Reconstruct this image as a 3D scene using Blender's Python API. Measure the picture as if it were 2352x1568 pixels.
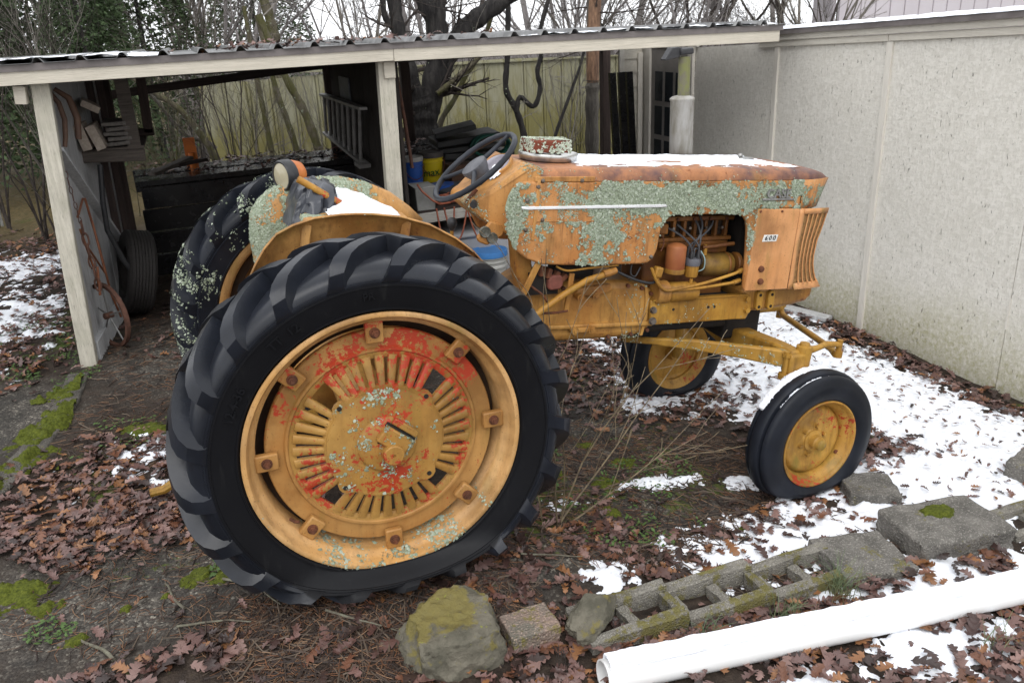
import bpy, bmesh, math, random
import numpy as np
from math import sin, cos, pi, radians, sqrt, atan2
from mathutils import Vector, Matrix, Euler

random.seed(7)
RNG = np.random.default_rng(7)
scene = bpy.context.scene
for o in list(bpy.data.objects):
    bpy.data.objects.remove(o)
COL = scene.collection

# ---------------------------------------------------------------- camera
CAM = Vector((-0.4421, -3.4890, 2.1026))
YAW, PITCH, ROLL = 0.3424, 0.3646, -0.0473
F_ = Vector((sin(YAW) * cos(PITCH), cos(YAW) * cos(PITCH), -sin(PITCH)))
R_ = Vector((cos(YAW), -sin(YAW), 0))
U_ = R_.cross(F_)
R2_ = cos(ROLL) * R_ + sin(ROLL) * U_
U2_ = -sin(ROLL) * R_ + cos(ROLL) * U_
cam_d = bpy.data.cameras.new('camera')
cam = bpy.data.objects.new('camera', cam_d)
COL.objects.link(cam)
cam.matrix_world = Matrix(((R2_.x, U2_.x, -F_.x, CAM.x), (R2_.y, U2_.y, -F_.y, CAM.y),
                           (R2_.z, U2_.z, -F_.z, CAM.z), (0, 0, 0, 1)))
cam_d.sensor_width = 36
cam_d.lens = 1918.9 / 2352 * 36
cam_d.clip_start = 0.05
cam_d.clip_end = 400
cam_d.dof.use_dof = True
cam_d.dof.focus_distance = 3.5
cam_d.dof.aperture_fstop = 9.0
scene.camera = cam

# ---------------------------------------------------------------- sky, sun, exposure (overcast winter day)
SUN_EL, SUN_AZ = radians(52), radians(205)      # azimuth clockwise from +Y: behind the viewer, a little to the left
world = bpy.data.worlds.new('World')
scene.world = world
world.use_nodes = True
wn = world.node_tree
bg = wn.nodes['Background']
sky = wn.nodes.new('ShaderNodeTexSky')
sky.sky_type = 'NISHITA'
sky.sun_disc = False
sky.sun_elevation = SUN_EL
sky.sun_rotation = SUN_AZ
sky.air_density = 1.2
sky.dust_density = 2.0
sky.ozone_density = 1.0
hs = wn.nodes.new('ShaderNodeHueSaturation')    # overcast: the blue is gone from the sky
hs.inputs['Saturation'].default_value = 0.16
wn.links.new(sky.outputs[0], hs.inputs['Color'])
cloud = wn.nodes.new('ShaderNodeMix'); cloud.data_type = 'RGBA'      # an even deck of cloud over that sky
cloud.inputs[0].default_value = 0.85
cloud.inputs[7].default_value = (7.6, 7.75, 8.0, 1)
wn.links.new(hs.outputs[0], cloud.inputs[6])
wn.links.new(cloud.outputs[2], bg.inputs['Color'])
bg.inputs['Strength'].default_value = 0.13
sun_d = bpy.data.lights.new('sun', 'SUN')
sun_d.energy = 0.6
sun_d.angle = radians(35)
sun_d.color = (1.0, 0.98, 0.95)
sun = bpy.data.objects.new('sun', sun_d)
COL.objects.link(sun)
sd = Vector((sin(SUN_AZ) * cos(SUN_EL), cos(SUN_AZ) * cos(SUN_EL), sin(SUN_EL)))
sun.rotation_euler = sd.to_track_quat('Z', 'Y').to_euler()
scene.view_settings.view_transform = 'Standard'
scene.view_settings.look = 'None'
scene.view_settings.gamma = 1.0
scene.view_settings.exposure = 0.85
scene.view_settings.use_curve_mapping = False
scene.cycles.max_bounces = 6
scene.cycles.use_denoising = True

# ---------------------------------------------------------------- helpers
def hash2(ix, iy, seed):
    n = (ix.astype(np.int64) * 374761393 + iy.astype(np.int64) * 668265263 + seed * 974634777) & 0x7fffffff
    n = ((n ^ (n >> 13)) * 1274126177) & 0x7fffffff
    n = n ^ (n >> 16)
    return (n & 0xffff) / 65535.0

def vnoise(x, y, seed=0):
    x = np.asarray(x, float); y = np.asarray(y, float)
    ix = np.floor(x); iy = np.floor(y); fx = x - ix; fy = y - iy
    fx = fx * fx * (3 - 2 * fx); fy = fy * fy * (3 - 2 * fy)
    a = hash2(ix, iy, seed); b = hash2(ix + 1, iy, seed); c = hash2(ix, iy + 1, seed); d = hash2(ix + 1, iy + 1, seed)
    return (a * (1 - fx) + b * fx) * (1 - fy) + (c * (1 - fx) + d * fx) * fy

def fbm(x, y, scale=1.0, octv=4, seed=0, gain=0.5):
    s = 0; a = 1; t = 0
    x = np.asarray(x, float) * scale; y = np.asarray(y, float) * scale
    for i in range(octv):
        s = s + a * vnoise(x + 17.3 * i, y - 9.1 * i, seed + i); t += a
        a *= gain; x = x * 2.03; y = y * 2.03
    return s / t

def gz(x):
    return np.interp(x, [-10, -1.5, -.5, 0, 2, 4, 10], [.17, .15, .125, .09, -.08, -.2, -.3])

def ground_h(x, y):
    """height of the ground, with its small humps"""
    x = np.asarray(x, float); y = np.asarray(y, float)
    hump = .105 * np.exp(-((x + .05) / .75) ** 2 - ((y + .72) / .42) ** 2)      # the rear wheel stands on a slight rise
    return gz(x) + hump + (fbm(x, y, 2.2, 4, 3) - .5) * .05 + (fbm(x, y, 14, 3, 11) - .5) * .012

def gh(x, y):
    return float(ground_h(np.array([x]), np.array([y]))[0])

class MB:
    """collects geometry for ONE mesh object"""
    def __init__(s): s.v = []; s.f = []
    def add(s, vs, fs):
        n = len(s.v); s.v.extend([tuple(map(float, p)) for p in vs]); s.f.extend([tuple(i + n for i in f) for f in fs]); return s
    def box(s, c, d, rot=None):
        hx, hy, hz = d[0] / 2, d[1] / 2, d[2] / 2
        P = [Vector((x, y, z)) for x in (-hx, hx) for y in (-hy, hy) for z in (-hz, hz)]
        if rot is not None:
            m = rot if isinstance(rot, Matrix) else Euler(rot).to_matrix()
            P = [m @ p for p in P]
        c = Vector(c)
        return s.add([p + c for p in P], [(0, 1, 3, 2), (4, 6, 7, 5), (0, 4, 5, 1), (2, 3, 7, 6), (0, 2, 6, 4), (1, 5, 7, 3)])
    def beam(s, a, b, w, h, up=(0, 0, 1), w2=None, h2=None):
        a = Vector(a); b = Vector(b); d = (b - a).normalized(); up = Vector(up)
        sd_ = d.cross(up)
        if sd_.length < 1e-5: sd_ = d.cross(Vector((0, 1, 0)))
        sd_.normalize(); u = sd_.cross(d)
        w2 = w if w2 is None else w2; h2 = h if h2 is None else h2
        vs = []
        for p, ww, hh in ((a, w, h), (b, w2, h2)):
            for i, j in ((-1, -1), (1, -1), (1, 1), (-1, 1)):
                vs.append(p + sd_ * (i * ww / 2) + u * (j * hh / 2))
        return s.add(vs, [(0, 3, 2, 1), (4, 5, 6, 7), (0, 1, 5, 4), (1, 2, 6, 5), (2, 3, 7, 6), (3, 0, 4, 7)])
    def tube(s, pts, rad, n=8, cap=True, closed=False):
        pts = [Vector(p) for p in pts]; N = len(pts)
        rad = [rad] * N if not hasattr(rad, '__len__') else list(rad)
        rings = []; ref = None
        for i in range(N):
            if closed: d = pts[(i + 1) % N] - pts[i - 1]
            else: d = pts[min(i + 1, N - 1)] - pts[max(i - 1, 0)]
            d.normalize()
            if ref is None:
                ref = d.cross(Vector((0, 0, 1)))
                if ref.length < .05: ref = d.cross(Vector((0, 1, 0)))
            else:
                ref = ref - d * ref.dot(d)
                if ref.length < 1e-6: ref = d.cross(Vector((0, 0, 1)))
            ref.normalize(); bn = d.cross(ref)
            rings.append([pts[i] + (ref * cos(2 * pi * k / n) + bn * sin(2 * pi * k / n)) * rad[i] for k in range(n)])
        vs = [p for r in rings for p in r]; fs = []
        for i in range(N if closed else N - 1):
            j = (i + 1) % N
            for k in range(n):
                k2 = (k + 1) % n
                fs.append((i * n + k, i * n + k2, j * n + k2, j * n + k))
        if cap and not closed:
            fs.append(tuple(range(n - 1, -1, -1))); fs.append(tuple((N - 1) * n + k for k in range(n)))
        return s.add(vs, fs)
    def cyl(s, a, b, r, n=16, r2=None):
        return s.tube([a, b], [r, r if r2 is None else r2], n)
    def lathe(s, prof, c=(0, 0, 0), axis='y', n=48, cap0=False, cap1=False, a0=0.0):
        """prof: (radius, along-axis) pairs"""
        vs = []; fs = []; m = len(prof)
        for k in range(n):
            t = 2 * pi * k / n + a0; ct, st = cos(t), sin(t)
            for r, h in prof:
                if axis == 'y': vs.append((c[0] + r * ct, c[1] + h, c[2] + r * st))
                elif axis == 'z': vs.append((c[0] + r * ct, c[1] + r * st, c[2] + h))
                else: vs.append((c[0] + h, c[1] + r * ct, c[2] + r * st))
        for k in range(n):
            k2 = (k + 1) % n
            for i in range(m - 1):
                f = (k * m + i, k * m + i + 1, k2 * m + i + 1, k2 * m + i)
                fs.append(f if axis == 'y' else f[::-1])
        if cap0: fs.append(tuple(k * m for k in range(n)) if axis != 'y' else tuple(k * m for k in range(n))[::-1])
        if cap1: fs.append(tuple(k * m + m - 1 for k in range(n))[::-1] if axis != 'y' else tuple(k * m + m - 1 for k in range(n)))
        return s.add(vs, fs)
    def prism(s, poly, y0, y1):
        """polygon of (x, z) extruded along y"""
        n = len(poly)
        vs = [(x, y0, z) for x, z in poly] + [(x, y1, z) for x, z in poly]
        fs = [tuple(range(n)), tuple(range(2 * n - 1, n - 1, -1))]
        for i in range(n):
            j = (i + 1) % n; fs.append((i, i + n, j + n, j))
        return s.add(vs, fs)
    def prism_z(s, poly, z0, z1):
        n = len(poly)
        vs = [(x, y, z0) for x, y in poly] + [(x, y, z1) for x, y in poly]
        fs = [tuple(range(n - 1, -1, -1)), tuple(range(n, 2 * n))]
        for i in range(n):
            j = (i + 1) % n; fs.append((i, j, j + n, i + n))
        return s.add(vs, fs)
    def loft(s, secs, cap=True, closed=True):
        n = len(secs[0]); vs = [p for q in secs for p in q]; fs = []
        for i in range(len(secs) - 1):
            for k in range(n if closed else n - 1):
                k2 = (k + 1) % n
                fs.append((i * n + k, i * n + k2, (i + 1) * n + k2, (i + 1) * n + k))
        if cap:
            fs.append(tuple(range(n - 1, -1, -1))); fs.append(tuple((len(secs) - 1) * n + k for k in range(n)))
        return s.add(vs, fs)
    def grid(s, P):
        """P: rows x cols of points"""
        r, c = len(P), len(P[0])
        return s.add([p for row in P for p in row], [(i * c + j, i * c + j + 1, (i + 1) * c + j + 1, (i + 1) * c + j) for i in range(r - 1) for j in range(c - 1)])
    def xf(s, fn):
        s.v = [tuple(fn(Vector(p))) for p in s.v]; return s

def props(o, label=None, cat=None, group=None, kind=None):
    if label: o['label'] = label
    if cat: o['category'] = cat
    if group: o['group'] = group
    if kind: o['kind'] = kind
    return o

def obj(name, mb, mat, parent=None, smooth=35, bevel=0, bseg=2, solid=0, fix=True, **kw):
    me = bpy.data.meshes.new(name)
    me.from_pydata(mb.v, [], mb.f)
    if fix:
        bm = bmesh.new(); bm.from_mesh(me); bmesh.ops.recalc_face_normals(bm, faces=bm.faces); bm.to_mesh(me); bm.free()
    if smooth:
        me.shade_smooth()
        if smooth < 179: me.set_sharp_from_angle(angle=radians(smooth))
    for m in (mat if isinstance(mat, (list, tuple)) else [mat]): me.materials.append(m)
    o = bpy.data.objects.new(name, me)
    COL.objects.link(o)
    if parent is not None: o.parent = parent
    if solid:
        m = o.modifiers.new('solid', 'SOLIDIFY'); m.thickness = solid; m.offset = 0
    if bevel:
        m = o.modifiers.new('bevel', 'BEVEL'); m.width = bevel; m.segments = bseg; m.limit_method = 'ANGLE'; m.angle_limit = radians(40)
        m.harden_normals = False
    return props(o, **kw)

def thing(name, loc, label, cat, group=None, rot=(0, 0, 0)):
    o = bpy.data.objects.new(name, None)
    COL.objects.link(o); o.location = loc; o.rotation_euler = rot; o.empty_display_size = .1
    return props(o, label, cat, group)

def mesh_np(name, V, Fq, mat, parent=None, smooth=True, col=None):
    """fast mesh from numpy verts (n,3) and equal-size faces (m,k)"""
    V = np.asarray(V, np.float32); Fq = np.asarray(Fq, np.int32); k = Fq.shape[1]
    me = bpy.data.meshes.new(name)
    me.vertices.add(len(V)); me.vertices.foreach_set('co', V.ravel())
    me.loops.add(Fq.size); me.loops.foreach_set('vertex_index', Fq.ravel())
    me.polygons.add(len(Fq)); me.polygons.foreach_set('loop_start', np.arange(0, Fq.size, k, dtype=np.int32))
    me.polygons.foreach_set('use_smooth', np.full(len(Fq), smooth, bool))
    me.update(calc_edges=True); me.validate()
    if col is not None:
        a = me.color_attributes.new('tint', 'FLOAT_COLOR', 'POINT')
        c = np.ones((len(V), 4), np.float32); c[:, :col.shape[1]] = col
        a.data.foreach_set('color', c.ravel())
    me.materials.append(mat)
    o = bpy.data.objects.new(name, me); COL.objects.link(o)
    if parent is not None: o.parent = parent
    return o

def text_mesh(txt, size, extrude=0.0, res=3, bold=0.0):
    """flat lettering as (verts, faces), in its own x-y plane, centred"""
    cu = bpy.data.curves.new('txt', 'FONT'); cu.body = txt; cu.size = size; cu.extrude = extrude; cu.offset = bold
    cu.align_x = 'CENTER'; cu.align_y = 'CENTER'; cu.resolution_u = res
    ob = bpy.data.objects.new('txt', cu); COL.objects.link(ob)
    dg = bpy.context.evaluated_depsgraph_get()
    me = bpy.data.meshes.new_from_object(ob.evaluated_get(dg))
    vs = [v.co.copy() for v in me.vertices]; fs = [tuple(p.vertices) for p in me.polygons]
    bpy.data.objects.remove(ob); bpy.data.curves.remove(cu); bpy.data.meshes.remove(me)
    return vs, fs

# ---------------------------------------------------------------- materials
def lin(r, g, b):
    f = lambda c: (c / 255 / 12.92) if c <= 10 else ((c / 255 + .055) / 1.055) ** 2.4
    return (f(r), f(g), f(b))

class Mat:
    def __init__(s, name, rough=.6, spec=.5, metal=0.0):
        s.m = bpy.data.materials.new(name); s.m.use_nodes = True
        s.nt = s.m.node_tree; s.b = s.nt.nodes['Principled BSDF']
        s.b.inputs['Roughness'].default_value = rough
        s.b.inputs['Specular IOR Level'].default_value = spec
        s.b.inputs['Metallic'].default_value = metal
        s.tc = s.nt.nodes.new('ShaderNodeTexCoord'); s.obj = s.tc.outputs['Object']
    def link(s, v, sock):
        if isinstance(v, bpy.types.NodeSocket): s.nt.links.new(v, sock)
        elif hasattr(v, '__len__'):
            sock.default_value = tuple(v) + ((1.0,) if len(v) == 3 and len(sock.default_value) == 4 else ())
        else: sock.default_value = v
    def node(s, t, **kw):
        n = s.nt.nodes.new(t)
        for k, v in kw.items(): setattr(n, k, v)
        return n
    def map(s, scale=(1, 1, 1), rot=(0, 0, 0), loc=(0, 0, 0), vec=None):
        n = s.node('ShaderNodeMapping'); s.link(vec or s.obj, n.inputs['Vector'])
        n.inputs['Scale'].default_value = scale; n.inputs['Rotation'].default_value = rot; n.inputs['Location'].default_value = loc
        return n.outputs[0]
    def noise(s, scale, detail=4, rough=.55, vec=None, dist=0.0, color=False):
        n = s.node('ShaderNodeTexNoise'); s.link(vec or s.obj, n.inputs['Vector'])
        n.inputs['Scale'].default_value = scale; n.inputs['Detail'].default_value = detail
        n.inputs['Roughness'].default_value = rough; n.inputs['Distortion'].default_value = dist
        return n.outputs['Color' if color else 'Fac']
    def voro(s, scale, feature='F1', vec=None, out='Distance', rnd=1.0):
        n = s.node('ShaderNodeTexVoronoi', feature=feature); s.link(vec or s.obj, n.inputs['Vector'])
        n.inputs['Scale'].default_value = scale; n.inputs['Randomness'].default_value = rnd
        return n.outputs[out]
    def ramp(s, fac, stops, interp='LINEAR'):
        n = s.node('ShaderNodeValToRGB'); n.color_ramp.interpolation = interp
        el = n.color_ramp.elements
        while len(el) < len(stops): el.new(0.5)
        for e, (p, c) in zip(el, stops):
            e.position = p
            e.color = (c, c, c, 1) if not hasattr(c, '__len__') else tuple(c) + (1,)
        s.link(fac, n.inputs[0]); return n.outputs[0]
    def mix(s, fac, a, b, blend='MIX'):
        n = s.node('ShaderNodeMix', data_type='RGBA', blend_type=blend)
        s.link(fac, n.inputs[0]); s.link(a, n.inputs[6]); s.link(b, n.inputs[7]); return n.outputs[2]
    def math(s, op, a, b=0.0, clamp=False):
        n = s.node('ShaderNodeMath', operation=op, use_clamp=clamp); s.link(a, n.inputs[0]); s.link(b, n.inputs[1]); return n.outputs[0]
    def xyz(s, vec=None):
        n = s.node('ShaderNodeSeparateXYZ'); s.link(vec or s.obj, n.inputs[0]); return n.outputs
    def step(s, v, a, b):
        n = s.node('ShaderNodeMapRange', interpolation_type='SMOOTHSTEP'); s.link(v, n.inputs[0])
        n.inputs[1].default_value = a; n.inputs[2].default_value = b; return n.outputs[0]
    def curve(s, v, lo, hi, stops):
        """piecewise-linear function of v: stops = (v, value in -1..1)"""
        t = s.node('ShaderNodeMapRange'); s.link(v, t.inputs[0]); t.inputs[1].default_value = lo; t.inputs[2].default_value = hi
        r = s.ramp(t.outputs[0], [((p - lo) / (hi - lo), q * .5 + .5) for p, q in stops])
        return s.math('MULTIPLY_ADD', r, 2.0) if False else s.math('SUBTRACT', s.math('MULTIPLY', r, 2.0), 1.0)
    def bump(s, h, strength=.3, dist=.01, prev=None):
        n = s.node('ShaderNodeBump'); s.link(h, n.inputs['Height'])
        n.inputs['Strength'].default_value = strength; n.inputs['Distance'].default_value = dist
        if prev is not None: s.link(prev, n.inputs['Normal'])
        return n.outputs[0]
    def done(s, color=None, rough=None, normal=None, **kw):
        if color is not None: s.link(color, s.b.inputs['Base Color'])
        if rough is not None: s.link(rough, s.b.inputs['Roughness'])
        if normal is not None: s.link(normal, s.b.inputs['Normal'])
        for k, v in kw.items(): s.link(v, s.b.inputs[k])
        return s.m

LICH_A, LICH_B, LICH_C = (.15, .18, .11), (.28, .325, .235), (.42, .465, .37)

def lichen_layer(t, bias, size=1.0, spots=True):
    """mask, colour and height of crusty grey-green lichen; bias: socket or number (-1..1)"""
    n1 = t.noise(8 * size, 3, .6); n2 = t.noise(48 * size, 5, .7)
    m = t.math('ADD', t.math('MULTIPLY', n1, .75), t.math('MULTIPLY', n2, .5))
    m = t.math('ADD', m, bias)
    mask = t.step(m, .70, .735)
    if spots:
        vn = t.node('ShaderNodeTexVoronoi'); t.link(t.map(vec=None), vn.inputs['Vector']); vn.inputs['Scale'].default_value = 26 * size
        r = t.math('MULTIPLY', t.noise(2.5 * size, 2), t.xyz(vn.outputs['Color'])[0])
        r = t.math('ADD', t.math('MULTIPLY', r, .75), t.math('MULTIPLY', bias, .7))
        dd = t.math('ADD', vn.outputs['Distance'], t.math('MULTIPLY', n2, .35))
        sp = t.step(t.math('SUBTRACT', r, dd), -.02, .03)
        mask = t.math('MAXIMUM', mask, sp)
    fine = t.noise(130 * size, 3, .7); cel = t.voro(95 * size)
    col = t.ramp(fine, [(.30, LICH_A), (.5, LICH_B), (.72, LICH_C)])
    col = t.mix(t.math('MULTIPLY', t.step(cel, .45, .9), .5), col, (.17, .19, .11))
    h = t.math('ADD', t.math('MULTIPLY', t.math('SUBTRACT', 1.0, cel), .6), t.math('MULTIPLY', fine, .5))
    return mask, col, t.math('MULTIPLY', mask, h)

def paint(name, base, var, rust=.35, lich=None, red=None, redz=None, rough=.42, zl=None, xl=None, grime=.5, lsize=1.0, rustcol=(.10, .035, .015), algae=.25):
    """old tractor paint: fade, streaks, rust, peeling down to red, lichen"""
    t = Mat(name, rough, .28)
    n = t.noise(3.5, 6, .65); col = t.mix(t.step(n, .36, .64), base, var)
    col = t.mix(t.math('MULTIPLY', t.step(t.noise(2.2, 5, .65, t.map(loc=(8, 2, 5))), .5, .68), .7), col, tuple(c * .5 for c in var))
    st = t.noise(9, 6, .7, t.map((3.2, 3.2, .30)))          # vertical water streaks
    col = t.mix(t.math('MULTIPLY', t.step(st, .47, .70), min(1, grime * 1.3)), col, (base[0] * .36, base[1] * .33, base[2] * .36))
    dk = t.noise(2.6, 6, .7, t.map((1, 1, .6), loc=(1, 6, 2)))
    col = t.mix(t.math('MULTIPLY', t.step(dk, .49, .62), grime * .85), col, (.085, .038, .017))
    al = t.noise(6, 4, .6, t.map((1.5, 1.5, .5), loc=(3, 1, 7)))
    col = t.mix(t.math('MULTIPLY', t.step(al, .55, .72), algae), col, (.16, .14, .025))
    rn = t.math('ADD', t.math('MULTIPLY', t.noise(7, 6, .7), .7), t.math('MULTIPLY', t.noise(60, 4, .7), .4))
    rm = t.step(rn, .74 - rust * .22, .80 - rust * .18)
    col = t.mix(t.math('MULTIPLY', rm, .85), col, t.mix(t.noise(80, 3), rustcol, tuple(c * 2.2 for c in rustcol)))
    rg = t.math('ADD', t.math('MULTIPLY', rm, .35), rough)
    sp = t.step(t.noise(150, 2), .66, .70)
    col = t.mix(t.math('MULTIPLY', sp, .6), col, (.09, .035, .015))
    h = t.math('MULTIPLY', t.noise(45, 4), .25)
    if red is not None:
        rv = t.math('ADD', t.math('MULTIPLY', t.noise(6, 3, .6), .55), t.math('MULTIPLY', t.noise(52, 7, .75), .6))
        if redz: rv = t.math('ADD', rv, t.curve(t.xyz()[2], redz[0][0], redz[-1][0], redz))
        rvm = t.step(rv, .655 - red * .12, .665 - red * .12)
        col = t.mix(rvm, col, t.mix(t.noise(12), (.46, .042, .010), (.30, .045, .025)))
        h = t.math('SUBTRACT', h, t.math('MULTIPLY', rvm, .4))
    nrm = t.bump(h, .35, .004)
    if lich is not None:
        b = lich
        if zl: b = t.math('ADD', t.curve(t.xyz()[2], zl[0][0], zl[-1][0], zl), b)
        if xl: b = t.math('ADD', t.curve(t.xyz()[0], xl[0][0], xl[-1][0], xl), b)
        m, lc, lh = lichen_layer(t, b, lsize)
        col = t.mix(m, col, lc); rg = t.math('MAXIMUM', rg, t.math('MULTIPLY', m, .9))
        nrm = t.bump(lh, .9, .008, nrm)
    return t.done(col, rg, nrm)

def simple(name, c, c2=None, rough=.6, scale=12, bump=.15, bscale=60, metal=0.0, spec=.5, bdist=.004, stretch=(1, 1, 1)):
    t = Mat(name, rough, spec * .7, metal)
    v = t.map(stretch)
    n = t.noise(scale, 5, .62, v)
    col = t.mix(t.step(n, .3, .7), c, c2 or tuple(x * .6 for x in c))
    nrm = t.bump(t.noise(bscale, 4, .6, v), bump, bdist) if bump else None
    r = t.math('ADD', t.math('MULTIPLY', t.noise(scale * 2.3, 3), .25), rough - .12)
    return t.done(col, r, nrm)

# ---------------------------------------------------------------- lichen as real flakes
def lichen_mat():
    t = Mat('lichen', .9, .15)
    a = t.node('ShaderNodeVertexColor', layer_name='tint')
    return t.done(a.outputs['Color'], None, t.bump(t.noise(300, 2), .5, .003))
M_lichen = lichen_mat()
def sample_mesh(me, n, rng):
    me.calc_loop_triangles()
    V = np.empty(len(me.vertices) * 3, np.float32); me.vertices.foreach_get('co', V); V = V.reshape(-1, 3)
    T = np.empty(len(me.loop_triangles) * 3, np.int32); me.loop_triangles.foreach_get('vertices', T); T = T.reshape(-1, 3)
    A, B, Cc = V[T[:, 0]], V[T[:, 1]], V[T[:, 2]]
    N = np.cross(B - A, Cc - A); ar = np.linalg.norm(N, axis=1); N = N / (ar[:, None] + 1e-12)
    k = rng.choice(len(T), n, p=ar / ar.sum())
    u = rng.random((n, 1)); v = rng.random((n, 1)); f = u + v > 1; u = np.where(f, 1 - u, u); v = np.where(f, 1 - v, v)
    return A[k] + (B[k] - A[k]) * u + (Cc[k] - A[k]) * v, N[k]
def lichen_on(o, n, keep, seed, rmin=.003, rmax=.009, col=((.20, .235, .155), (.30, .345, .255), (.41, .45, .365)), lift=.0025, label=None):
    """crusty flakes on an object, where keep(points, normals) says so (the object's own frame)"""
    rng = np.random.default_rng(seed)
    P, N = sample_mesh(o.data, n, rng)
    m = keep(P, N)
    if m.dtype != bool: m = rng.random(n) < np.clip(m / .13, 0, 1) ** 1.1
    P, N = P[m], N[m]
    if len(P) < 3: return None
    k = len(P)
    N = N + rng.normal(0, .20, (k, 3)); N /= np.linalg.norm(N, axis=1)[:, None]
    U = np.cross(N, rng.normal(0, 1, (k, 3))); U /= np.linalg.norm(U, axis=1)[:, None]; W = np.cross(N, U)
    r = rmin * (rmax / rmin) ** (rng.random(k) ** 1.4) * rng.uniform(.8, 1.25, k)
    c = P + N * (rng.uniform(.2, 1, k) * lift)[:, None]
    vs = [c + N * (r * .12)[:, None]]
    for j in range(6):
        a = 2 * pi * j / 6; q = r * rng.uniform(.55, 1.25, k)
        vs.append(c + U * (q * cos(a))[:, None] + W * (q * sin(a))[:, None] + N * (rng.uniform(-.2, .2, k) * r)[:, None])
    V = np.stack(vs, 1).reshape(-1, 3); base = np.arange(k)[:, None] * 7
    F = np.concatenate([base + np.array([[0, 1 + j, 1 + (j + 1) % 6]]) for j in range(6)])
    t = rng.random(k)[:, None]; c0, c1, c2 = map(np.array, col)
    cl = np.where(t < .5, c0 + (c1 - c0) * t * 2, c1 + (c2 - c1) * (t - .5) * 2) * rng.uniform(.85, 1.1, (k, 1))
    ob = mesh_np('lichen', V, F, M_lichen, o, smooth=False, col=np.repeat(cl, 7, 0))
    return props(ob, label, kind='stuff')
def n3(P, s, seed, octv=4):
    return fbm(P[:, 0] + .6 * P[:, 1] + 31, P[:, 2] - .5 * P[:, 1] + 17, s, octv, seed, .6)
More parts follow.
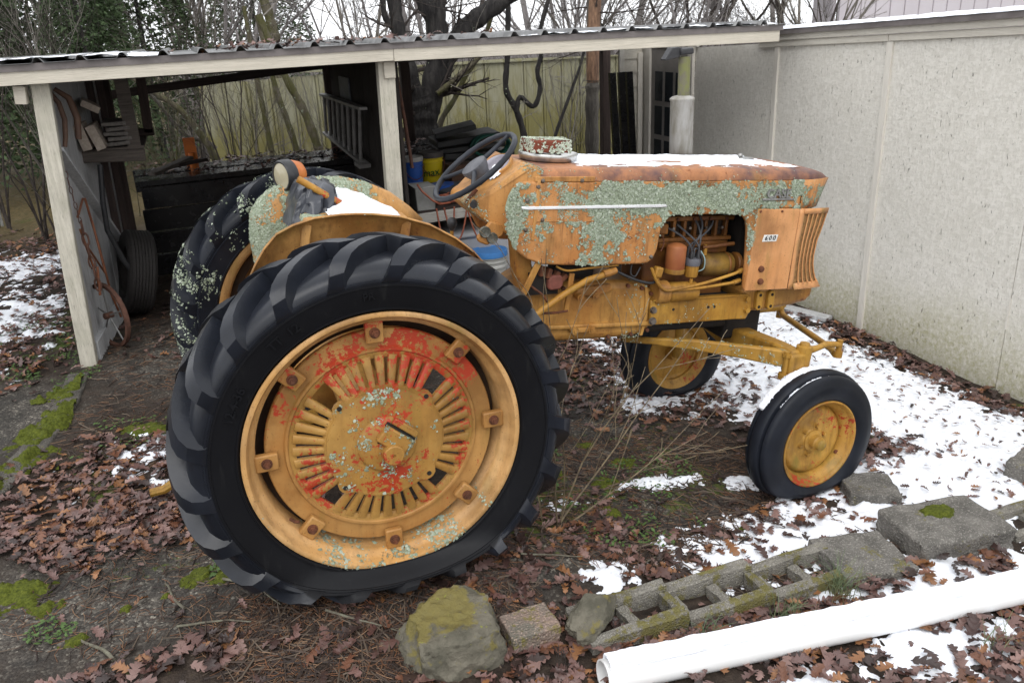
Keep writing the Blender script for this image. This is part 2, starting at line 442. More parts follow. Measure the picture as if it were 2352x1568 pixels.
# ================================================================ the ground
def axis_steps(fine0, fine1, step, lo, hi, grow=1.22):
    a = list(np.arange(fine0, fine1 + 1e-6, step)); s = step; x = a[-1]
    while x < hi: s *= grow; x += s; a.append(x)
    s = step; x = a[0]; pre = []
    while x > lo: s *= grow; x -= s; pre.append(x)
    return np.array(pre[::-1] + a)
gx_ = axis_steps(-2.6, 4.3, .028, -60, 70); gy_ = axis_steps(-2.6, 4.0, .028, -12, 120)
GX, GY = np.meshgrid(gx_, gy_)
GZ = ground_h(GX, GY)
nr, nc = GX.shape
idx = np.arange(nr * nc).reshape(nr, nc)
quads = np.stack([idx[:-1, :-1], idx[:-1, 1:], idx[1:, 1:], idx[1:, :-1]], -1).reshape(-1, 4)
def ground_material():
    t = Mat('ground_soil', .75, .2)
    x, y, z = t.xyz()
    peb = t.voro(110, out='Color'); pebd = t.voro(110)
    n1 = t.noise(3.0, 5, .6); n2 = t.noise(22, 5, .65); n3 = t.noise(180, 3, .6)
    soil = t.ramp(n2, [(.3, (.014, .010, .008)), (.5, (.034, .024, .018)), (.72, (.062, .045, .033))])
    # old weathered concrete apron with exposed aggregate
    conc = t.ramp(t.xyz(peb)[0], [(.0, (.042, .038, .033)), (.45, (.080, .072, .062)), (.8, (.14, .125, .105)), (.93, (.20, .18, .15)), (1.0, (.38, .35, .29))])
    conc = t.mix(t.step(n2, .45, .7), conc, (.038, .034, .030))
    conc = t.mix(t.math('MULTIPLY', t.step(t.noise(5, 4, .6), .40, .62), .7), conc, (.026, .025, .023))
    zone = t.math('ADD', t.math('MULTIPLY', n1, .9), t.math('MULTIPLY', n2, .25))
    def blob(cx, cy, rx, ry, edge=.5):
        dx = t.math('DIVIDE', t.math('SUBTRACT', x, cx), rx); dy = t.math('DIVIDE', t.math('SUBTRACT', y, cy), ry)
        d = t.math('SQRT', t.math('ADD', t.math('MULTIPLY', dx, dx), t.math('MULTIPLY', dy, dy)))
        d = t.math('ADD', d, t.math('MULTIPLY', t.math('SUBTRACT', zone, .55), 1.1))
        return t.math('SUBTRACT', 1.0, t.step(d, 1 - edge, 1 + edge))
    cm = t.math('MAXIMUM', blob(-.95, -.47, .75, .42), blob(.35, -.85, .5, .28))
    cm = t.math('MAXIMUM', cm, blob(-1.85, 1.45, .55, .65))
    cm = t.math('MAXIMUM', cm, blob(1.3, .55, .75, .85))
    cm = t.math('MAXIMUM', cm, blob(-.6, 2.2, .75, .8))
    cm = t.math('MAXIMUM', cm, blob(1.15, -.45, .6, .35))
    col = t.mix(t.math('MULTIPLY', cm, .92), soil, conc)
    # field beyond the shed: tan grass
    fm = t.math('MULTIPLY', t.step(y, 5.5, 8.0), t.step(t.math('MULTIPLY', x, -1.0), .2, 1.6))
    grass = t.ramp(t.noise(30, 4, .7), [(.3, (.045, .040, .016)), (.5, (.105, .080, .034)), (.7, (.17, .12, .06))])
    col = t.mix(fm, col, grass)
    # moss
    mm = t.math('ADD', t.math('MULTIPLY', t.noise(2.1, 4, .6, t.map(loc=(5.2, 1.1, 0))), .7), t.math('MULTIPLY', t.noise(26, 4, .7), .45))
    mm = t.math('ADD', mm, t.math('MULTIPLY', blob(1.1, -.35, .7, .5), .09))
    mm = t.math('ADD', mm, t.math('MULTIPLY', blob(-1.75, 2.8, .5, 1.0), .07))
    ms = t.step(mm, .68, .75)
    moss = t.ramp(t.noise(120, 3, .7), [(.3, (.035, .048, .008)), (.6, (.085, .11, .018)), (.8, (.14, .17, .03))])
    col = t.mix(t.math('MULTIPLY', ms, .8), col, moss)
    # small pale grains and tan needles
    col = t.mix(t.math('MULTIPLY', t.step(n3, .66, .72), .55), col, (.15, .115, .085))
    wet = t.math('MAXIMUM', blob(1.45, .95, .35, .3, .3), t.math('MULTIPLY', t.step(n1, .5, .62), .35))
    rough = t.math('SUBTRACT', .82, t.math('MULTIPLY', wet, .5))
    h = t.math('ADD', t.math('MULTIPLY', t.math('SUBTRACT', 1.0, pebd), .35), t.math('ADD', t.math('MULTIPLY', n2, .8), t.math('MULTIPLY', n3, .3)))
    return t.done(col, rough, t.bump(h, .7, .012))
g = mesh_np('ground', np.stack([GX, GY, GZ], -1).reshape(-1, 3), quads, ground_material())
props(g, kind='structure')

# ================================================================ shed materials
def wood(name, c, c2, axis='x', rough=.75, crack=.5, grime=.3, algae=0.0):
    t = Mat(name, rough, .3)
    sc = {'x': (.6, 9, 9), 'y': (9, .6, 9), 'z': (9, 9, .6)}[axis]
    n = t.noise(6, 5, .65, t.map(sc)); col = t.mix(t.step(n, .3, .7), c, c2)
    fine = t.noise(26, 4, .6, t.map(sc))
    col = t.mix(t.math('MULTIPLY', t.step(fine, .58, .66), crack), col, tuple(x * .28 for x in c2))
    d = t.noise(3, 5, .6)
    col = t.mix(t.math('MULTIPLY', t.step(d, .5, .75), grime), col, tuple(x * .45 for x in c))
    if algae: col = t.mix(t.math('MULTIPLY', t.step(t.noise(9, 4), .45, .65), algae), col, (.11, .13, .04))
    return t.done(col, None, t.bump(fine, .45, .006))
M_cream_x = wood('cream_paint_x', (.60, .55, .46), (.50, .46, .38), 'x', .65, .18, .18)
M_cream_z = wood('cream_paint_z', (.58, .545, .46), (.44, .41, .34), 'z', .7, .55, .3, .12)
M_grey_z = wood('weathered_ply', (.55, .555, .56), (.40, .40, .40), 'z', .8, .5, .4)
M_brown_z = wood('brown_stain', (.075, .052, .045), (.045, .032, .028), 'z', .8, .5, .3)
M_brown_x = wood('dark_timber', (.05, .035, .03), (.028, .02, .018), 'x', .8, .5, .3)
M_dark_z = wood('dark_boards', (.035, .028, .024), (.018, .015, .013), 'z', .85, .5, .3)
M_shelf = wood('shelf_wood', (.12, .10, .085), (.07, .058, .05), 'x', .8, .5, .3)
M_drip = simple('drip_edge_metal', (.17, .15, .145), (.12, .105, .10), .5, 10, .1)
M_tin = simple('galvanised_sheet', (.20, .20, .20), (.12, .12, .12), .42, 6, .1, metal=.35)

# ================================================================ lean-to shed
EY, EZ = 2.10, 1.992          # front edge of the roof
lean = thing('lean_to_shed', (1.0, 2.25, gh(1.0, 2.25)), 'open lean-to shed with cream fascia and corrugated metal roof', 'shed')
LX, LY, LZ = lean.location
def lp(name, mb, mat, parent=None, **kw):
    mb.xf(lambda p: Vector((p.x - LX, p.y - LY, p.z - LZ)))
    return obj(name, mb, mat, parent or lean, **kw)
lp('fascia', MB().beam((-2.4, EY, 1.926), (.83, EY, 1.942), .036, .078), M_cream_x, bevel=.003)
lp('fascia', MB().beam((.832, EY - .002, 1.942), (3.80, EY, 1.918), .036, .086), M_cream_x, bevel=.003)
lp('drip_edge', MB().beam((-2.4, EY - .022, 1.980), (.9, EY - .022, 1.996), .012, .040), M_drip)
lp('drip_edge', MB().beam((.9, EY - .024, 1.996), (3.82, EY - .022, 1.974), .012, .040), M_drip)
def roof_z(x, y): return 2.012 + .016 * (1 - ((x - .9) / 3.2) ** 2) - .016 - (y - EY) * .006
RX0, RX1, RY1 = -2.4, 3.83, 5.35
k = 0
xs0 = RX0
while xs0 < RX1 - .01:                       # sheets four ribs wide
    xs1 = min(xs0 + .88, RX1); P = []
    for y in (EY - .045, EY + .3, EY + 1, RY1):
        row = []
        nrib = max(1, int(round((xs1 - xs0) / .22)))
        for i in range(nrib):
            for u, h in ((0, 0), (.30, .0), (.37, .026), (.40, .030), (.46, .030), (.49, .026), (.58, 0)):
                x = xs0 + (i + u) * .22
                if x <= xs1: row.append((x, y, roof_z(x, y) + h * 1.0))
        row.append((xs1 + .01, y, roof_z(xs1, y) + .002)); P.append(row)
    lp('roof_sheet', MB().grid(P), M_tin, smooth=40, solid=.002)
    xs0 += .88; k += 1
for y in (2.45, 3.4, 4.35):
    lp('purlin', MB().beam((-2.3, y, 1.955), (3.75, y, 1.955), .04, .085), M_brown_x)
lp('back_beam', MB().beam((-2.3, 5.28, 1.86), (3.95, 5.28, 1.86), .045, .18), M_brown_x)
lp('sagging_rail', MB().beam((-1.1, 4.9, 1.66), (.80, 5.0, 1.80), .05, .07), M_brown_x)
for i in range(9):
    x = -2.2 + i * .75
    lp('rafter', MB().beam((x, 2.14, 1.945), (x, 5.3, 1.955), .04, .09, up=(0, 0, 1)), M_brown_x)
# posts
post = MB()
pz0 = gh(-1.34, 2.24) - .05
lp('post', MB().loft([[(x + dx * .098, 2.24 + dy * .09, z) for dx, dy in ((-.5, -.5), (.5, -.5), (.5, .5), (-.5, .5))] for x, z in ((-1.336, pz0), (-1.30, .9), (-1.238, 1.90))]), M_cream_z, bevel=.006, label='cracked cream corner post with flaking paint')
lp('post', MB().loft([[(x + dx * .108, 2.24 + dy * .09, z) for dx, dy in ((-.5, -.5), (.5, -.5), (.5, .5), (-.5, .5))] for x, z in ((.762, 0.05), (.782, 1.07), (.802, 1.90))]), M_cream_z, bevel=.004)
lp('post_block', MB().box((-1.345, 2.20, 1.835), (.062, .10, .10), (0, .08, 0)), M_cream_x, bevel=.004)
lp('post_block', MB().box((.815, 2.185, 1.845), (.075, .04, .105)), M_cream_x, bevel=.004)
for x in (1.655, 3.93):
    lp('back_post', MB().box((x, 5.28, .80), (.095, .095, 1.95)), M_brown_z, bevel=.004)
# left side wall: weathered sheets with a diagonal brace
lw = lambda y: -1.315 + (y - 2.24) * .10
for y0, y1 in ((2.29, 3.35), (3.36, 4.30)):
    lp('wall_sheet', MB().add([(lw(y0), y0, .10), (lw(y1), y1, .10), (lw(y1) + .04, y1, 1.90), (lw(y0) + .04, y0, 1.90), (lw(y0) - .02, y0, .10), (lw(y1) - .02, y1, .10), (lw(y1) + .02, y1, 1.90), (lw(y0) + .02, y0, 1.90)],
                              [(0, 1, 2, 3), (7, 6, 5, 4), (0, 4, 5, 1), (1, 5, 6, 2), (2, 6, 7, 3), (3, 7, 4, 0)]), M_grey_z)
lp('brace', MB().beam((lw(2.35) + .05, 2.35, 1.50), (lw(3.75) + .03, 3.75, .55), .03, .085, up=(1, 0, 0)), M_grey_z, bevel=.003)
lp('sill_board', MB().beam((lw(2.3) + .02, 2.3, .19), (lw(4.2) + .02, 4.2, .20), .04, .14), M_grey_z, bevel=.003)
for y, w in ((3.62, .05), (3.98, .05), (4.25, .10)):
    lp('stud', MB().beam((lw(y) + .03, y, .12), (lw(y) + .065, y, 1.90), .05, w, up=(0, 1, 0)), M_brown_z)
# partition under the middle: dark boards
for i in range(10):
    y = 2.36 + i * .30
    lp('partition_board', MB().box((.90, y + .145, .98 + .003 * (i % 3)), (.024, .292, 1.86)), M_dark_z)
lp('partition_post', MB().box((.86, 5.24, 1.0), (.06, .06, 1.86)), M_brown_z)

# ================================================================ garage wall
def osb_material():
    t = Mat('painted_strand_board', .72, .3)
    x, y, z = t.xyz()
    rot = t.noise(7, 2)
    v1 = t.map((1, 26, 85), (.5, 0, 0)); v2 = t.map((1, 95, 30), (-.25, 0, 0)); v3 = t.map((1, 60, 34), (1.1, 0, 0))
    a = t.voro(1, vec=v1, out='Color'); b = t.voro(1, vec=v2, out='Color'); c = t.voro(1, vec=v3, out='Color')
    s = t.math('ADD', t.math('ADD', t.math('MULTIPLY', t.xyz(a)[0], .4), t.math('MULTIPLY', t.xyz(b)[1], .35)), t.math('MULTIPLY', t.xyz(c)[2], .35))
    col = t.mix(t.step(s, .2, .9), (.61, .58, .515), (.71, .68, .615))
    big = t.noise(2.0, 4, .6)
    col = t.mix(t.math('MULTIPLY', t.step(big, .45, .7), .25), col, (.58, .55, .48))
    # flakes that have lifted and gone dark, most of them upright
    fl = t.noise(1, 3, .6, t.map((1, 62, 20), (.35, 0, 0))); fd = t.noise(5, 3)
    fm = t.step(t.math('ADD', fl, t.math('MULTIPLY', fd, .18)), .755, .815)
    col = t.mix(t.math('MULTIPLY', fm, .65), col, (.15, .135, .105))
    fl2 = t.step(t.noise(1, 2, .6, t.map((1, 90, 36), (-.5, 0, 0))), .67, .75)
    col = t.mix(t.math('MULTIPLY', fl2, .4), col, (.20, .18, .15))
    # algae along the foot
    al = t.math('MULTIPLY', t.math('SUBTRACT', 1.0, t.step(t.math('ADD', z, t.math('MULTIPLY', big, -.5)), -.15, .38)), t.step(t.noise(30, 5, .75), .25, .75))
    col = t.mix(t.math('MULTIPLY', al, .9), col, (.33, .31, .14))
    h = t.math('SUBTRACT', t.math('ADD', t.math('MULTIPLY', s, .9), t.math('MULTIPLY', t.noise(90, 3), .3)), t.math('MULTIPLY', fm, 1.2))
    return t.done(col, None, t.bump(h, .75, .009))
M_osb = osb_material()
M_trim = wood('grey_trim_y', (.60, .565, .49), (.50, .465, .40), 'y', .7, .25, .15)
M_trim_z = wood('grey_trim_z', (.68, .645, .575), (.60, .565, .50), 'z', .65, .15, .12)
WX = 4.03
gar = thing('garage', (WX + .3, 1.0, -.2), 'pale grey garage with strand-board wall and snow on the roof edge', 'garage')
GXo, GYo, GZo = gar.location
def gp(name, mb, mat, parent=None, **kw):
    mb.xf(lambda p: Vector((p.x - GXo, p.y - GYo, p.z - GZo)))
    return obj(name, mb, mat, parent or gar, **kw)
def wall_top(y): return 1.938 - .039 * (y - .2)
def osb(y0, y1, zb=-.32):
    return MB().add([(WX, y0, zb), (WX, y1, zb), (WX, y1, wall_top(y1)), (WX, y0, wall_top(y0)), (WX + .02, y0, zb), (WX + .02, y1, zb), (WX + .02, y1, wall_top(y1)), (WX + .02, y0, wall_top(y0))],
                    [(0, 3, 2, 1), (4, 5, 6, 7), (0, 1, 5, 4), (1, 2, 6, 5), (2, 3, 7, 6), (3, 0, 4, 7)])
for y0, y1 in ((-2.6, -1.28), (-1.275, -.005), (.0, 1.185), (1.20, 2.385), (2.40, 3.60)):
    mo = osb(y0, y1)
    gp('wall_sheet', mo, M_osb)
for y, w in ((2.392, .045), (1.192, .052), (-.003, .012)):
    gp('batten', MB().add([(WX - .016, y - w / 2, -.24), (WX - .016, y + w / 2, -.24), (WX - .016, y + w / 2, wall_top(y) - .03), (WX - .016, y - w / 2, wall_top(y) - .03), (WX + .002, y - w / 2, -.24), (WX + .002, y + w / 2, -.24), (WX + .002, y + w / 2, wall_top(y) - .03), (WX + .002, y - w / 2, wall_top(y) - .03)],
                            [(0, 3, 2, 1), (4, 5, 6, 7), (0, 1, 5, 4), (1, 2, 6, 5), (2, 3, 7, 6), (3, 0, 4, 7)]) if w > .02 else MB().box((WX - .002, y, .3), (.004, w, .2)), M_trim_z)
def rake(y0, y1, dz0, h, t, x=WX):
    return MB().beam((x - t / 2, y0, wall_top(y0) + dz0), (x - t / 2, y1, wall_top(y1) + dz0), t, h)
for y0, y1 in ((-2.6, 1.20), (1.205, 2.62)):
    gp('frieze_board', rake(y0, y1, -.006, .046, .024), M_trim, bevel=.003)
gp('rake_board', rake(-2.6, 2.62, .042, .048, .040), M_trim, bevel=.003)
gp('rake_flashing', MB().beam((WX - .055, -2.6, wall_top(-2.6) + .080), (WX - .05, 2.55, wall_top(2.55) + .080), .03, .034), M_drip)
gp('roof_deck', MB().add([(WX - .075, -2.6, wall_top(-2.6) + .104), (WX - .07, 2.55, wall_top(2.55) + .104), (WX + 4, 2.55, wall_top(2.55) + .05), (WX + 4, -2.6, wall_top(-2.6) + .05), (WX - .075, -2.6, wall_top(-2.6) + .098), (WX - .07, 2.55, wall_top(2.55) + .098), (WX + 4, 2.55, wall_top(2.55) + .02), (WX + 4, -2.6, wall_top(-2.6) + .02)],
                          [(0, 3, 2, 1), (4, 5, 6, 7), (0, 1, 5, 4), (1, 2, 6, 5), (2, 3, 7, 6), (3, 0, 4, 7)]), M_tin)
# door in the shade of the lean-to, and the short clapboard return
M_door = simple('door_paint', (.28, .26, .24), (.21, .195, .18), .6, 5)
M_pane = simple('door_glass', (.02, .025, .03), (.035, .04, .045), .12, 3, 0)
gp('door_casing', MB().box((WX - .012, 3.655, .83), (.03, .09, 2.05)), M_trim_z, bevel=.003)
gp('door_casing', MB().box((WX - .012, 4.46, .83), (.03, .09, 2.05)), M_trim_z, bevel=.003)
door = gp('door', MB().box((WX + .012, 4.06, .80), (.03, .72, 2.0)), M_door)
for r in range(4):
    for c in range(3):
        gp('pane', MB().box((WX - .0045, 3.86 + c * .20, 1.43 - r * .335), (.006, .145, .285)), M_pane, door)
gp('wall_sheet', MB().box((WX + .01, 4.75, .85), (.02, .5, 2.1)), M_osb)
gp('overhead_trim', MB().box((WX - .010, 4.05, 1.845), (.03, 1.0, .06)), M_trim)
for i in range(14):
    zc = -.10 + i * .138
    gp('clapboard', MB().add([(3.76, 4.590, zc), (4.02, 4.590, zc), (4.02, 4.605, zc + .14), (3.76, 4.605, zc + .14), (3.76, 4.625, zc), (4.02, 4.625, zc), (4.02, 4.625, zc + .14), (3.76, 4.625, zc + .14)],
                              [(0, 1, 2, 3), (7, 6, 5, 4), (0, 4, 5, 1), (3, 2, 6, 7), (0, 3, 7, 4), (1, 5, 6, 2)]), M_trim)
gp('corner_board', MB().box((3.77, 4.585, .85), (.055, .03, 2.05)), M_trim_z, bevel=.003)
gp('corner_board', MB().box((3.985, 4.580, .80), (.055, .03, 1.9)), M_trim_z, bevel=.003)
gp('eave_beam', MB().box((3.88, 4.59, 1.865), (.32, .06, .06)), M_brown_x)

# ================================================================ metal fence behind
def fence_mat():
    t = Mat('mossy_metal', .6, .4)
    x, y, z = t.xyz()
    n = t.noise(5, 5, .65, t.map((4, 1, .5)))
    col = t.mix(t.step(n, .3, .7), (.24, .225, .13), (.32, .31, .22))
    al = t.math('ADD', t.noise(2.2, 5, .65, t.map((2.6, 1, .8))), t.math('MULTIPLY', t.step(t.math('MULTIPLY', z, -1), -1.5, -.6), .22))
    col = t.mix(t.math('MULTIPLY', t.step(al, .48, .72), .8), col, (.20, .175, .045))
    col = t.mix(t.math('MULTIPLY', t.step(t.noise(30, 4, .7, t.map((5, 1, .3))), .60, .72), .5), col, (.42, .43, .39))
    return t.done(col, None, t.bump(n, .1))
M_fence = fence_mat()
fen = thing('metal_fence', (2.8, 8.5, -.2), 'tall mossy grey-green metal panel fence behind the bare tree', 'fence')
def fp(name, mb, mat, **kw):
    mb.xf(lambda p: Vector((p.x - 2.8, p.y - 8.5, p.z + .2))); return obj(name, mb, mat, fen, **kw)
x = -.30; i = 0
while x < 7.6:
    w = .30; zt = 1.525 + .085 * math.exp(-((x - 3.4) / 2.2) ** 2)
    fp('fence_panel', MB().add([(x, 8.5, -.3), (x + .03, 8.47, -.3), (x + w - .03, 8.47, -.3), (x + w, 8.5, -.3), (x, 8.5, zt), (x + .03, 8.47, zt), (x + w - .03, 8.47, zt), (x + w, 8.5, zt)],
                               [(0, 1, 5, 4), (1, 2, 6, 5), (2, 3, 7, 6)]), M_fence, smooth=0, solid=.003)
    fp('fence_batten', MB().box((x, 8.475, (zt - .3) / 2), (.028, .035, zt + .3)), M_fence)
    x += w + .001; i += 1
fp('fence_cap', MB().beam((1.0, 8.455, 1.605), (7.6, 8.455, 1.54), .06, .022), M_fence)

# ================================================================ house beyond
M_vinyl = simple('pale_siding', (.56, .52, .54), (.52, .48, .50), .6, 2, .05)
hs_ = thing('house', (11.5, 10, -.3), 'pale siding house beyond the garage roof', 'house')
def hp(name, mb, mat, **kw):
    mb.xf(lambda p: Vector((p.x - 11.5, p.y - 10, p.z + .3))); return obj(name, mb, mat, hs_, **kw)
for i in range(34):
    hp('siding_board', MB().box((10.2 + i * .3, 8.6 - i * .012, 2.2), (.288, .03, 5.0)), M_vinyl)
hp('corner_trim', MB().box((9.96, 8.58, 2.2), (.16, .08, 5.0)), M_vinyl)
hp('corner_trim', MB().box((9.86, 8.9, 2.2), (.06, .5, 5.0)), M_vinyl)
# ================================================================ the tractor
HR, TAU, TZ = 0.7642, 0.0978, 0.66
CT, ST = cos(TAU), sin(TAU)
tractor = thing('tractor', (-ST * TZ, 0, HR - CT * TZ), 'old orange farm tractor with lichen-covered hood, big ribbed rear tyres and flat front tyres', 'tractor', rot=(0, TAU, 0))

def a2w(p):      # axle frame -> world
    return Vector((CT * p[0] + ST * p[2], p[1], -ST * p[0] + CT * p[2] + HR))
def w2a(p):      # world -> axle frame (x forward, y to the tractor's left, z up, origin between the rear hubs)
    x, z = p[0], p[2] - HR
    return Vector((CT * x - ST * z, p[1], ST * x + CT * z))
def tp(name, mb, mat, parent=None, world=False, **kw):
    if world: mb.xf(w2a)
    mb.xf(lambda p: Vector((p.x, p.y, p.z + TZ)))
    return obj(name, mb, mat, parent or tractor, **kw)

Z = lambda z: z + TZ
YE1, YE2 = (.47, .255, .045), (.35, .17, .028)
M_hood = paint('hood_paint', (.51, .245, .088), (.41, .17, .048), rust=.55, lich=-.05, lsize=1.0,
               zl=[(Z(.35), -.30), (Z(.47), -.22), (Z(.56), -.10), (Z(.63), .0), (Z(.68), .16), (Z(.75), .19), (Z(.79), .0), (Z(.82), -.45), (Z(.9), -.6)],
               xl=[(.5, -.08), (.64, .08), (.72, -.06), (.9, -.07), (1.05, .06), (1.45, .05), (1.9, .06), (2.0, -.03), (2.4, -.02)], grime=.6, algae=.2)
M_tankside = M_hood
M_top = paint('hood_top_paint', (.10, .055, .055), (.40, .17, .07), rust=.5, lich=-.30, rough=.5, grime=.3)
M_cowl = paint('cowl_paint', (.50, .25, .080), (.41, .185, .050), rust=.35, lich=-.10, grime=.5)
M_panel = paint('shroud_paint', (.62, .31, .135), (.56, .26, .10), rust=.12, lich=-.36, grime=.25, algae=.5)
M_frame = paint('frame_paint', YE1, YE2, rust=.3, lich=-.22, grime=.5)
M_cast = paint('casting_paint', (.48, .255, .066), (.34, .15, .034), rust=.45, lich=-.26, grime=.55)
M_axle = paint('axle_paint', (.40, .22, .04), (.29, .145, .024), rust=.3, lich=-.15, grime=.5, algae=.4)
M_rim = paint('rim_paint', (.60, .36, .155), (.50, .27, .090), rust=.22, lich=-.14,
              zl=[(-.1, .12), (.22, .10), (.34, -.06), (.5, -.24), (1.2, -.3)], grime=.3, algae=.3, lsize=1.3)
M_disc = paint('wheel_centre_paint', (.43, .245, .068), (.36, .185, .044), rust=.15, lich=-.22, red=.42, grime=.25, algae=.2, lsize=1.4)
M_disc_red = paint('wheel_ring_paint', (.45, .245, .080), (.38, .175, .048), rust=.3, lich=-.36, red=.40, redz=[(.2, -.14), (.66, -.08), (.90, -.01), (.98, .03), (1.2, .05)], grime=.2)
M_fwheel = paint('front_wheel_paint', (.48, .27, .058), (.38, .195, .036), rust=.35, lich=-.25, red=-.06, grime=.5, algae=.6)
M_fender = paint('fender_paint', (.52, .285, .098), (.45, .22, .064), rust=.3, lich=.03,
                 xl=[(-.5, .13), (-.2, .07), (.1, .10), (.25, .08), (.35, -.12), (.6, -.25)], grime=.3, algae=.4)
M_fender_out = paint('fender_outer_paint', (.48, .26, .085), (.37, .165, .045), rust=.55, lich=-.22, grime=.5)
M_rust = simple('rust', (.16, .055, .025), (.07, .028, .016), .85, 25)
M_bolt = simple('bolt_steel', (.22, .2, .18), (.10, .07, .05), .5, 30, metal=.6)
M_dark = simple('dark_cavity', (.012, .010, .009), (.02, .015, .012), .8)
M_black = simple('black_plastic', (.022, .022, .024), (.035, .035, .037), .42, 30)
M_chrome = simple('chrome', (.85, .85, .86), (.75, .75, .76), .3, 8, .05, 40, metal=.35)
M_zinc = simple('dull_metal', (.34, .34, .33), (.20, .19, .18), .45, 20, metal=.7)
M_red = simple('red_paint', (.34, .06, .04), (.20, .045, .03), .6, 14)
M_glass = simple('lamp_glass', (.50, .46, .34), (.36, .32, .22), .12, 6, 0)
M_white = simple('white_paint', (.75, .75, .73), (.6, .6, .57), .4, 10)
M_ink = simple('badge_ink', (.02, .02, .022), None, .5, 10, 0)

def rubber(name, lich=None, rough=.27, col=(.0075, .0088, .0125), wall=False):
    t = Mat(name, rough, .20)
    n = t.noise(4, 5, .6)
    c = t.mix(t.step(n, .35, .7), col, tuple(x * 1.9 for x in col))
    st = t.noise(16, 5, .7, t.map((2, 2, .4)))
    c = t.mix(t.math('MULTIPLY', t.step(st, .55, .8), .25), c, (.030, .032, .030))
    rg = t.math('ADD', t.math('MULTIPLY', t.noise(7, 4), .28), rough - .10)
    nrm = t.bump(t.noise(70, 4), .12, .003)
    if wall:                       # the smooth sidewall is blacker than the weathered tread
        X_, Y_, Z_ = t.xyz(); zz = t.math('SUBTRACT', Z_, TZ)
        rr = t.math('SQRT', t.math('ADD', t.math('MULTIPLY', X_, X_), t.math('MULTIPLY', zz, zz)))
        k = t.math('SUBTRACT', 1.0, t.step(rr, .580, .588))
        c = t.mix(t.math('MULTIPLY', k, .9), c, t.mix(t.math('MULTIPLY', t.step(st, .55, .75), .5), (.0075, .0075, .0085), (.026, .026, .025)))
        rg = t.math('ADD', rg, t.math('MULTIPLY', k, .10))
        t.link(t.math('SUBTRACT', .34, t.math('MULTIPLY', k, .20)), t.b.inputs['Specular IOR Level'])
    if lich is not None:
        m, lc, lh = lichen_layer(t, lich)
        c = t.mix(m, c, lc); rg = t.math('MAXIMUM', rg, t.math('MULTIPLY', m, .9)); nrm = t.bump(lh, .8, .007, nrm)
    return t.done(c, rg, nrm)
M_tyre = rubber('tyre_rubber', wall=True)
M_tyre_far = rubber('tyre_rubber_lichen', -.10)
M_tyre_f = rubber('front_tyre_rubber', None, .40)

# ---- rear wheels
RW = .806
def rear_tyre_mb(side, ground):
    """side -1: towards the camera.  carcass and lugs as one moulded tyre (axle frame)"""
    mb = MB(); y0 = side * RW
    prof = [(.477, -.106), (.484, -.114), (.4862, -.124), (.492, -.130), (.4925, -.134), (.497, -.1345), (.498, -.131), (.508, -.133), (.54, -.143), (.575, -.1485), (.5755, -.152), (.581, -.152), (.5815, -.1485),
            (.590, -.149), (.5905, -.1525), (.596, -.1525), (.5965, -.1485), (.61, -.148), (.626, -.138), (.640, -.120), (.647, -.090), (.650, -.045), (.651, 0)]
    full = prof + [(r, -h) for r, h in prof[-2::-1]]
    mb.lathe(full, (0, y0, 0), 'y', 120)
    top = [(.7045, -.016, -.03), (.7065, .02, .02), (.7055, .055, .075), (.700, .09, .128), (.690, .122, .172), (.672, .148, .205), (.645, .163, .228), (.612, .161, .246), (.590, .153, .258)]
    bas = [(.642, -.016, -.03), (.642, .02, .02), (.642, .055, .075), (.638, .09, .128), (.630, .115, .172), (.622, .135, .205), (.605, .138, .228), (.585, .138, .246), (.575, .138, .258)]
    NL = 21
    for sgn in (-1, 1):
        for k in range(NL):
            a0 = 2 * pi * (k + (.5 if sgn > 0 else 0)) / NL + .11
            secs = []
            for (rt, yt, at), (rb, yb, ab) in zip(top, bas):
                wt, wb = .023 / rt * 1.25, .031 / rt * 1.25
                if yt > .155: wt *= .8
                q = []
                for r, y, a in ((rb, yb, a0 + ab - wb), (rt, yt, a0 + at - wt), (rt, yt, a0 + at + wt), (rb, yb, a0 + ab + wb)):
                    q.append((r * cos(a), y0 + sgn * y, r * sin(a)))
                secs.append(q)
            mb.loft(secs)
    def flat(p):
        w = a2w(p); g = ground
        zb, zt = HR - .7065, HR - .44
        if w.z < zt:
            t = (zt - w.z) / (zt - zb)
            w.z = zt - (zt - g - .003) * (t + .25 * t * (1 - t))
            r_ = sqrt(p.x ** 2 + p.z ** 2)
            if r_ > .495: w.y += (w.y - y0) * .34 * sin(min(1, t) * pi * .62) * min(1, (r_ - .495) / .06)
        return w2a(w)
    return mb.xf(flat)

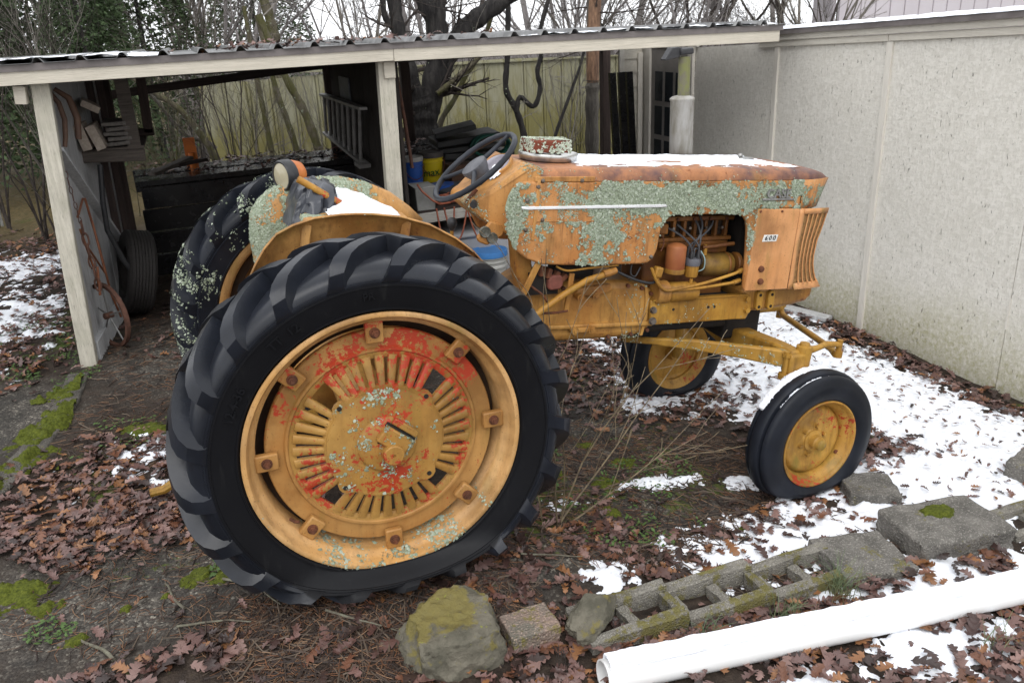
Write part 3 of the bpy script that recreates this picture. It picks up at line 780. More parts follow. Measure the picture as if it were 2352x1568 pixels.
def wheel_disc_mb(side):
    mb = MB(); y0 = side * .858; s = side
    # outer flat ring and ridge
    mb.lathe([(.322, s * .004), (.328, s * .012), (.336, s * .012), (.341, s * .002), (.398, 0), (.402, -s * .006), (.402, -s * .02), (.322, -s * .02), (.322, s * .004)], (0, y0, 0), 'y', 96)
    return mb
def wheel_bars_mb(side):
    mb = MB(); y0 = side * .858; s = side
    mb.lathe([(.300, -s * .012), (.300, s * .002), (.309, s * .006), (.324, s * .007), (.324, -s * .014), (.300, -s * .012)], (0, y0, 0), 'y', 96)
    mb.lathe([(.196, s * .016), (.196, s * .036), (.210, s * .036), (.214, s * .012), (.196, s * .016)], (0, y0, 0), 'y', 96)
    for q in range(4):
        for b in range(9):
            a = radians(48 + 90 * q + 7.5 + 2.7 + b * 8.8 - 0.6)
            secs = []
            for i in range(6):
                t = i / 5; r = .206 + (.312 - .206) * t
                aa = a; w = (.0108 + .0056 * t) / r; dish = .024 * (1 - t) ** 1.6
                dep = .010 + .004 * sin(pi * t)
                q4 = []
                for da, dy in ((-w, -.008), (-w, dep * .75), (-w * .75, dep), (w * .75, dep), (w, dep * .75), (w, -.008)):
                    q4.append((r * cos(aa + da), y0 + s * (dy + dish), r * sin(aa + da)))
                secs.append(q4)
            mb.loft(secs)
    return mb

def build_rear_wheel(side, detail):
    g = .200 if side < 0 else .13
    tyre_mat = M_tyre if side < 0 else M_tyre_far
    base = tp('rear_wheel', wheel_disc_mb(side), M_disc_red, smooth=30,
              label='near rear wheel with slotted centre and flaking red paint' if side < 0 else 'far rear wheel with grey lichen over its tyre')
    tp('tyre', rear_tyre_mb(side, g), tyre_mat, base, smooth=32)
    s = side
    rim = MB().lathe([(.474, s * .118), (.4826, s * .121), (.483, s * .127), (.476, s * .132), (.466, s * .130), (.460, s * .118), (.457, s * .100), (.447, s * .086), (.437, s * .080), (.433, s * .066),
                      (.431, s * .03), (.429, s * .0), (.429, -s * .05), (.434, -s * .08), (.45, -s * .11), (.4826, -s * .121), (.4826, -s * .112), (.46, -s * .10), (.444, -s * .07), (.437, -s * .04), (.437, s * .03), (.442, s * .062), (.452, s * .092), (.470, s * .112)], (0, s * RW, 0), 'y', 128)
    tp('rim', rim, M_rim, base, smooth=50)
    tp('rim_gap_shade', MB().lathe([(.428, -s * .012), (.405, -s * .026), (.385, -s * .03), (.385, -s * .035), (.428, -s * .035)], (0, s * RW, 0), 'y', 96), simple('well_grime', (.045, .024, .012), (.02, .012, .008), .9, 14), base, smooth=40)  # added ring, its dark colour painting the shade between rim and disc
    if not detail:
        tp('wheel_bars', wheel_bars_mb(side), M_disc, base)
        return base
    tp('wheel_slats', wheel_bars_mb(side), M_disc, base, smooth=50)
    # centre plate with four ears
    mb = MB()
    poly = []
    for i in range(96):
        a = 2 * pi * i / 96; r = .203
        for q in range(4):
            d = (a - radians(48 + 90 * q) + pi) % (2 * pi) - pi
            if abs(d) < .16: r = max(r, .203 + .028 * sqrt(max(0, 1 - (d / .16) ** 2)))
        poly.append((r * cos(a), r * sin(a)))
    mb.prism(poly, -.884, -.898)
    mb.lathe([(.001, -.904), (.10, -.904), (.17, -.902), (.197, -.898)], (0, 0, 0), 'y', 64)
    plate = tp('centre_plate', mb, M_disc, base, smooth=25)
    for q in range(4):
        a = radians(48 + 90 * q)
        tp('bolt_hole', MB().cyl((.212 * cos(a), -.8985, .212 * sin(a)), (.212 * cos(a), -.9005, .212 * sin(a)), .0085, 14), M_dark, base)
    hub = MB()
    prof = [(.106, -.900), (.100, -.914), (.090, -.920), (.0, -.922)]
    hub.lathe(prof, (.004, 0, -.004), 'y', 40)
    tp('hub_boss', hub, M_disc, base, smooth=40)
    rot = Euler((0, radians(37), 0)).to_matrix()
    wb = MB().box((.024, -.930, .020), (.115, .030, .066), rot)
    tp('hub_wedge', wb, M_disc, base, bevel=.006)
    wk = MB().box((.062, -.926, .062), (.105, .022, .024), rot)
    tp('hub_key', wk, M_disc, base, bevel=.004)
    tp('keyway', MB().box((.044, -.9265, .046), (.118, .012, .016), rot), M_dark, base)
    tp('axle_end', MB().lathe([(.0365, -.91), (.0365, -.958), (.033, -.962), (.006, -.962), (.005, -.955), (.0, -.955)], (.016, 0, -.026), 'y', 32), M_disc, base)
    tp('hub_socket', MB().prism([(-.035, .012), (-.012, .062), (.004, .055), (-.012, .008)], -.9215, -.9265), M_dark, base)
    for i in range(8):
        a = radians(3 + 45 * i + 2); r = .400
        cx, cz = r * cos(a), r * sin(a)
        m3 = Matrix(((cos(a), 0, -sin(a)), (0, 1, 0), (sin(a), 0, cos(a))))
        c = tp('rim_clamp', MB().box((cx, -.876, cz), (.078, .026, .062), m3), M_disc_red, base, bevel=.006)
        tp('clamp_nut', MB().cyl((cx, -.886, cz), (cx, -.893, cz), .0185, 16).cyl((cx, -.888, cz), (cx, -.904, cz), .0135, 6).cyl((cx, -.9, cz), (cx, -.915, cz), .007, 10), M_rust, base)
    tp('valve_stem', MB().tube([(-.33, -.88, -.26), (-.315, -.90, -.262), (-.305, -.91, -.258)], .006, 8), M_rust, base)
    return base
wheel_near = build_rear_wheel(-1, True)
wheel_far = build_rear_wheel(1, False)

# raised lettering and mould marks on the near tyre
def sidewall_text(txt, size, a_mid, r_mid, parent):
    vs, fs = text_mesh(txt, size, .003, 2, .0008)
    mb = MB()
    mb.add([((r_mid + v.y) * cos(a_mid - v.x / r_mid), -RW - .1455 - v.z - .07 * (r_mid + v.y - .545), (r_mid + v.y) * sin(a_mid - v.x / r_mid)) for v in vs], fs)
    tp('tyre_lettering', mb, M_tyre, parent, smooth=0, fix=False)
sidewall_text('12.4-36', .042, radians(157), .535, wheel_near)
sidewall_text('TT  12', .042, radians(128), .540, wheel_near)
sidewall_text('PR', .034, radians(97), .545, wheel_near)

# ---- front wheels (world frame, then into the tractor's frame)
def front_wheel(side):
    az = .0759 * (1 if side < 0 else 1)
    c = Vector((2.0576, side * .629, .1888)); g = gz(2.05) + .0
    nrm = Vector((sin(az), -cos(az), 0)) if side < 0 else Vector((-sin(az), cos(az), 0))
    ux = Vector((cos(az), sin(az), 0)); uz = Vector((0, 0, 1))
    if side > 0: ux = -ux
    def place(mb, squash=True):
        def fn(p):
            # lathe along y: -y = outside
            w = c + ux * p.x + nrm * (-p.y) + uz * p.z
            if squash:
                d = c.z - .348; gg = g + .004; sq = gg - d
                t = max(0, 1 - (w.z - d) / (.17))
                r_ = sqrt(p.x ** 2 + p.z ** 2)
                w.z += sq * t ** 1.35 * max(0, min(1, (r_ - .222) / .04))
                if r_ > .235: w += nrm * (-p.y) * .28 * t * min(1, (r_ - .235) / .03)
            return w2a(w)
        return mb.xf(fn)
    prof = [(.205, -.052), (.215, -.066), (.228, -.074), (.245, -.080), (.275, -.084), (.295, -.080), (.312, -.074), (.322, -.071), (.330, -.064), (.3345, -.054), (.335, -.046), (.322, -.040), (.322, -.034), (.340, -.029), (.346, -.020), (.348, -.010), (.348, .010), (.346, .020), (.340, .029), (.322, .034), (.322, .040), (.335, .046), (.3345, .054), (.330, .064), (.322, .071), (.312, .074), (.295, .080), (.275, .084), (.245, .080), (.228, .074), (.215, .066), (.205, .052)]
    lbl = 'near front wheel, flat tyre with snow on its tread' if side < 0 else 'far front wheel seen under the axle'
    disc = MB().lathe([(.0, -.018), (.055, -.020), (.06, -.014), (.10, -.010), (.125, -.020), (.150, -.024), (.165, -.016), (.172, .0), (.18, .006), (.172, .012), (.16, -.002), (.10, .002), (.0, .0)], n=64)
    base = tp('front_wheel', place(disc, False), M_fwheel, smooth=40, label=lbl)
    tp('tyre', place(MB().lathe(prof, n=96)), M_tyre_f, base, smooth=40)
    rim = MB().lathe([(.214, -.064), (.219, -.068), (.219, -.073), (.212, -.0745), (.206, -.070), (.203, -.058), (.198, -.050), (.186, -.040), (.178, -.022), (.174, .0), (.174, .03), (.19, .045), (.205, .06), (.218, .07), (.218, .06), (.2, .045), (.182, .028), (.182, -.01), (.19, -.03), (.205, -.05)], n=96)
    tp('rim', place(rim, False), M_fwheel, base, smooth=45)
    hub = MB().lathe([(.0, -.092), (.018, -.090), (.028, -.082), (.030, -.062), (.034, -.058), (.034, -.03), (.052, -.026), (.054, -.01), (.04, .05), (.0, .05)], n=32)
    tp('hub', place(hub, False), M_fwheel, base, smooth=40)
    for i in range(6):
        a = 2 * pi * i / 6 + .2
        p = (.073 * cos(a), .073 * sin(a))
        tp('lug_nut', place(MB().cyl((p[0], -.008, p[1]), (p[0], -.030, p[1]), .010, 6), False), M_fwheel, base)
    if side < 0:
        tp('valve_hole', place(MB().cyl((.150, -.024, -.098), (.150, -.034, -.098), .010, 12), False), M_rust, base)
    return c, nrm
fc_near, fn_near = front_wheel(-1)
fc_far, fn_far = front_wheel(1)

# ---- hood
HW = .268
hood_side = [(.70, .797), (.672, .768), (.655, .736), (.644, .689), (.645, .614), (.663, .565), (.695, .51), (.744, .470), (.816, .442), (.925, .434), (1.11, .428), (1.303, .424), (1.340, .428), (1.366, .448), (1.382, .490), (1.39, .573), (1.396, .604), (1.407, .624),
             (1.428, .638), (1.474, .643), (1.746, .642), (1.790, .639), (1.822, .628), (1.843, .605), (1.852, .573), (1.87, .4), (1.878, .275), (1.902, .275), (1.902, .664), (2.136, .662), (2.136, .797)]
hood = MB()
secs = []
for x, w, zt in [(.79, HW, .848), (1.0, HW, .849), (1.4, HW, .849), (1.8, HW, .849), (2.06, HW, .848), (2.136, HW - .004, .845), (2.20, HW - .018, .840), (2.26, HW - .038, .832), (2.31, HW - .062, .820), (2.345, HW - .085, .803)]:
    q = []
    zs = .797 if x < 2.3 else .797 - (x - 2.3) * .15
    for i in range(7):
        a = (pi / 2) * i / 6
        q.append((x, -w + .055 * (1 - cos(a)), zs + (zt - zs) * sin(a)))
    q.append((x, -w * .4, zt + .004)); q.append((x, w * .4, zt + .004))
    for i in range(6, -1, -1):
        a = (pi / 2) * i / 6
        q.append((x, w - .055 * (1 - cos(a)), zs + (zt - zs) * sin(a)))
    secs.append(q)
hood.loft(secs, cap=True, closed=True)
hood_top = tp('hood', hood, M_top, smooth=50, label='hood top with snow and dark weathered paint')
for s in (-1, 1):
    tp('hood_side', MB().prism(hood_side, s * HW, s * (HW - .022)), M_hood, bevel=.009, bseg=3,
       label='lichen-covered hood side with the engine opening' if s < 0 else None)
    # nose band above the grille
    P = []
    for i, (x, dy) in enumerate([(2.137, .0), (2.20, .014), (2.26, .034), (2.31, .058), (2.345, .082)]):
        col = []
        for zz in (.660, .70, .75, .7968):
            fr = (zz - .66) / .137
            xx = x if i == 0 else x - (1 - fr) * .045 * i / 4
            col.append((xx, s * (HW - dy), zz))
        P.append(col)
    tp('nose_side', MB().grid(P), M_hood, smooth=60, solid=.006)
    # panel with the number badge
    tp('side_panel', MB().prism([(1.884, .268), (2.134, .266), (2.137, .661), (1.897, .664)], s * (HW + .004), s * (HW - .012)), M_panel, bevel=.004)
# hood seams: the small upper strip and the riveted lower panel lines
tp('hood_strip', MB().box((.903, -HW - .0005, .806), (.275, .006, .022)), M_cowl, bevel=.003)
tp('tank_panel', MB().prism([(.774, .628), (.774, .79), (1.035, .787), (1.05, .70), (1.05, .622)], -HW - .0035, -HW + .004), M_hood, bevel=.002)
for px, pz in [(.735, .72), (.735, .595), (.782, .775), (.808, .636), (1.352, .456), (.80, .800), (.98, .800)]:
    tp('panel_bolt', MB().lathe([(.0, -.008), (.006, -.007), (.009, -.003), (.010, .002)], (px, -HW - .002, pz), 'y', 12), M_bolt)
tp('chrome_strip', MB().loft([[(x, -HW - d, z + .687) for d, z in ((.001, .008), (.010 * k, .004 * k), (.010 * k, -.004 * k), (.001, -.008))] for x, k in ((.712, .2), (.735, 1), (1.38, 1), (1.412, .2))]), M_chrome, smooth=30)
# badges
vs, fs = text_mesh('CASE', .058, .005, 3, .0012)
mb = MB().add([(1.998 + v.x * 1.0, -HW - .006 - v.z, .733 + v.y) for v in vs], fs)
tp('name_badge', mb, M_zinc, smooth=0, fix=False)
tp('badge_bar', MB().box((2.0, -HW - .005, .708), (.178, .009, .009)), M_zinc, bevel=.002)
tp('number_plate', MB().prism([(1.943, .508), (2.023, .508), (2.03, .540), (1.950, .540)], -HW - .0065, -HW - .003), M_white)
vs, fs = text_mesh('6 0 0', .030, .0006, 3, .0006)
mb = MB().add([(1.9865 + v.x * 1.0 + (v.y) * .2, -HW - .0072 - v.z, .524 + v.y) for v in vs], fs)
tp('number_lettering', mb, M_ink, smooth=0, fix=False)
for dx in (-.0125, .0135):
    tp('plate_line', MB().prism([(1.986 + dx - .003, .509), (1.9868 + dx - .003, .509), (1.9868 + dx + .003, .539), (1.986 + dx + .003, .539)], -HW - .0075, -HW - .006), M_zinc)
for px, pz, r in [(1.960, .375, .0155), (1.966, .313, .0155), (1.911, .652, .006), (2.033, .651, .006)]:
    tp('panel_bolt', MB().lathe([(.0, -.014 * r / .0155), (r * .8, -.012 * r / .0155), (r, -.006 * r / .0155), (r, .004)], (px, -HW - .004, pz), 'y', 16), M_rust)
# grille: frame, dark mesh and curved ribs
xf = lambda z: float(np.interp(z, [.262, .276, .298, .358, .416, .499, .574, .636, .66], [2.320, 2.317, 2.305, 2.276, 2.268, 2.274, 2.294, 2.306, 2.308]))
def grille_pt(u, z, s, out=0.0):
    xr = 2.139
    x = xr + (xf(z) - xr) * u
    dy = .045 * u ** 1.6
    return (x + .86 * dy, s * (HW - .002 - dy + out), z - .12 * dy)
for s in (-1, 1):
    zz = [.290, .31, .34, .38, .42, .46, .50, .54, .58, .61, .634]
    g = tp('grille', MB().grid([[grille_pt(u, z, s, -.004) for u in (.18, .4, .6, .8, .99)] for z in zz]), simple('grille_mesh', (.34, .19, .07), (.17, .095, .038), .8, 60, .8, 260) if s < 0 else M_dark, smooth=60)
    tp('grille_frame', MB().grid([[grille_pt(u, z, s, .002) for u in (0, .09, .18)] for z in [.264] + zz + [.66]]), M_panel, g, smooth=60, solid=.004)
    tp('grille_frame', MB().grid([[grille_pt(u, z, s, .003) for u in (.17, .4, .6, .8, 1.0)] for z in (.634, .648, .660)]), M_panel, g, smooth=60, solid=.005)
    tp('grille_frame', MB().grid([[grille_pt(u, z, s, .003 + .012 * (z < .27)) for u in (.17, .4, .6, .8, 1.03)] for z in (.262, .275, .292)]), M_panel, g, smooth=60, solid=.005)
    for u in (.34, .50, .66, .82, .98):
        pts = [grille_pt(u, z, s, .001 if z > .30 else .006) for z in zz]
        tp('grille_rib', MB().tube(pts, [.0055] + [.0034] * 9 + [.004], 8), M_panel, g, smooth=60)
tp('radiator_core', MB().box((2.10, 0, .46), (.18, .44, .40)), M_dark)
tp('nose_core', MB().prism([(1.95, .62), (2.26, .62), (2.29, .79), (1.95, .79)], -.2, .2), M_dark)

# ---- cowl, dash, steering
cow = [(.80, .575), (.80, .845), (.775, .858), (.748, .866), (.715, .846), (.66, .800), (.61, .757), (.565, .724), (.532, .712), (.516, .700), (.517, .682), (.54, .655), (.585, .618), (.65, .577), (.69, .556), (.74, .55)]
wid = lambda x: float(np.interp(x, [.50, .53, .57, .62, .68, .74, .80], [.11, .135, .165, .196, .232, .258, .2665]))
cwl = MB().prism(cow, -1, 1); cwl.xf(lambda p: Vector((p.x, p.y * wid(p.x), p.z)))
cowl = tp('dash_cowl', cwl, M_cowl, bevel=.035, bseg=4, smooth=50)
tp('cowl_lip', MB().prism([(.760, .55), (.775, .55), (.790, .70), (.792, .80), (.776, .80), (.772, .70)], -HW - .0045, -HW + .01), M_cowl, bevel=.003)
gl = MB(); n = 28; ring = [(.692 + .062 * cos(2 * pi * i / n), .15 * sin(2 * pi * i / n) - .02, .872 + .045 * cos(2 * pi * i / n)) for i in range(n)]
E_dash = Euler((0, radians(-39), 0)).to_matrix()
gl.v = []; gl.f = []
def dash_ring(k, h): return [Vector((.690, -.01, .824)) + E_dash @ Vector((.072 * k * cos(2 * pi * i / n), .125 * k * sin(2 * pi * i / n), h)) for i in range(n)]
gl.loft([dash_ring(1.0, -.03), dash_ring(1.0, .012), dash_ring(.93, .016), dash_ring(.88, .010)], cap=True)
tp('dash_bezel', gl, M_cowl, smooth=40)
tp('dash_glass', MB().loft([dash_ring(.88, .0105), dash_ring(.88, .014)]), simple('dash_glass_grey', (.34, .32, .36), (.22, .2, .24), .18, 10, 0), smooth=40)
br = MB().prism([(.60, .625), (.541, .556), (.549, .536), (.587, .521), (.655, .562), (.67, .60)], -.215, -.19)
tp('gauge_bracket', br, M_cowl, bevel=.006)
for gx, gzz in ((.573, .580), (.606, .553)):
    tp('gauge', MB().lathe([(.0, -.006), (.018, -.006), (.022, -.009), (.0245, -.006), (.0245, .004)], (gx, -.216, gzz), 'y', 24), simple('gauge_face', (.12, .12, .10), (.06, .06, .05), .25, 40, 0), smooth=40)
# steering wheel
SC = Vector((.590, 0, .822)); th = radians(40)
su = Vector((cos(th), 0, sin(th))); sv = Vector((0, 1, 0)); sn = Vector((-sin(th), 0, cos(th)))
pts = [SC + su * (.211 * cos(a)) + sv * (.211 * sin(a)) for a in [2 * pi * i / 72 for i in range(72)]]
st_rim = MB().tube(pts, [.0126 + (.0012 if i % 3 == 0 else 0) for i in range(72)], 10, closed=True)
M_wrap = rubber('steering_wrap', None, .38, (.016, .018, .023))
steer = tp('steering_wheel', st_rim, M_wrap, smooth=60)
hubc = SC - sn * .012
for a in (radians(5), radians(125), radians(245)):
    e = SC + su * (.212 * cos(a)) + sv * (.212 * sin(a))
    tp('spoke', MB().tube([hubc + sn * .01, hubc.lerp(e, .5) + sn * .004, e], [.013, .0105, .0095], 8), M_wrap, steer, smooth=60)
tp('steering_hub', MB().loft([[hubc + sn * h + (su * cos(2 * pi * i / 24) + sv * sin(2 * pi * i / 24)) * r for i in range(24)] for r, h in ((.02, -.095), (.035, -.05), (.062, .008), (.060, .022), (.035, .030))]), simple('hub_grey', (.06, .062, .07), (.10, .10, .11), .5, 20), steer, smooth=40)
tp('steering_column', MB().tube([hubc - sn * .06, hubc - sn * .20], .021, 12), M_cowl)
tp('column_bracket', MB().tube([(.56, -.13, .745), (.535, -.125, .715), (.52, -.115, .685)], .009, 8), M_rust)
tp('key_switch', MB().cyl((.548, -.14, .69), (.535, -.165, .685), .015, 14), M_black)

# ---- gearshift knob
gs = tp('gear_lever', MB().tube([(.50, 0, .30), (.497, 0, .45), (.494, 0, .545)], .008, 8), M_frame)
tp('lever_knob', MB().lathe([(.0, .031), (.012, .029), (.021, .02), (.023, .008), (.019, -.01), (.010, -.022), (.006, -.034), (.0, -.034)], (.494, 0, .572), 'z', 20), M_black, gs, smooth=60)

# ---- transmission, engine, frame
tr_poly = [(-.05, .26), (.45, .29), (.789, .30), (.836, .328), (1.062, .325), (1.20, .328), (1.30, .318), (1.40, .295), (1.44, .268), (1.456, .228), (1.452, .108), (1.441, .063), (1.36, .042), (1.217, .040), (.955, .045), (.80, .05), (.40, -.02), (.15, -.14), (-.15, -.14), (-.2, .0), (-.15, .2)]
tp('transmission', MB().prism(tr_poly, -.175, .175), M_cast, bevel=.035, bseg=4, smooth=45)
tp('clutch_rib', MB().prism([(.90, .112), (1.448, .096), (1.452, .120), (.90, .135)], -.192, -.16), M_cast, bevel=.008)
tp('side_cover', MB().prism([(1.02, .268), (1.04, .305), (1.20, .318), (1.215, .285), (1.135, .262)], -.198, -.17), M_cast, bevel=.008)
tp('axle_housing', MB().cyl((0, -.70, 0), (0, .70, 0), .095, 32), M_cast, smooth=60)
tp('differential', MB().lathe([(.0, -.30), (.14, -.29), (.2, -.22), (.24, -.12), (.24, .12), (.2, .22), (.14, .29), (.0, .30)], (0, 0, .02), 'y', 32), M_cast, smooth=60)
for px, pz in [(1.041, .269), (1.118, .271), (1.028, .109), (1.109, .110)]:
    tp('cast_lug', MB().cyl((px, -.17, pz), (px, -.222, pz), .017, 14).cyl((px, -.222, pz), (px, -.228, pz), .009, 6), M_cast)
tp('lug_web', MB().beam((1.028, -.205, .109), (1.109, -.205, .110), .02, .022), M_cast, bevel=.004)
M_engine = paint('engine_paint', (.28, .115, .026), (.13, .05, .014), rust=.75, lich=-.45, grime=.7)
blk = tp('engine_block', MB().box((1.64, 0, .36), (.46, .22, .30)), M_engine, bevel=.01)
tp('cylinder_head', MB().box((1.64, .01, .555), (.46, .20, .11)), simple('engine_grime', (.05, .03, .018), (.025, .018, .014), .8, 12), blk)
tp('head_flange', MB().beam((1.40, -.115, .598), (1.868, -.115, .600), .05, .022), M_engine, blk, bevel=.004)
tp('head_flange', MB().beam((1.40, -.118, .498), (1.862, -.118, .502), .045, .02), M_engine, blk, bevel=.004)
for i in range(8):
    px = 1.428 + i * .058
    tp('head_rib', MB().box((px, -.118, .549), (.017, .030, .080)), M_engine, blk, bevel=.004)
tp('pushrod_cover', MB().box((1.66, -.123, .474), (.38, .02, .030)), M_engine, blk, bevel=.006)
tp('oil_pan', MB().box((1.66, 0, .13), (.50, .26, .18)), M_dark, blk, bevel=.02)
tp('fan_shroud', MB().box((1.94, 0, .45), (.06, .30, .36)), M_dark)
fil = tp('oil_filter', MB().lathe([(.0, .075), (.02, .073), (.044, .062), (.047, .056), (.047, -.045), (.045, -.050), (.045, -.064), (.0, -.066)], (1.528, -.195, .425), 'z', 32), simple('filter_paint', (.34, .12, .04), (.24, .07, .025), .5, 8), smooth=40)
tp('filter_band', MB().lathe([(.0475, -.046), (.0485, -.05), (.0475, -.068), (.03, -.072)], (1.528, -.195, .425), 'z', 32), M_frame, fil)
dist = tp('distributor', MB().lathe([(.0, -.062), (.030, -.060), (.033, -.05), (.034, -.01), (.034, .0)], (1.622, -.195, .395), 'z', 24), M_frame, smooth=40)
tp('distributor_cap', MB().lathe([(.0375, -.008), (.039, .0), (.0385, .018), (.035, .026), (.02, .030), (.0, .030)], (1.622, -.195, .398), 'z', 24), simple('cap_grey', (.12, .12, .135), (.08, .08, .09), .5, 14), dist, smooth=40)
towers = [(-.020, -.018), (.014, -.022), (.026, .004), (.0, .014), (-.022, .012), (.0, -.005)]
ends = [(1.46, -.14, .574), (1.553, -.14, .572), (1.650, -.14, .590), (1.668, -.14, .615), (1.748, -.14, .585), (1.70, -.13, .35)]
mids = [(1.545, -.20, .545), (1.60, -.20, .525), (1.66, -.20, .54), (1.69, -.20, .545), (1.70, -.20, .53), (1.70, -.21, .42)]
M_wire = simple('wire_rubber', (.085, .085, .09), (.05, .05, .055), .5, 20, 0)
for (tx, ty), e, m in zip(towers, ends, mids):
    b = Vector((1.622 + tx, -.195 + ty, .425))
    tp('plug_boot', MB().tube([b, b + Vector((0, 0, .012)), b + Vector((0, 0, .026)), b + Vector((0, 0, .036))], [.0095, .0095, .007, .0045], 8), M_black, dist)
    p0 = b + Vector((0, 0, .034)); p1 = b + Vector((tx * .4, 0, .075)); pm = Vector(m); e = Vector(e)
    pts = []
    for i in range(9):
        t = i / 8
        pts.append(p0 * (1 - t) ** 3 + 3 * (p1) * t * (1 - t) ** 2 + 3 * pm * t * t * (1 - t) + e * t ** 3)
    tp('plug_wire', MB().tube(pts, .005, 6), M_wire, dist, smooth=60)
gen = tp('generator', MB().lathe([(.0, -.098), (.035, -.096), (.052, -.086), (.056, -.07), (.056, .075), (.050, .085), (.0, .088)], (1.79, -.135, .372), 'x', 32), paint('generator_paint', (.32, .18, .035), (.10, .06, .02), rust=.3, grime=.8), smooth=45)
tp('generator_mount', MB().cyl((1.715, -.15, .425), (1.715, -.15, .462), .011, 12).cyl((1.715, -.15, .462), (1.715, -.15, .475), .008, 10), M_frame, gen)
tp('fan_pulley', MB().lathe([(.0, -.01), (.05, -.012), (.055, -.006), (.045, 0), (.055, .006), (.05, .012), (.0, .01)], (1.905, -.14, .375), 'x', 24), M_engine, gen)
cyl = tp('hydraulic_cylinder', MB().lathe([(.0, -.080), (.040, -.078), (.048, -.066), (.048, .060), (.042, .072), (.0, .074)], (1.585, -.195, .262), 'x', 32), M_frame, smooth=45)
tp('hydraulic_cap', MB().lathe([(.0, -.035), (.050, -.035), (.056, -.028), (.056, .025), (.05, .03), (.0, .03)], (1.475, -.185, .262), 'x', 28), M_cast, cyl, smooth=45)
tp('bleed_nipple', MB().cyl((1.615, -.215, .30), (1.615, -.215, .328), .008, 8), M_frame, cyl)
def pipe(name, pts, r, mat, parent=None):
    P = [Vector(p) for p in pts]; out = []
    for i in range(len(P) - 1):
        a = P[max(i - 1, 0)]; b = P[i]; c = P[i + 1]; d = P[min(i + 2, len(P) - 1)]
        for k in range(5):
            t = k / 5
            out.append(.5 * ((2 * b) + (c - a) * t + (2 * a - 5 * b + 4 * c - d) * t * t + (3 * b - a - 3 * c + d) * t ** 3))
    out.append(P[-1])
    return tp(name, MB().tube(out, r, 10), mat, parent, smooth=60)
pipe('steel_pipe', [(1.372, -.25, .399), (1.40, -.25, .345), (1.425, -.25, .312), (1.46, -.25, .289), (1.51, -.25, .290), (1.66, -.25, .312), (1.81, -.25, .347), (1.865, -.24, .360)], .0075, M_frame)
pipe('steel_pipe', [(1.406, -.24, .392), (1.42, -.24, .33), (1.45, -.245, .292), (1.50, -.245, .285), (1.66, -.25, .292), (1.836, -.24, .306), (1.878, -.23, .312)], .0075, M_frame)
tp('pipe_union', MB().cyl((1.858, -.24, .358), (1.885, -.236, .364), .012, 6).cyl((1.835, -.24, .306), (1.88, -.23, .312), .011, 6), M_frame)
tp('regulator', MB().box((1.415, -.235, .375), (.040, .04, .05), (0, .2, 0)), M_frame, bevel=.008)
pipe('wiring', [(1.18, -.22, .40), (1.25, -.24, .365), (1.33, -.24, .335), (1.40, -.235, .325), (1.43, -.23, .36)], .0065, M_black)
pipe('wiring', [(1.28, -.23, .42), (1.275, -.235, .375), (1.30, -.235, .36), (1.325, -.23, .40)], .004, M_black)
tp('red_pump', MB().prism([(.872, .322), (.885, .312), (.930, .316), (.944, .335), (.940, .372), (.925, .384), (.885, .380), (.870, .362)], -.235, -.18), simple('faded_red', (.24, .075, .055), (.14, .05, .035), .7, 16), bevel=.008)
tp('linkage_box', MB().box((.86, -.16, .34), (.14, .10, .10)), M_dark)
tp('starter', MB().lathe([(.0, -.10), (.042, -.098), (.048, -.08), (.048, .09), (.0, .1)], (1.02, -.14, .385), 'x', 24), M_dark)
tp('brake_lever', MB().beam((.981, -.235, .389), (.964, -.235, .214), .014, .024), M_cast, bevel=.003)
tp('brake_rod', MB().tube([(.97, -.24, .218), (.92, -.24, .212), (.80, -.24, .212), (.70, -.24, .212)], .006, 8), M_rust)
tp('drag_link', MB().tube([(1.17, -.25, .388), (1.046, -.26, .360), (.939, -.265, .304), (.827, -.27, .234), (.65, -.27, .12)], .0145, 12), M_frame, smooth=60)
tp('drag_link_end', MB().tube([(1.125, -.255, .383), (1.16, -.25, .388), (1.192, -.245, .396)], [.018, .019, .016], 10), M_cast)
tp('support_strut', MB().beam((.813, -.25, .45), (.73, -.25, .27), .012, .028), M_cast, bevel=.003)
tp('pedestal_leg', MB().prism([(.715, .55), (.80, .50), (.82, .30), (.765, .28), (.735, .40)], -.19, -.10), M_cast, bevel=.01)
pipe('fuel_line', [(1.20, -.25, .42), (1.05, -.25, .412), (.95, -.25, .405), (.90, -.24, .425)], .005, M_frame)
for bx, bz in [(1.30, .300), (1.375, .285), (1.425, .255), (1.425, .075), (1.34, .060), (1.22, .057), (1.10, .300), (.97, .305)]:
    tp('casting_bolt', MB().cyl((bx, -.170, bz), (bx, -.186, bz), .0095, 6), M_rust)
tp('bell_flange', MB().prism([(1.385, .050), (1.40, .050), (1.415, .12), (1.418, .22), (1.405, .285), (1.388, .290), (1.398, .22), (1.396, .12)], -.186, -.165), M_cast, bevel=.003)
tp('carburettor', MB().box((1.46, -.15, .56), (.05, .06, .05)), M_engine, bevel=.008)
pipe('vacuum_line', [(1.44, -.17, .545), (1.455, -.19, .52), (1.452, -.2, .49), (1.435, -.21, .465)], .003, M_rust)
pipe('breather_pipe', [(1.70, -.15, .462), (1.76, -.16, .468), (1.80, -.165, .474), (1.86, -.17, .480)], .010, M_engine)
pipe('coil_lead', [(1.665, -.19, .455), (1.682, -.205, .42), (1.680, -.21, .375), (1.655, -.205, .360)], .003, simple('pale_wire', (.30, .42, .42), None, .5, 5, 0))
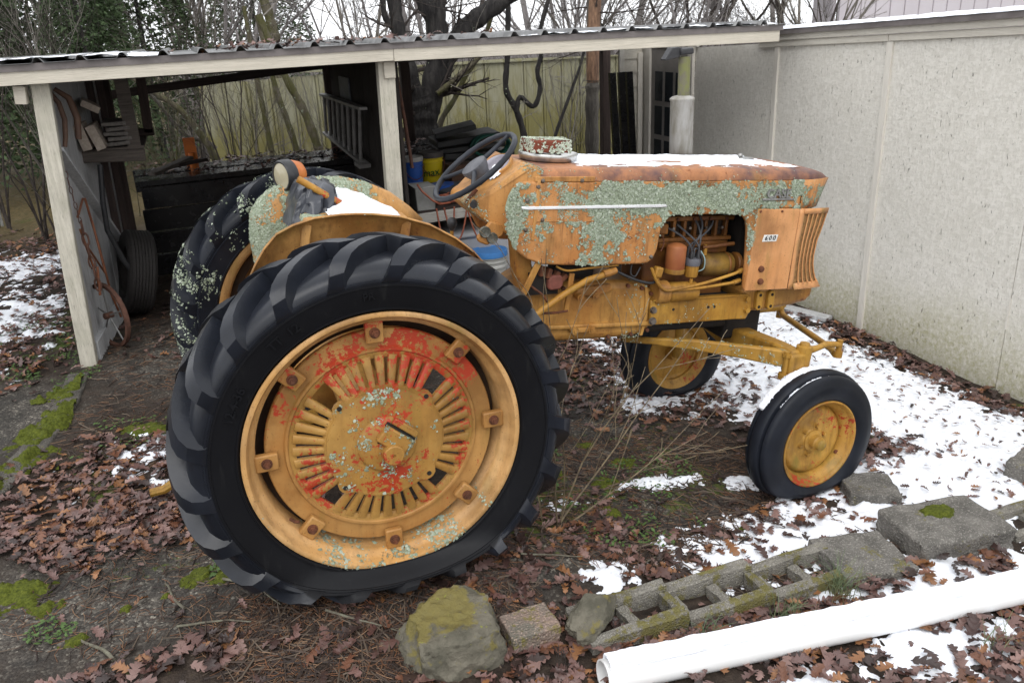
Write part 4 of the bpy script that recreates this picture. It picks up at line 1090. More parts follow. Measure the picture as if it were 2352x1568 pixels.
for bx in (1.46, 1.55, 1.64, 1.73, 1.82):
    tp('head_bolt', MB().cyl((bx, -.14, .598), (bx, -.150, .598), .008, 6), M_rust, blk)
    tp('spark_plug', MB().cyl((bx - .02, -.12, .548), (bx - .02, -.150, .556), .007, 8), M_bolt, blk)
for i in range(4):
    tp('linkage_part', MB().box((.84 + .035 * i, -.215, .40 - .012 * i), (.022, .03, .045), (0, .3 * i, .2)), M_rust, bevel=.003)
pipe('brake_line', [(.76, -.24, .36), (.80, -.25, .33), (.84, -.25, .30), (.87, -.24, .26)], .005, M_rust)
tp('clamp_band', MB().lathe([(.058, -.006), (.060, 0), (.058, .006)], (1.845, -.135, .372), 'x', 28), M_engine, gen)
# frame rails
rail = [(1.416, .226), (1.70, .228), (1.944, .231), (1.975, .224), (1.992, .19), (1.992, .144), (1.969, .100), (1.912, .102), (1.46, .104), (1.428, .112)]
for s in (-1, 1):
    r = tp('frame_rail', MB().prism(rail, s * .20, s * .178), M_frame, bevel=.005)
    tp('rail_lip', MB().box((1.69, s * .195, .2285), (.53, .03, .006)), M_frame, r)
for px, pz, rr, m in [(1.434, .180, .014, M_bolt), (1.436, .126, .0155, M_bolt), (1.959, .208, .015, M_frame), (1.965, .150, .015, M_frame)]:
    tp('rail_bolt', MB().cyl((px, -.199, pz), (px, -.204, pz), rr * 1.25, 14).cyl((px, -.203, pz), (px, -.216, pz), rr, 6), m)
for px, pz in [(1.545, .176), (1.74, .176), (1.775, .176)]:
    tp('rail_hole', MB().cyl((px, -.199, pz), (px, -.2015, pz), .007, 12), M_dark)
ped = [(1.93, .262), (2.36, .262), (2.372, .235), (2.366, .195), (2.335, .165), (2.258, .150), (2.15, .141), (2.083, .130), (1.97, .135), (1.94, .2)]
tp('front_pedestal', MB().prism(ped, -.19, .19), M_cast, bevel=.025, bseg=3, smooth=45)
for px in (2.027, 2.097):
    tp('tow_lug', MB().prism([(px + .019 * cos(a) + (.0), .194 + (.030 if sin(a) > 0 else -.030) + .019 * sin(a)) for a in [2 * pi * i / 24 for i in range(24)]], -.215, -.19), M_frame, bevel=.004)
    for dz in (.030, -.030):
        tp('lug_hole', MB().cyl((px, -.214, .194 + dz), (px, -.2165, .194 + dz), .008, 12), M_dark)
tp('axle_pivot', MB().box((2.03, 0, .06), (.22, .20, .20)), M_dark, bevel=.02)
# front axle
ax = MB().loft([[(2.03 + dx * w, y, z0 + dz * h) for dx, dz in ((-.5, -.5), (.5, -.5), (.5, .5), (-.5, .5))] for y, z0, w, h in ((-.54, -.005, .075, .10), (-.40, .0, .08, .085), (-.2, -.02, .10, .09), (0, -.045, .11, .11), (.2, -.02, .10, .09), (.40, .0, .08, .085), (.54, -.005, .075, .10))])
tp('front_axle', ax, M_axle, bevel=.012, bseg=2)
for s in (-1, 1):
    rod = MB().loft([[(p.x - dy * .0 , p.y + dy * w, p.z + dz * h) for dy, dz in ((-.5, -.5), (.5, -.5), (.5, .5), (-.5, .5))] for p, w, h in ((Vector((1.38, s * .02, -.02)), .03, .03), (Vector((1.50, s * .10, -.012)), .03, .035), (Vector((1.66, s * .25, .005)), .035, .055), (Vector((1.81, s * .40, .014)), .04, .066), (Vector((1.985, s * .52, .005)), .05, .085))])
    tp('radius_rod', rod, M_axle, bevel=.008)
    k = tp('steering_knuckle', MB().lathe([(.0, .078), (.022, .078), (.024, .064), (.036, .062), (.038, .03), (.036, .0), (.036, -.065), (.03, -.08), (.027, -.30), (.0, -.31)], (2.075, s * .525, 0), 'z', 24), M_axle, smooth=45)
    tp('knuckle_block', MB().box((2.02, s * .53, -.015), (.085, .07, .10)), M_axle, k, bevel=.012)
    tp('knuckle_bolt', MB().cyl((1.972, s * .535, -.085), (1.972, s * .535, .045), .014, 8).cyl((1.972, s * .535, -.088), (1.972, s * .535, -.062), .026, 10).cyl((1.972, s * .535, .02), (1.972, s * .535, .034), .022, 8), M_axle, k)
    tp('steering_arm', MB().tube([(2.09, s * .525, .035), (2.15, s * .527, .046), (2.20, s * .527, .062), (2.285, s * .524, .052)], [.020, .015, .015, .014], 10), M_axle, k, smooth=60)
    fcw = fc_near if s < 0 else fc_far
    f0 = w2a(fcw)
    tp('spindle', MB().tube([(2.075, s * .525, -.30), (2.085, s * .54, -.355), (f0.x, s * .60, f0.z)], [.03, .032, .024], 12), M_axle, k)
    tp('ball_joint', MB().cyl((2.286, s * .522, .075), (2.286, s * .522, .0), .014, 10).cyl((2.286, s * .522, -.012), (2.286, s * .522, .018), .021, 12), M_axle, k)
tp('tie_rod', MB().tube([(2.292, -.50, -.004), (2.33, -.42, -.006), (2.43, .08, .004), (2.46, .14, .01)], [.020, .0165, .0165, .018], 12), M_axle, smooth=60)
tp('tie_rod_joint', MB().cyl((2.462, .145, -.03), (2.462, .145, .05), .02, 10).cyl((2.462, .145, .035), (2.462, .145, .06), .026, 8), M_axle)
tp('pitman_arm', MB().beam((2.46, .14, .03), (2.15, .12, .03), .04, .03), M_axle, bevel=.006)
tp('pitman_shaft', MB().cyl((2.16, .12, .0), (2.16, .12, .18), .03, 14), M_dark)

# ---- fenders, platform, seat
def fender(arc, s, name):
    yb = s * .52
    P = []
    cx, cz = .03, -.02
    for x, z in arc:
        v = Vector((x - cx, z - cz)); d = v.normalized()
        row = []
        for k, dy in ((.60, .055), (.72, .05), (.84, .035), (.93, .015), (.98, -.012), (1.0, -.035), (.992, -.045)):
            row.append((cx + v.x * k, yb - s * dy * -1.0 * (-1) if False else yb + s * (.02 - dy), cz + v.y * k))
        P.append(row)
    return MB().grid(P)
near_arc = [(-.405, .50), (-.377, .562), (-.345, .615), (-.304, .663), (-.247, .693), (-.172, .717), (-.082, .727), (-.025, .729), (.032, .727), (.139, .715), (.245, .684), (.345, .631), (.422, .574), (.47, .52)]
far_arc = [(-.30, .24), (-.312, .313), (-.327, .423), (-.321, .537), (-.284, .600), (-.231, .647), (-.143, .680), (-.026, .703), (.092, .704), (.213, .680), (.337, .628), (.432, .558), (.504, .490)]
def fender2(arc, s):
    """sheet plate beside the wheel whose upper edge is rolled over"""
    yb = s * .52; P = []; cx, cz = .03, -.05
    for x, z in arc:
        v = Vector((x - cx, z - cz)); row = []
        for k, dy in ((.55, .05), (.70, .05), (.82, .045), (.90, .032), (.95, .016), (.985, 0.0), (1.0, -.014), (.996, -.022)):
            row.append((cx + v.x * k, yb - s * dy * 1.0, cz + v.y * k))
        P.append(row)
    return MB().grid(P)
nf = tp('fender', fender2(near_arc, -1), M_fender_out, smooth=60, solid=.005, label='near fender with rusty outer face')
ff = tp('fender', fender2(far_arc, 1), M_fender, smooth=60, solid=.005, label='far fender with lichen on its inner face')
for bx, bz in ((-.20, .66), (.16, .665)):
    tp('fender_brace', MB().beam((bx - .012, -.505, bz - .10), (bx + .005, -.515, bz + .03), .012, .035), M_fender_out, nf, bevel=.004)
tp('platform', MB().box((.12, 0, .545), (.52, .94, .02), (0, .05, 0)), M_fender, bevel=.004)
tp('seat_base', MB().box((.02, .14, .58), (.34, .40, .08)), M_fender, bevel=.02)
lamp = tp('work_lamp', MB().lathe([(.0, .095), (.03, .09), (.055, .07), (.066, .035), (.068, .0)], (0, 0, 0), 'x', 36), simple('lamp_shell', (.50, .16, .035), (.38, .11, .03), .45, 10), smooth=60)
tp('lamp_bezel', MB().lathe([(.067, .022), (.0725, .016), (.0725, -.028), (.067, -.036), (.060, -.034)], n=36, axis='x'), M_black, lamp, smooth=40)
tp('lamp_lens', MB().lathe([(.0, -.040), (.03, -.038), (.062, -.030)], n=36, axis='x'), M_glass, lamp, smooth=60)
lamp_m = Matrix.Translation((-.146, .54, .71 + TZ)) @ Euler((0, radians(-4), radians(28))).to_matrix().to_4x4()
for o in [lamp] + list(lamp.children):
    o.data.transform(Matrix.Translation((0, 0, -TZ))); o.data.transform(lamp_m)
tp('lamp_bracket', MB().tube([(-.14, .53, .64), (-.14, .54, .60), (-.13, .53, .54)], .01, 8), M_rust)
bar = tp('grab_bar', MB().tube([(-.15, .10, .757), (-.14, .10, .752), (.035, .10, .647)], .0150, 14), paint('grab_bar_paint', (.42, .22, .04), (.36, .16, .03), rust=.2, lich=-.18, red=.15), smooth=60)
tp('bar_socket', MB().cyl((.0335, .10, .648), (.0365, .10, .6462), .0135, 14), M_dark, bar)
tp('bar_post', MB().tube([(-.010, .10, .668), (-.04, .11, .57)], .015, 12), M_frame, bar)
# exhaust stack stands plumb
ex = tp('muffler', MB().lathe([(.0, 1.722), (.030, 1.721), (.052, 1.715), (.0625, 1.706), (.0625, 1.699), (.059, 1.694), (.059, 1.36), (.03, 1.33), (.0, 1.33)], (1.878, .30, 0), 'z', 36), None or simple('muffler_paint', (.34, .33, .31), (.13, .115, .08), .5, 7, stretch=(2, 2, .5)), world=True, smooth=45)
mp = Mat('stack_algae', .7); cc = mp.mix(mp.step(mp.noise(20, 4), .4, .65), (.13, .12, .085), (.15, .155, .055))
m_, lc_, lh_ = lichen_layer(mp, -.10)
tp('exhaust_pipe', MB().lathe([(.0295, 1.71), (.0295, 1.905)], (1.885, .30, 0), 'z', 24, False, True), mp.done(mp.mix(m_, cc, lc_), .8, mp.bump(lh_, .6, .005)), ex, world=True, smooth=45)
cap = tp('rain_cap', MB().box((1.880, .30, 1.930), (.075, .075, .030), (0, -.03, 0)), M_black, ex, world=True, bevel=.008)
tp('rain_flap', MB().prism([(1.835, 1.952), (1.80, 1.95), (1.762, 1.897), (1.768, 1.893), (1.842, 1.905), (1.86, 1.946)], .275, .325), M_black, ex, world=True, bevel=.004)
tp('exhaust_elbow', MB().tube([(1.74, .12, .60), (1.77, .20, .62), (1.78, .29, .66), (1.77, .30, .74)], .028, 12), M_rust)
tp('radiator_cap', MB().lathe([(.0, .010), (.030, .010), (.036, .006), (.036, .0), (.02, -.004)], (1.99, .0, .858), 'z', 24), M_zinc)
tp('cap_knob', MB().lathe([(.0, .018), (.01, .016), (.014, .008), (.01, .0)], (1.967, .02, .866), 'z', 12), M_zinc)
# rear linkage: a drawbar behind the axle
tp('drawbar', MB().beam((-.1, .05, -.30), (-.70, .05, -.36), .10, .03), M_axle, bevel=.006)
tp('lift_arm', MB().tube([(-.15, .20, -.25), (-.45, .22, -.46), (-.78, .20, -.655), (-.84, .19, -.66)], [.02, .02, .022, .02], 8), M_axle)

# ---- lichen crusts
for o in [c for c in tractor.children if c.name.startswith('hood_side')][:1]:
    def keep(P, N):
        x, z = P[:, 0], P[:, 2] - TZ
        b = np.interp(z, [.40, .47, .56, .62, .66, .70, .75, .785, .80, .82], [-.20, -.13, -.06, .03, .13, .16, .15, .04, -.10, -.4])
        b = b + np.interp(x, [.64, .66, .70, .76, .82, .95, 1.05, 1.2, 1.36, 1.42, 1.85, 1.9, 2.0, 2.12], [.14, .10, -.02, -.10, -.04, -.03, .05, .06, .09, .05, .06, .02, -.02, -.04])
        b = np.where((x > 1.84) & (z < .60), np.interp(z, [.25, .4, .6], [-.06, .02, .16]), b)
        b = np.where((x < .70) & (z < .74) & (z > .50), .12, b)
        m = .55 + (n3(P, 7, 5) - .5) * .95 + (n3(P, 26, 9) - .5) * .75 + b * .95
        m = np.where((x > 1.905) & (x < 2.095) & (z > .695) & (z < .762), m - .12, m)
        return np.where(N[:, 1] < -.5, m - .575, -1)
    lichen_on(o, 120000, keep, 3, .0013, .0075, lift=.004)
    lichen_on(o, 16000, lambda P, N: np.where((N[:, 1] < -.5) & (P[:, 2] - TZ < .80), (n3(P, 5, 15) - .5) * .8 + (n3(P, 60, 19) - .5) * .9 + np.interp(P[:, 0], [.64, .8, 1.1, 2.1], [-.02, 0, .05, .02]) - .08, -1), 23, .0012, .005, lift=.003)
for o in [c for c in tractor.children if c.name.startswith('nose_side')][:1]:
    lichen_on(o, 7500, lambda P, N: (n3(P, 12, 5) * .65 + n3(P, 40, 9) * .45 + np.interp(P[:, 2] - TZ, [.66, .70, .78, .80], [.06, .06, -.02, -.2]) - .565), 4, .0013, .006)
lichen_on(cowl, 16000, lambda P, N: (P[:, 1] < 0) & (n3(P, 11, 25) * .65 + n3(P, 45, 29) * .45 + np.where(P[:, 0] < .56, .04, -.06) + np.where((P[:, 2] - TZ < .62), .02, 0) > .58), 5, .0016, .0042)
lichen_on(hood_top, 9000, lambda P, N: (P[:, 1] < -.2) & (n3(P, 12, 35) * .65 + n3(P, 45, 39) * .45 - .07 > .575), 15, .0016, .0042)
lichen_on(ff, 60000, lambda P, N: (n3(P, 7, 45) * .6 + n3(P, 38, 49) * .45 + np.interp(P[:, 0], [-.35, -.22, -.16, -.08, .0, .12, .25, .35, .5], [.16, .10, -.3, -.3, .06, .12, .02, -.12, -.25]) - .53), 6, .0014, .0075)
lichen_on(nf, 9000, lambda P, N: (P[:, 2] - TZ > np.interp(P[:, 0], [-.4, -.2, 0, .3, .45], [.5, .70, .715, .645, .54])) & (n3(P, 30, 55) > .52), 7, .0015, .004)
for o in wheel_far.children:
    if o.name.startswith('tyre'):
        lichen_on(o, 130000, lambda P, N: np.where((P[:, 0] < .05) & (N[:, 1] < .35), n3(P, 7, 65) * .62 + n3(P, 34, 69) * .45 + np.interp(P[:, 0], [-.7, -.3, 0.05], [.03, .01, -.08]) - .10 * (N[:, 2] < -.2) - .555, -1), 8, .0014, .0075)
for o in wheel_near.children:
    if o.name.startswith('rim') and not o.name.startswith('rim_'):
        lichen_on(o, 30000, lambda P, N: np.where(N[:, 1] < .3, n3(P, 13, 75) * .62 + n3(P, 30, 79) * .45 + np.interp(P[:, 2] - TZ, [-.5, -.40, -.32, -.2, 0, .5], [.075, .055, -.01, -.12, -.2, -.3]) - .575, -1), 9, .0014, .0085)
    if o.name.startswith('centre_plate'):
        lichen_on(o, 9000, lambda P, N: np.where(N[:, 1] < -.3, n3(P, 14, 85) * .62 + n3(P, 46, 89) * .45 + np.interp(P[:, 0], [-.2, -.1, -.02, .05, .2], [-.02, .055, .065, -.02, -.14]) - .575, -1), 10, .0013, .0075)
    if o.name.startswith(('hub_boss', 'hub_wedge')):
        lichen_on(o, 1600, lambda P, N: (n3(P, 22, 95) > .53), 11, .0018, .0045)
for o in tractor.children:
    if o.name.startswith(('front_axle', 'radius_rod')):
        lichen_on(o, 3000, lambda P, N: (P[:, 1] < 0) & (N[:, 2] > -.1) & (n3(P, 20, 105) * .6 + n3(P, 60, 109) * .5 > .625), 12, .0015, .0045)
    if o.name.startswith('transmission'):
        lichen_on(o, 16000, lambda P, N: (P[:, 1] < -.1) & (n3(P, 20, 115) * .6 + n3(P, 60, 119) * .5 + np.interp(P[:, 0], [1.2, 1.34, 1.38, 1.44], [-.3, .06, .06, -.2]) > .60), 13, .0015, .005)
    if o.name.startswith('frame_rail'):
        lichen_on(o, 1600, lambda P, N: (P[:, 1] < 0) & (n3(P, 14, 125) * .6 + n3(P, 60, 129) * .5 > .64), 14, .0015, .004)
    if o.name.startswith('lever_knob'):
        pass
# ================================================================ things kept in and around the shed
M_gal = simple('rusty_iron', (.13, .06, .04), (.07, .035, .025), .8, 20)
M_copper = simple('old_copper', (.30, .12, .06), (.20, .075, .04), .5, 14, metal=.3)
# leaning car tyre
def carmb():
    mb = MB()
    prof = [(.19, -.075), (.215, -.095), (.25, -.102), (.29, -.098), (.305, -.088), (.312, -.078)]
    for k in range(-3, 4):
        y = k * .022
        prof += [(.316, y - .0085), (.316, y + .0085), (.308, y + .0095), (.308, y + .0125)] if k < 3 else [(.316, y - .0085), (.316, y + .0085)]
    prof += [(.312, .078), (.305, .088), (.29, .098), (.25, .102), (.215, .095), (.19, .075), (.22, .05), (.24, 0), (.22, -.05), (.19, -.075)]
    return mb.lathe(prof, n=72)
t_car = Mat('car_tyre_rubber', .75, .3)
sip = t_car.step(t_car.noise(60, 2), .5, .56)
M_car = t_car.done(t_car.mix(t_car.noise(6), (.020, .018, .017), (.036, .032, .030)), None, t_car.bump(t_car.math('ADD', sip, t_car.noise(140, 3)), .5, .006))
m = carmb(); R = Matrix.Translation((-1.035, 3.30, .14 + .312)) @ Euler((0, 0, radians(-78))).to_matrix().to_4x4() @ Euler((radians(-13), 0, 0)).to_matrix().to_4x4()
m.xf(lambda p: R @ p)
obj('car_tyre', m, M_car, smooth=35, label='worn black car tyre leaning inside the shed wall', cat='tyre')
# loose iron wheel: rim, spokes and hub
wr = thing('spoked_iron_wheel', (-1.20, 2.42, .12), 'rusty spoked iron wheel leaning on the weathered shed wall', 'wheel')
Rw = Matrix.Translation((.0, .14, .235)) @ Euler((0, radians(10), radians(-55))).to_matrix().to_4x4()
def wl(mb): return mb.xf(lambda p: Rw @ p)
obj('wheel_rim', wl(MB().lathe([(.205, -.014), (.228, -.014), (.228, .014), (.205, .014), (.212, 0), (.205, -.014)], n=56)), M_gal, wr, smooth=35)
for i in range(5):
    a = .5 + i * 2 * pi / 5
    obj('spoke', wl(MB().tube([(0, 0, 0), (.212 * cos(a), 0, .212 * sin(a))], .006, 6)), M_zinc, wr)
obj('wheel_hub', wl(MB().cyl((0, -.03, 0), (0, .03, 0), .022, 12)), M_gal, wr)
# copper rods hung on the wall
def rod(label, pts, r=.008, name='copper_pipe', mat=None):
    return obj(name, MB().tube(pts, r, 8), mat or M_copper, smooth=60, label=label, cat='pipe', group='old pipes hung on the shed wall')
rod('copper pipe slung level below the chain on the shed wall', [(-1.235, 2.45, 1.06), (-1.215, 2.72, 1.13)])
rod('long copper pipe running down to the iron wheel', [(-1.205, 2.74, 1.13), (-1.19, 2.78, .80), (-1.19, 2.86, .42), (-1.17, 2.95, .22)])
rod('straight copper pipe hanging free beside the long one', [(-1.19, 2.72, .98), (-1.175, 2.68, .62)], .0075)
rod('copper pipe close behind the corner post', [(-1.225, 2.36, 1.0), (-1.205, 2.42, .72), (-1.20, 2.45, .56)], .0075)
rod('slanting copper pipe crossing the others', [(-1.21, 2.42, .86), (-1.19, 2.78, .60)], .0075)
rod('short copper pipe low behind the post', [(-1.19, 2.47, .72), (-1.205, 2.42, .54)], .009)
# chain
ch = thing('chain', (-1.235, 2.34, 1.0), 'rusty chain hanging down the inside of the corner post', 'chain')
for i in range(15):
    zc = .44 - i * .048; a = (i % 2) * pi / 2
    sc = .8 if i < 9 else 1.6
    if i >= 9: zc = .44 - 9 * .048 - (i - 9) * .075
    q = [Vector((.011 * sc * cos(t) * cos(a) + .003 * i, .011 * sc * cos(t) * sin(a), zc + .028 * sc * sin(t))) for t in [2 * pi * k / 12 for k in range(12)]]
    obj('link', MB().tube(q, .0035 * sc, 6, closed=True), M_gal, ch)
# shelf hung from the roof
sh_ = thing('hanging_shelf', (-1.0, 3.3, 1.36), 'dark wooden shelf hung from the shed roof, full of boards', 'shelf')
def sp(name, mb, mat, **kw):
    mb.xf(lambda p: Vector((p.x + 1.0, p.y - 3.3, p.z - 1.36))); return obj(name, mb, mat, sh_, **kw)
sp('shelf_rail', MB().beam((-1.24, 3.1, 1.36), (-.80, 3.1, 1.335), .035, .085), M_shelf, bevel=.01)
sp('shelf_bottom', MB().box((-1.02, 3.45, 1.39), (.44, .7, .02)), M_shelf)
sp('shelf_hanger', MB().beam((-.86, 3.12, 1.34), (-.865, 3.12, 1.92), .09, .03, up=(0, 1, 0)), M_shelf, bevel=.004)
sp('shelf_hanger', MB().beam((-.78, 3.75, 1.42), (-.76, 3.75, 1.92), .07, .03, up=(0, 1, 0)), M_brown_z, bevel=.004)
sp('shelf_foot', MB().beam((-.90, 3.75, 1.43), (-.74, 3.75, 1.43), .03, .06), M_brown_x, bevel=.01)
M_bd = [wood('board_white', (.62, .61, .60), (.52, .50, .47), 'y', .7, .2), wood('board_tan', (.48, .41, .34), (.36, .30, .25), 'y', .7, .3), wood('board_grey', (.18, .165, .15), (.10, .09, .08), 'y', .7, .4)]
def board(label, c, d, rot, k): return obj('board', MB().box(c, d, rot), M_bd[k], bevel=.004, label=label, cat='board', group='boards on the hanging shelf')
board('white board standing nearest the corner post on the shelf', (-1.262, 3.12, 1.500), (.075, .30, .175), (0, .03, 0), 0)
board('tan board with a dark hole, middle of the three on the shelf', (-1.165, 3.12, 1.497), (.062, .30, .175), (0, -.20, 0), 1)
board('tan notched board leaning third along the shelf', (-1.085, 3.12, 1.490), (.062, .30, .17), (0, -.30, 0), 1)
board('cream board lying tilted on top of the shelf pile', (-1.10, 3.22, 1.69), (.12, .36, .045), (0, .55, .1), 1)
for i in range(5):
    board(['lowest', 'second lowest', 'middle', 'second highest', 'topmost'][i] + ' dark board of the flat stack on the shelf', (-.965 + .012 * (i % 2), 3.28, 1.425 + i * .034), (.16, .36, .026), (0, .04 * (i % 3 - 1), .06 * (i % 2)), 2)
for i, c in enumerate([(-1.141, 3.066, 1.528), (-1.086, 3.066, 1.520)]):
    pass
# curved wooden handles hanging under the roof
M_handle = simple('handle_wood', (.15, .085, .055), (.09, .05, .035), .6, 12)
obj('plough_handle', MB().tube([(-1.245, 2.50, 1.84), (-1.20, 2.50, 1.76), (-1.185, 2.48, 1.66), (-1.20, 2.46, 1.56), (-1.215, 2.45, 1.50)], [.014, .016, .016, .015, .013], 8), M_handle, smooth=60, label='slim curved wooden handle hanging closest to the post', cat='handle')
obj('plough_handle', MB().tube([(-1.22, 2.60, 1.84), (-1.15, 2.60, 1.78), (-1.125, 2.58, 1.66), (-1.14, 2.55, 1.53)], [.014, .02, .022, .018], 8), M_handle, smooth=60, label='thick curved wooden handle hanging in front of the white board', cat='handle')
# black hose hanging
obj('black_hose', MB().tube([(-1.10, 3.05, 1.30), (-1.13, 3.02, 1.05), (-1.14, 3.0, .85), (-1.08, 3.02, .62), (-.99, 3.05, .40)], .019, 10), M_black, smooth=60, label='thick black hose hanging down to the leaning car tyre', cat='hose')

# steel channel stack
M_steelb = simple('black_steel', (.006, .006, .008), (.016, .015, .015), .24, 5, .1, 30)
def channel(label, y, z, x0, x1, h=.20, d=.065, lip=.02):
    poly = [(0, 0), (d, 0), (d, lip), (d - .004, lip), (d - .004, .004), (.004, .004), (.004, h - .004), (d - .004, h - .004), (d - .004, h - lip), (d, h - lip), (d, h), (0, h)]
    mb = MB(); n = len(poly)
    vs = [(x0, y + a, z + b) for a, b in poly] + [(x1, y + a, z + b + .045) for a, b in poly]
    fs = [tuple(range(n)), tuple(range(2 * n - 1, n - 1, -1))] + [(i, i + n, (i + 1) % n + n, (i + 1) % n) for i in range(n)]
    return obj('steel_channel', mb.add(vs, fs), M_steelb, smooth=0, bevel=.003, label=label, cat='steel beam', group='black steel channels stacked behind the tractor')
nm = ['lowest', 'second', 'third', 'fourth']
for i in range(4):
    channel(nm[i] + ' black steel channel up the front of the stack', 4.32 + .015 * i, .14 + i * .195, -1.02 + .02 * i, 2.2 + .1 * (i % 2), .185)
channel('short-lipped black steel channel on top of the stack, near edge', 4.40, .915, -1.0, 2.0, .045, .30)
channel('black steel channel lying flat along the back of the stack', 4.80, .90, -1.02, 2.1, .06, .30)
channel('black steel channel standing behind the flat ones', 5.12, .76, -1.05, 2.2, .2)
obj('rotten_plank', MB().beam((-.86, 4.5, 1.00), (-.52, 4.75, 1.085), .10, .03), M_shelf, bevel=.006, label='split rotten plank lying over the steel channels', cat='plank')
obj('rotten_plank', MB().beam((-.70, 4.62, 1.035), (-.38, 4.72, 1.06), .06, .03), M_brown_x, bevel=.006, label='dark broken plank beside the split one on the steel', cat='plank')
M_orange = simple('orange_paint', (.62, .17, .02), (.50, .13, .02), .5, 8)
mo = MB(); pl = [(-.05, -.02), (.05, -.02), (.05, -.012), (-.042, -.012), (-.042, .03), (-.05, .03)]
mo.prism_z([(-.51 + a, 4.85 + b) for a, b in pl], .90, 1.25)
orange = obj('orange_channel', mo, M_orange, smooth=0, label='bright orange steel channel standing up from the stack', cat='steel channel')
obj('channel_flange', MB().prism([(-.555, .93), (-.46, .93), (-.455, 1.17), (-.50, 1.22), (-.555, 1.25)], 4.818, 4.826), M_orange, orange)
obj('channel_web', MB().cyl((-.505, 4.80, .93), (-.505, 4.80, 1.12), .03, 14), M_orange, orange)

# aluminium ladder hung on the partition
M_alu = simple('dull_aluminium', (.34, .33, .32), (.22, .21, .20), .5, 10, .1, metal=.5)
la = thing('ladder', (.84, 4.2, 1.08), 'aluminium ladder hung sideways on the dark partition', 'ladder')
def ap(name, mb, mat, **kw):
    mb.xf(lambda p: Vector((p.x - .84, p.y - 4.2, p.z - 1.08))); return obj(name, mb, mat, la, **kw)
ap('rail', MB().beam((.80, 3.15, 1.53), (.80, 5.25, 1.515), .065, .024), M_alu, bevel=.003)
ap('rail', MB().beam((.80, 3.40, 1.085), (.80, 5.35, 1.135), .065, .024), M_alu, bevel=.003)
for i in range(8):
    t = i / 7
    ap('rung', MB().tube([(.80, 3.30 + t * 1.85, 1.525), (.80, 3.50 + t * 1.78, 1.09 + t * .04)], .016, 8), M_alu)
ap('ladder_foot', MB().box((.79, 3.38, 1.075), (.10, .10, .03), (.2, 0, .2)), M_alu)
# buckets, bench and clutter to the right of the middle post
def bucket(c, r, h, mat, label, lid=None, lidh=.03, text=None, loc_rot=0, handle=True):
    b = thing('bucket', c, label, 'bucket', 'plastic buckets in the shed')
    obj('bucket_body', MB().lathe([(.0, .0), (r * .86, 0), (r * .9, .01), (r * .95, h * .70), (r * 1.04, h * .71), (r * 1.04, h * .75), (r * .97, h * .76), (r, h), (r * .95, h), (r * .9, h * .8), (r * .8, .03), (0, .02)], n=32, axis='z'), mat, b, smooth=40)
    for k in range(2):
        obj('bucket_rib', MB().lathe([(r * 1.0, h * (.82 + .08 * k)), (r * 1.05, h * (.825 + .08 * k)), (r * 1.05, h * (.84 + .08 * k)), (r * 1.0, h * (.845 + .08 * k))], n=32, axis='z'), mat, b, smooth=40)
    if lid is not None:
        obj('bucket_lid', MB().lathe([(0, h + .008), (r * .85, h + .008), (r * .9, h + .016), (r * 1.06, h + .014), (r * 1.08, h + .006), (r * 1.08, h - lidh), (r * 1.03, h - lidh)], n=32, axis='z'), lid, b, smooth=40)
    if handle:
        obj('bucket_handle', MB().tube([(r * 1.05 * cos(t), -r * 1.06 * abs(sin(t)) * .75 - r * .35, h * .8 - h * .55 * sin(t)) for t in [pi * i / 10 for i in range(11)]], .003, 6), M_rust, b)
    return b
M_bkblue = simple('blue_plastic', (.02, .075, .30), (.03, .09, .34), .4, 4, .02)
M_bkyel = simple('yellow_plastic', (.52, .40, .010), (.45, .34, .012), .4, 4, .02)
M_bkwhite = simple('white_plastic', (.42, .42, .40), (.34, .34, .32), .45, 6, .02)
M_lidwhite = simple('old_white_lid', (.36, .35, .33), (.22, .21, .20), .5, 8, .02)
M_lidblack = simple('dark_lid', (.06, .05, .045), (.035, .03, .028), .6, 10)
M_lidblue = simple('blue_lid', (.05, .19, .46), (.04, .15, .38), .4, 4, .03)
M_green = simple('green_print', (.005, .14, .03), None, .5, 4, 0)
M_grey = simple('grey_plastic', (.075, .077, .082), (.05, .05, .055), .5, 6, .05)
b1 = bucket((1.215, 3.42, .86), .083, .22, M_bkblue, 'blue plastic bucket with a white lid beside the middle post', M_lidwhite, .022)
b2 = bucket((1.395, 3.50, .86), .10, .235, M_bkyel, 'yellow plastic bucket with dark lid and green lettering', M_lidblack, .03)
vs, fs = text_mesh('max', .085, .0005, 3, .001)
sz = [(.0975 * 1.0, v) for v in vs]
mb = MB(); ang0 = -pi / 2 - .30
mb.add([(.0985 * cos(ang0 + v.x / .0985), .0985 * sin(ang0 + v.x / .0985), .085 + v.y + v.x * .08) for v in vs], fs)
obj('bucket_lettering', mb, M_green, b2, smooth=0, fix=False)
bucket((1.58, 2.62, .02), .135, .40, M_bkwhite, 'white plastic bucket with a blue lid behind the tractor', M_lidblue, .028, handle=False)
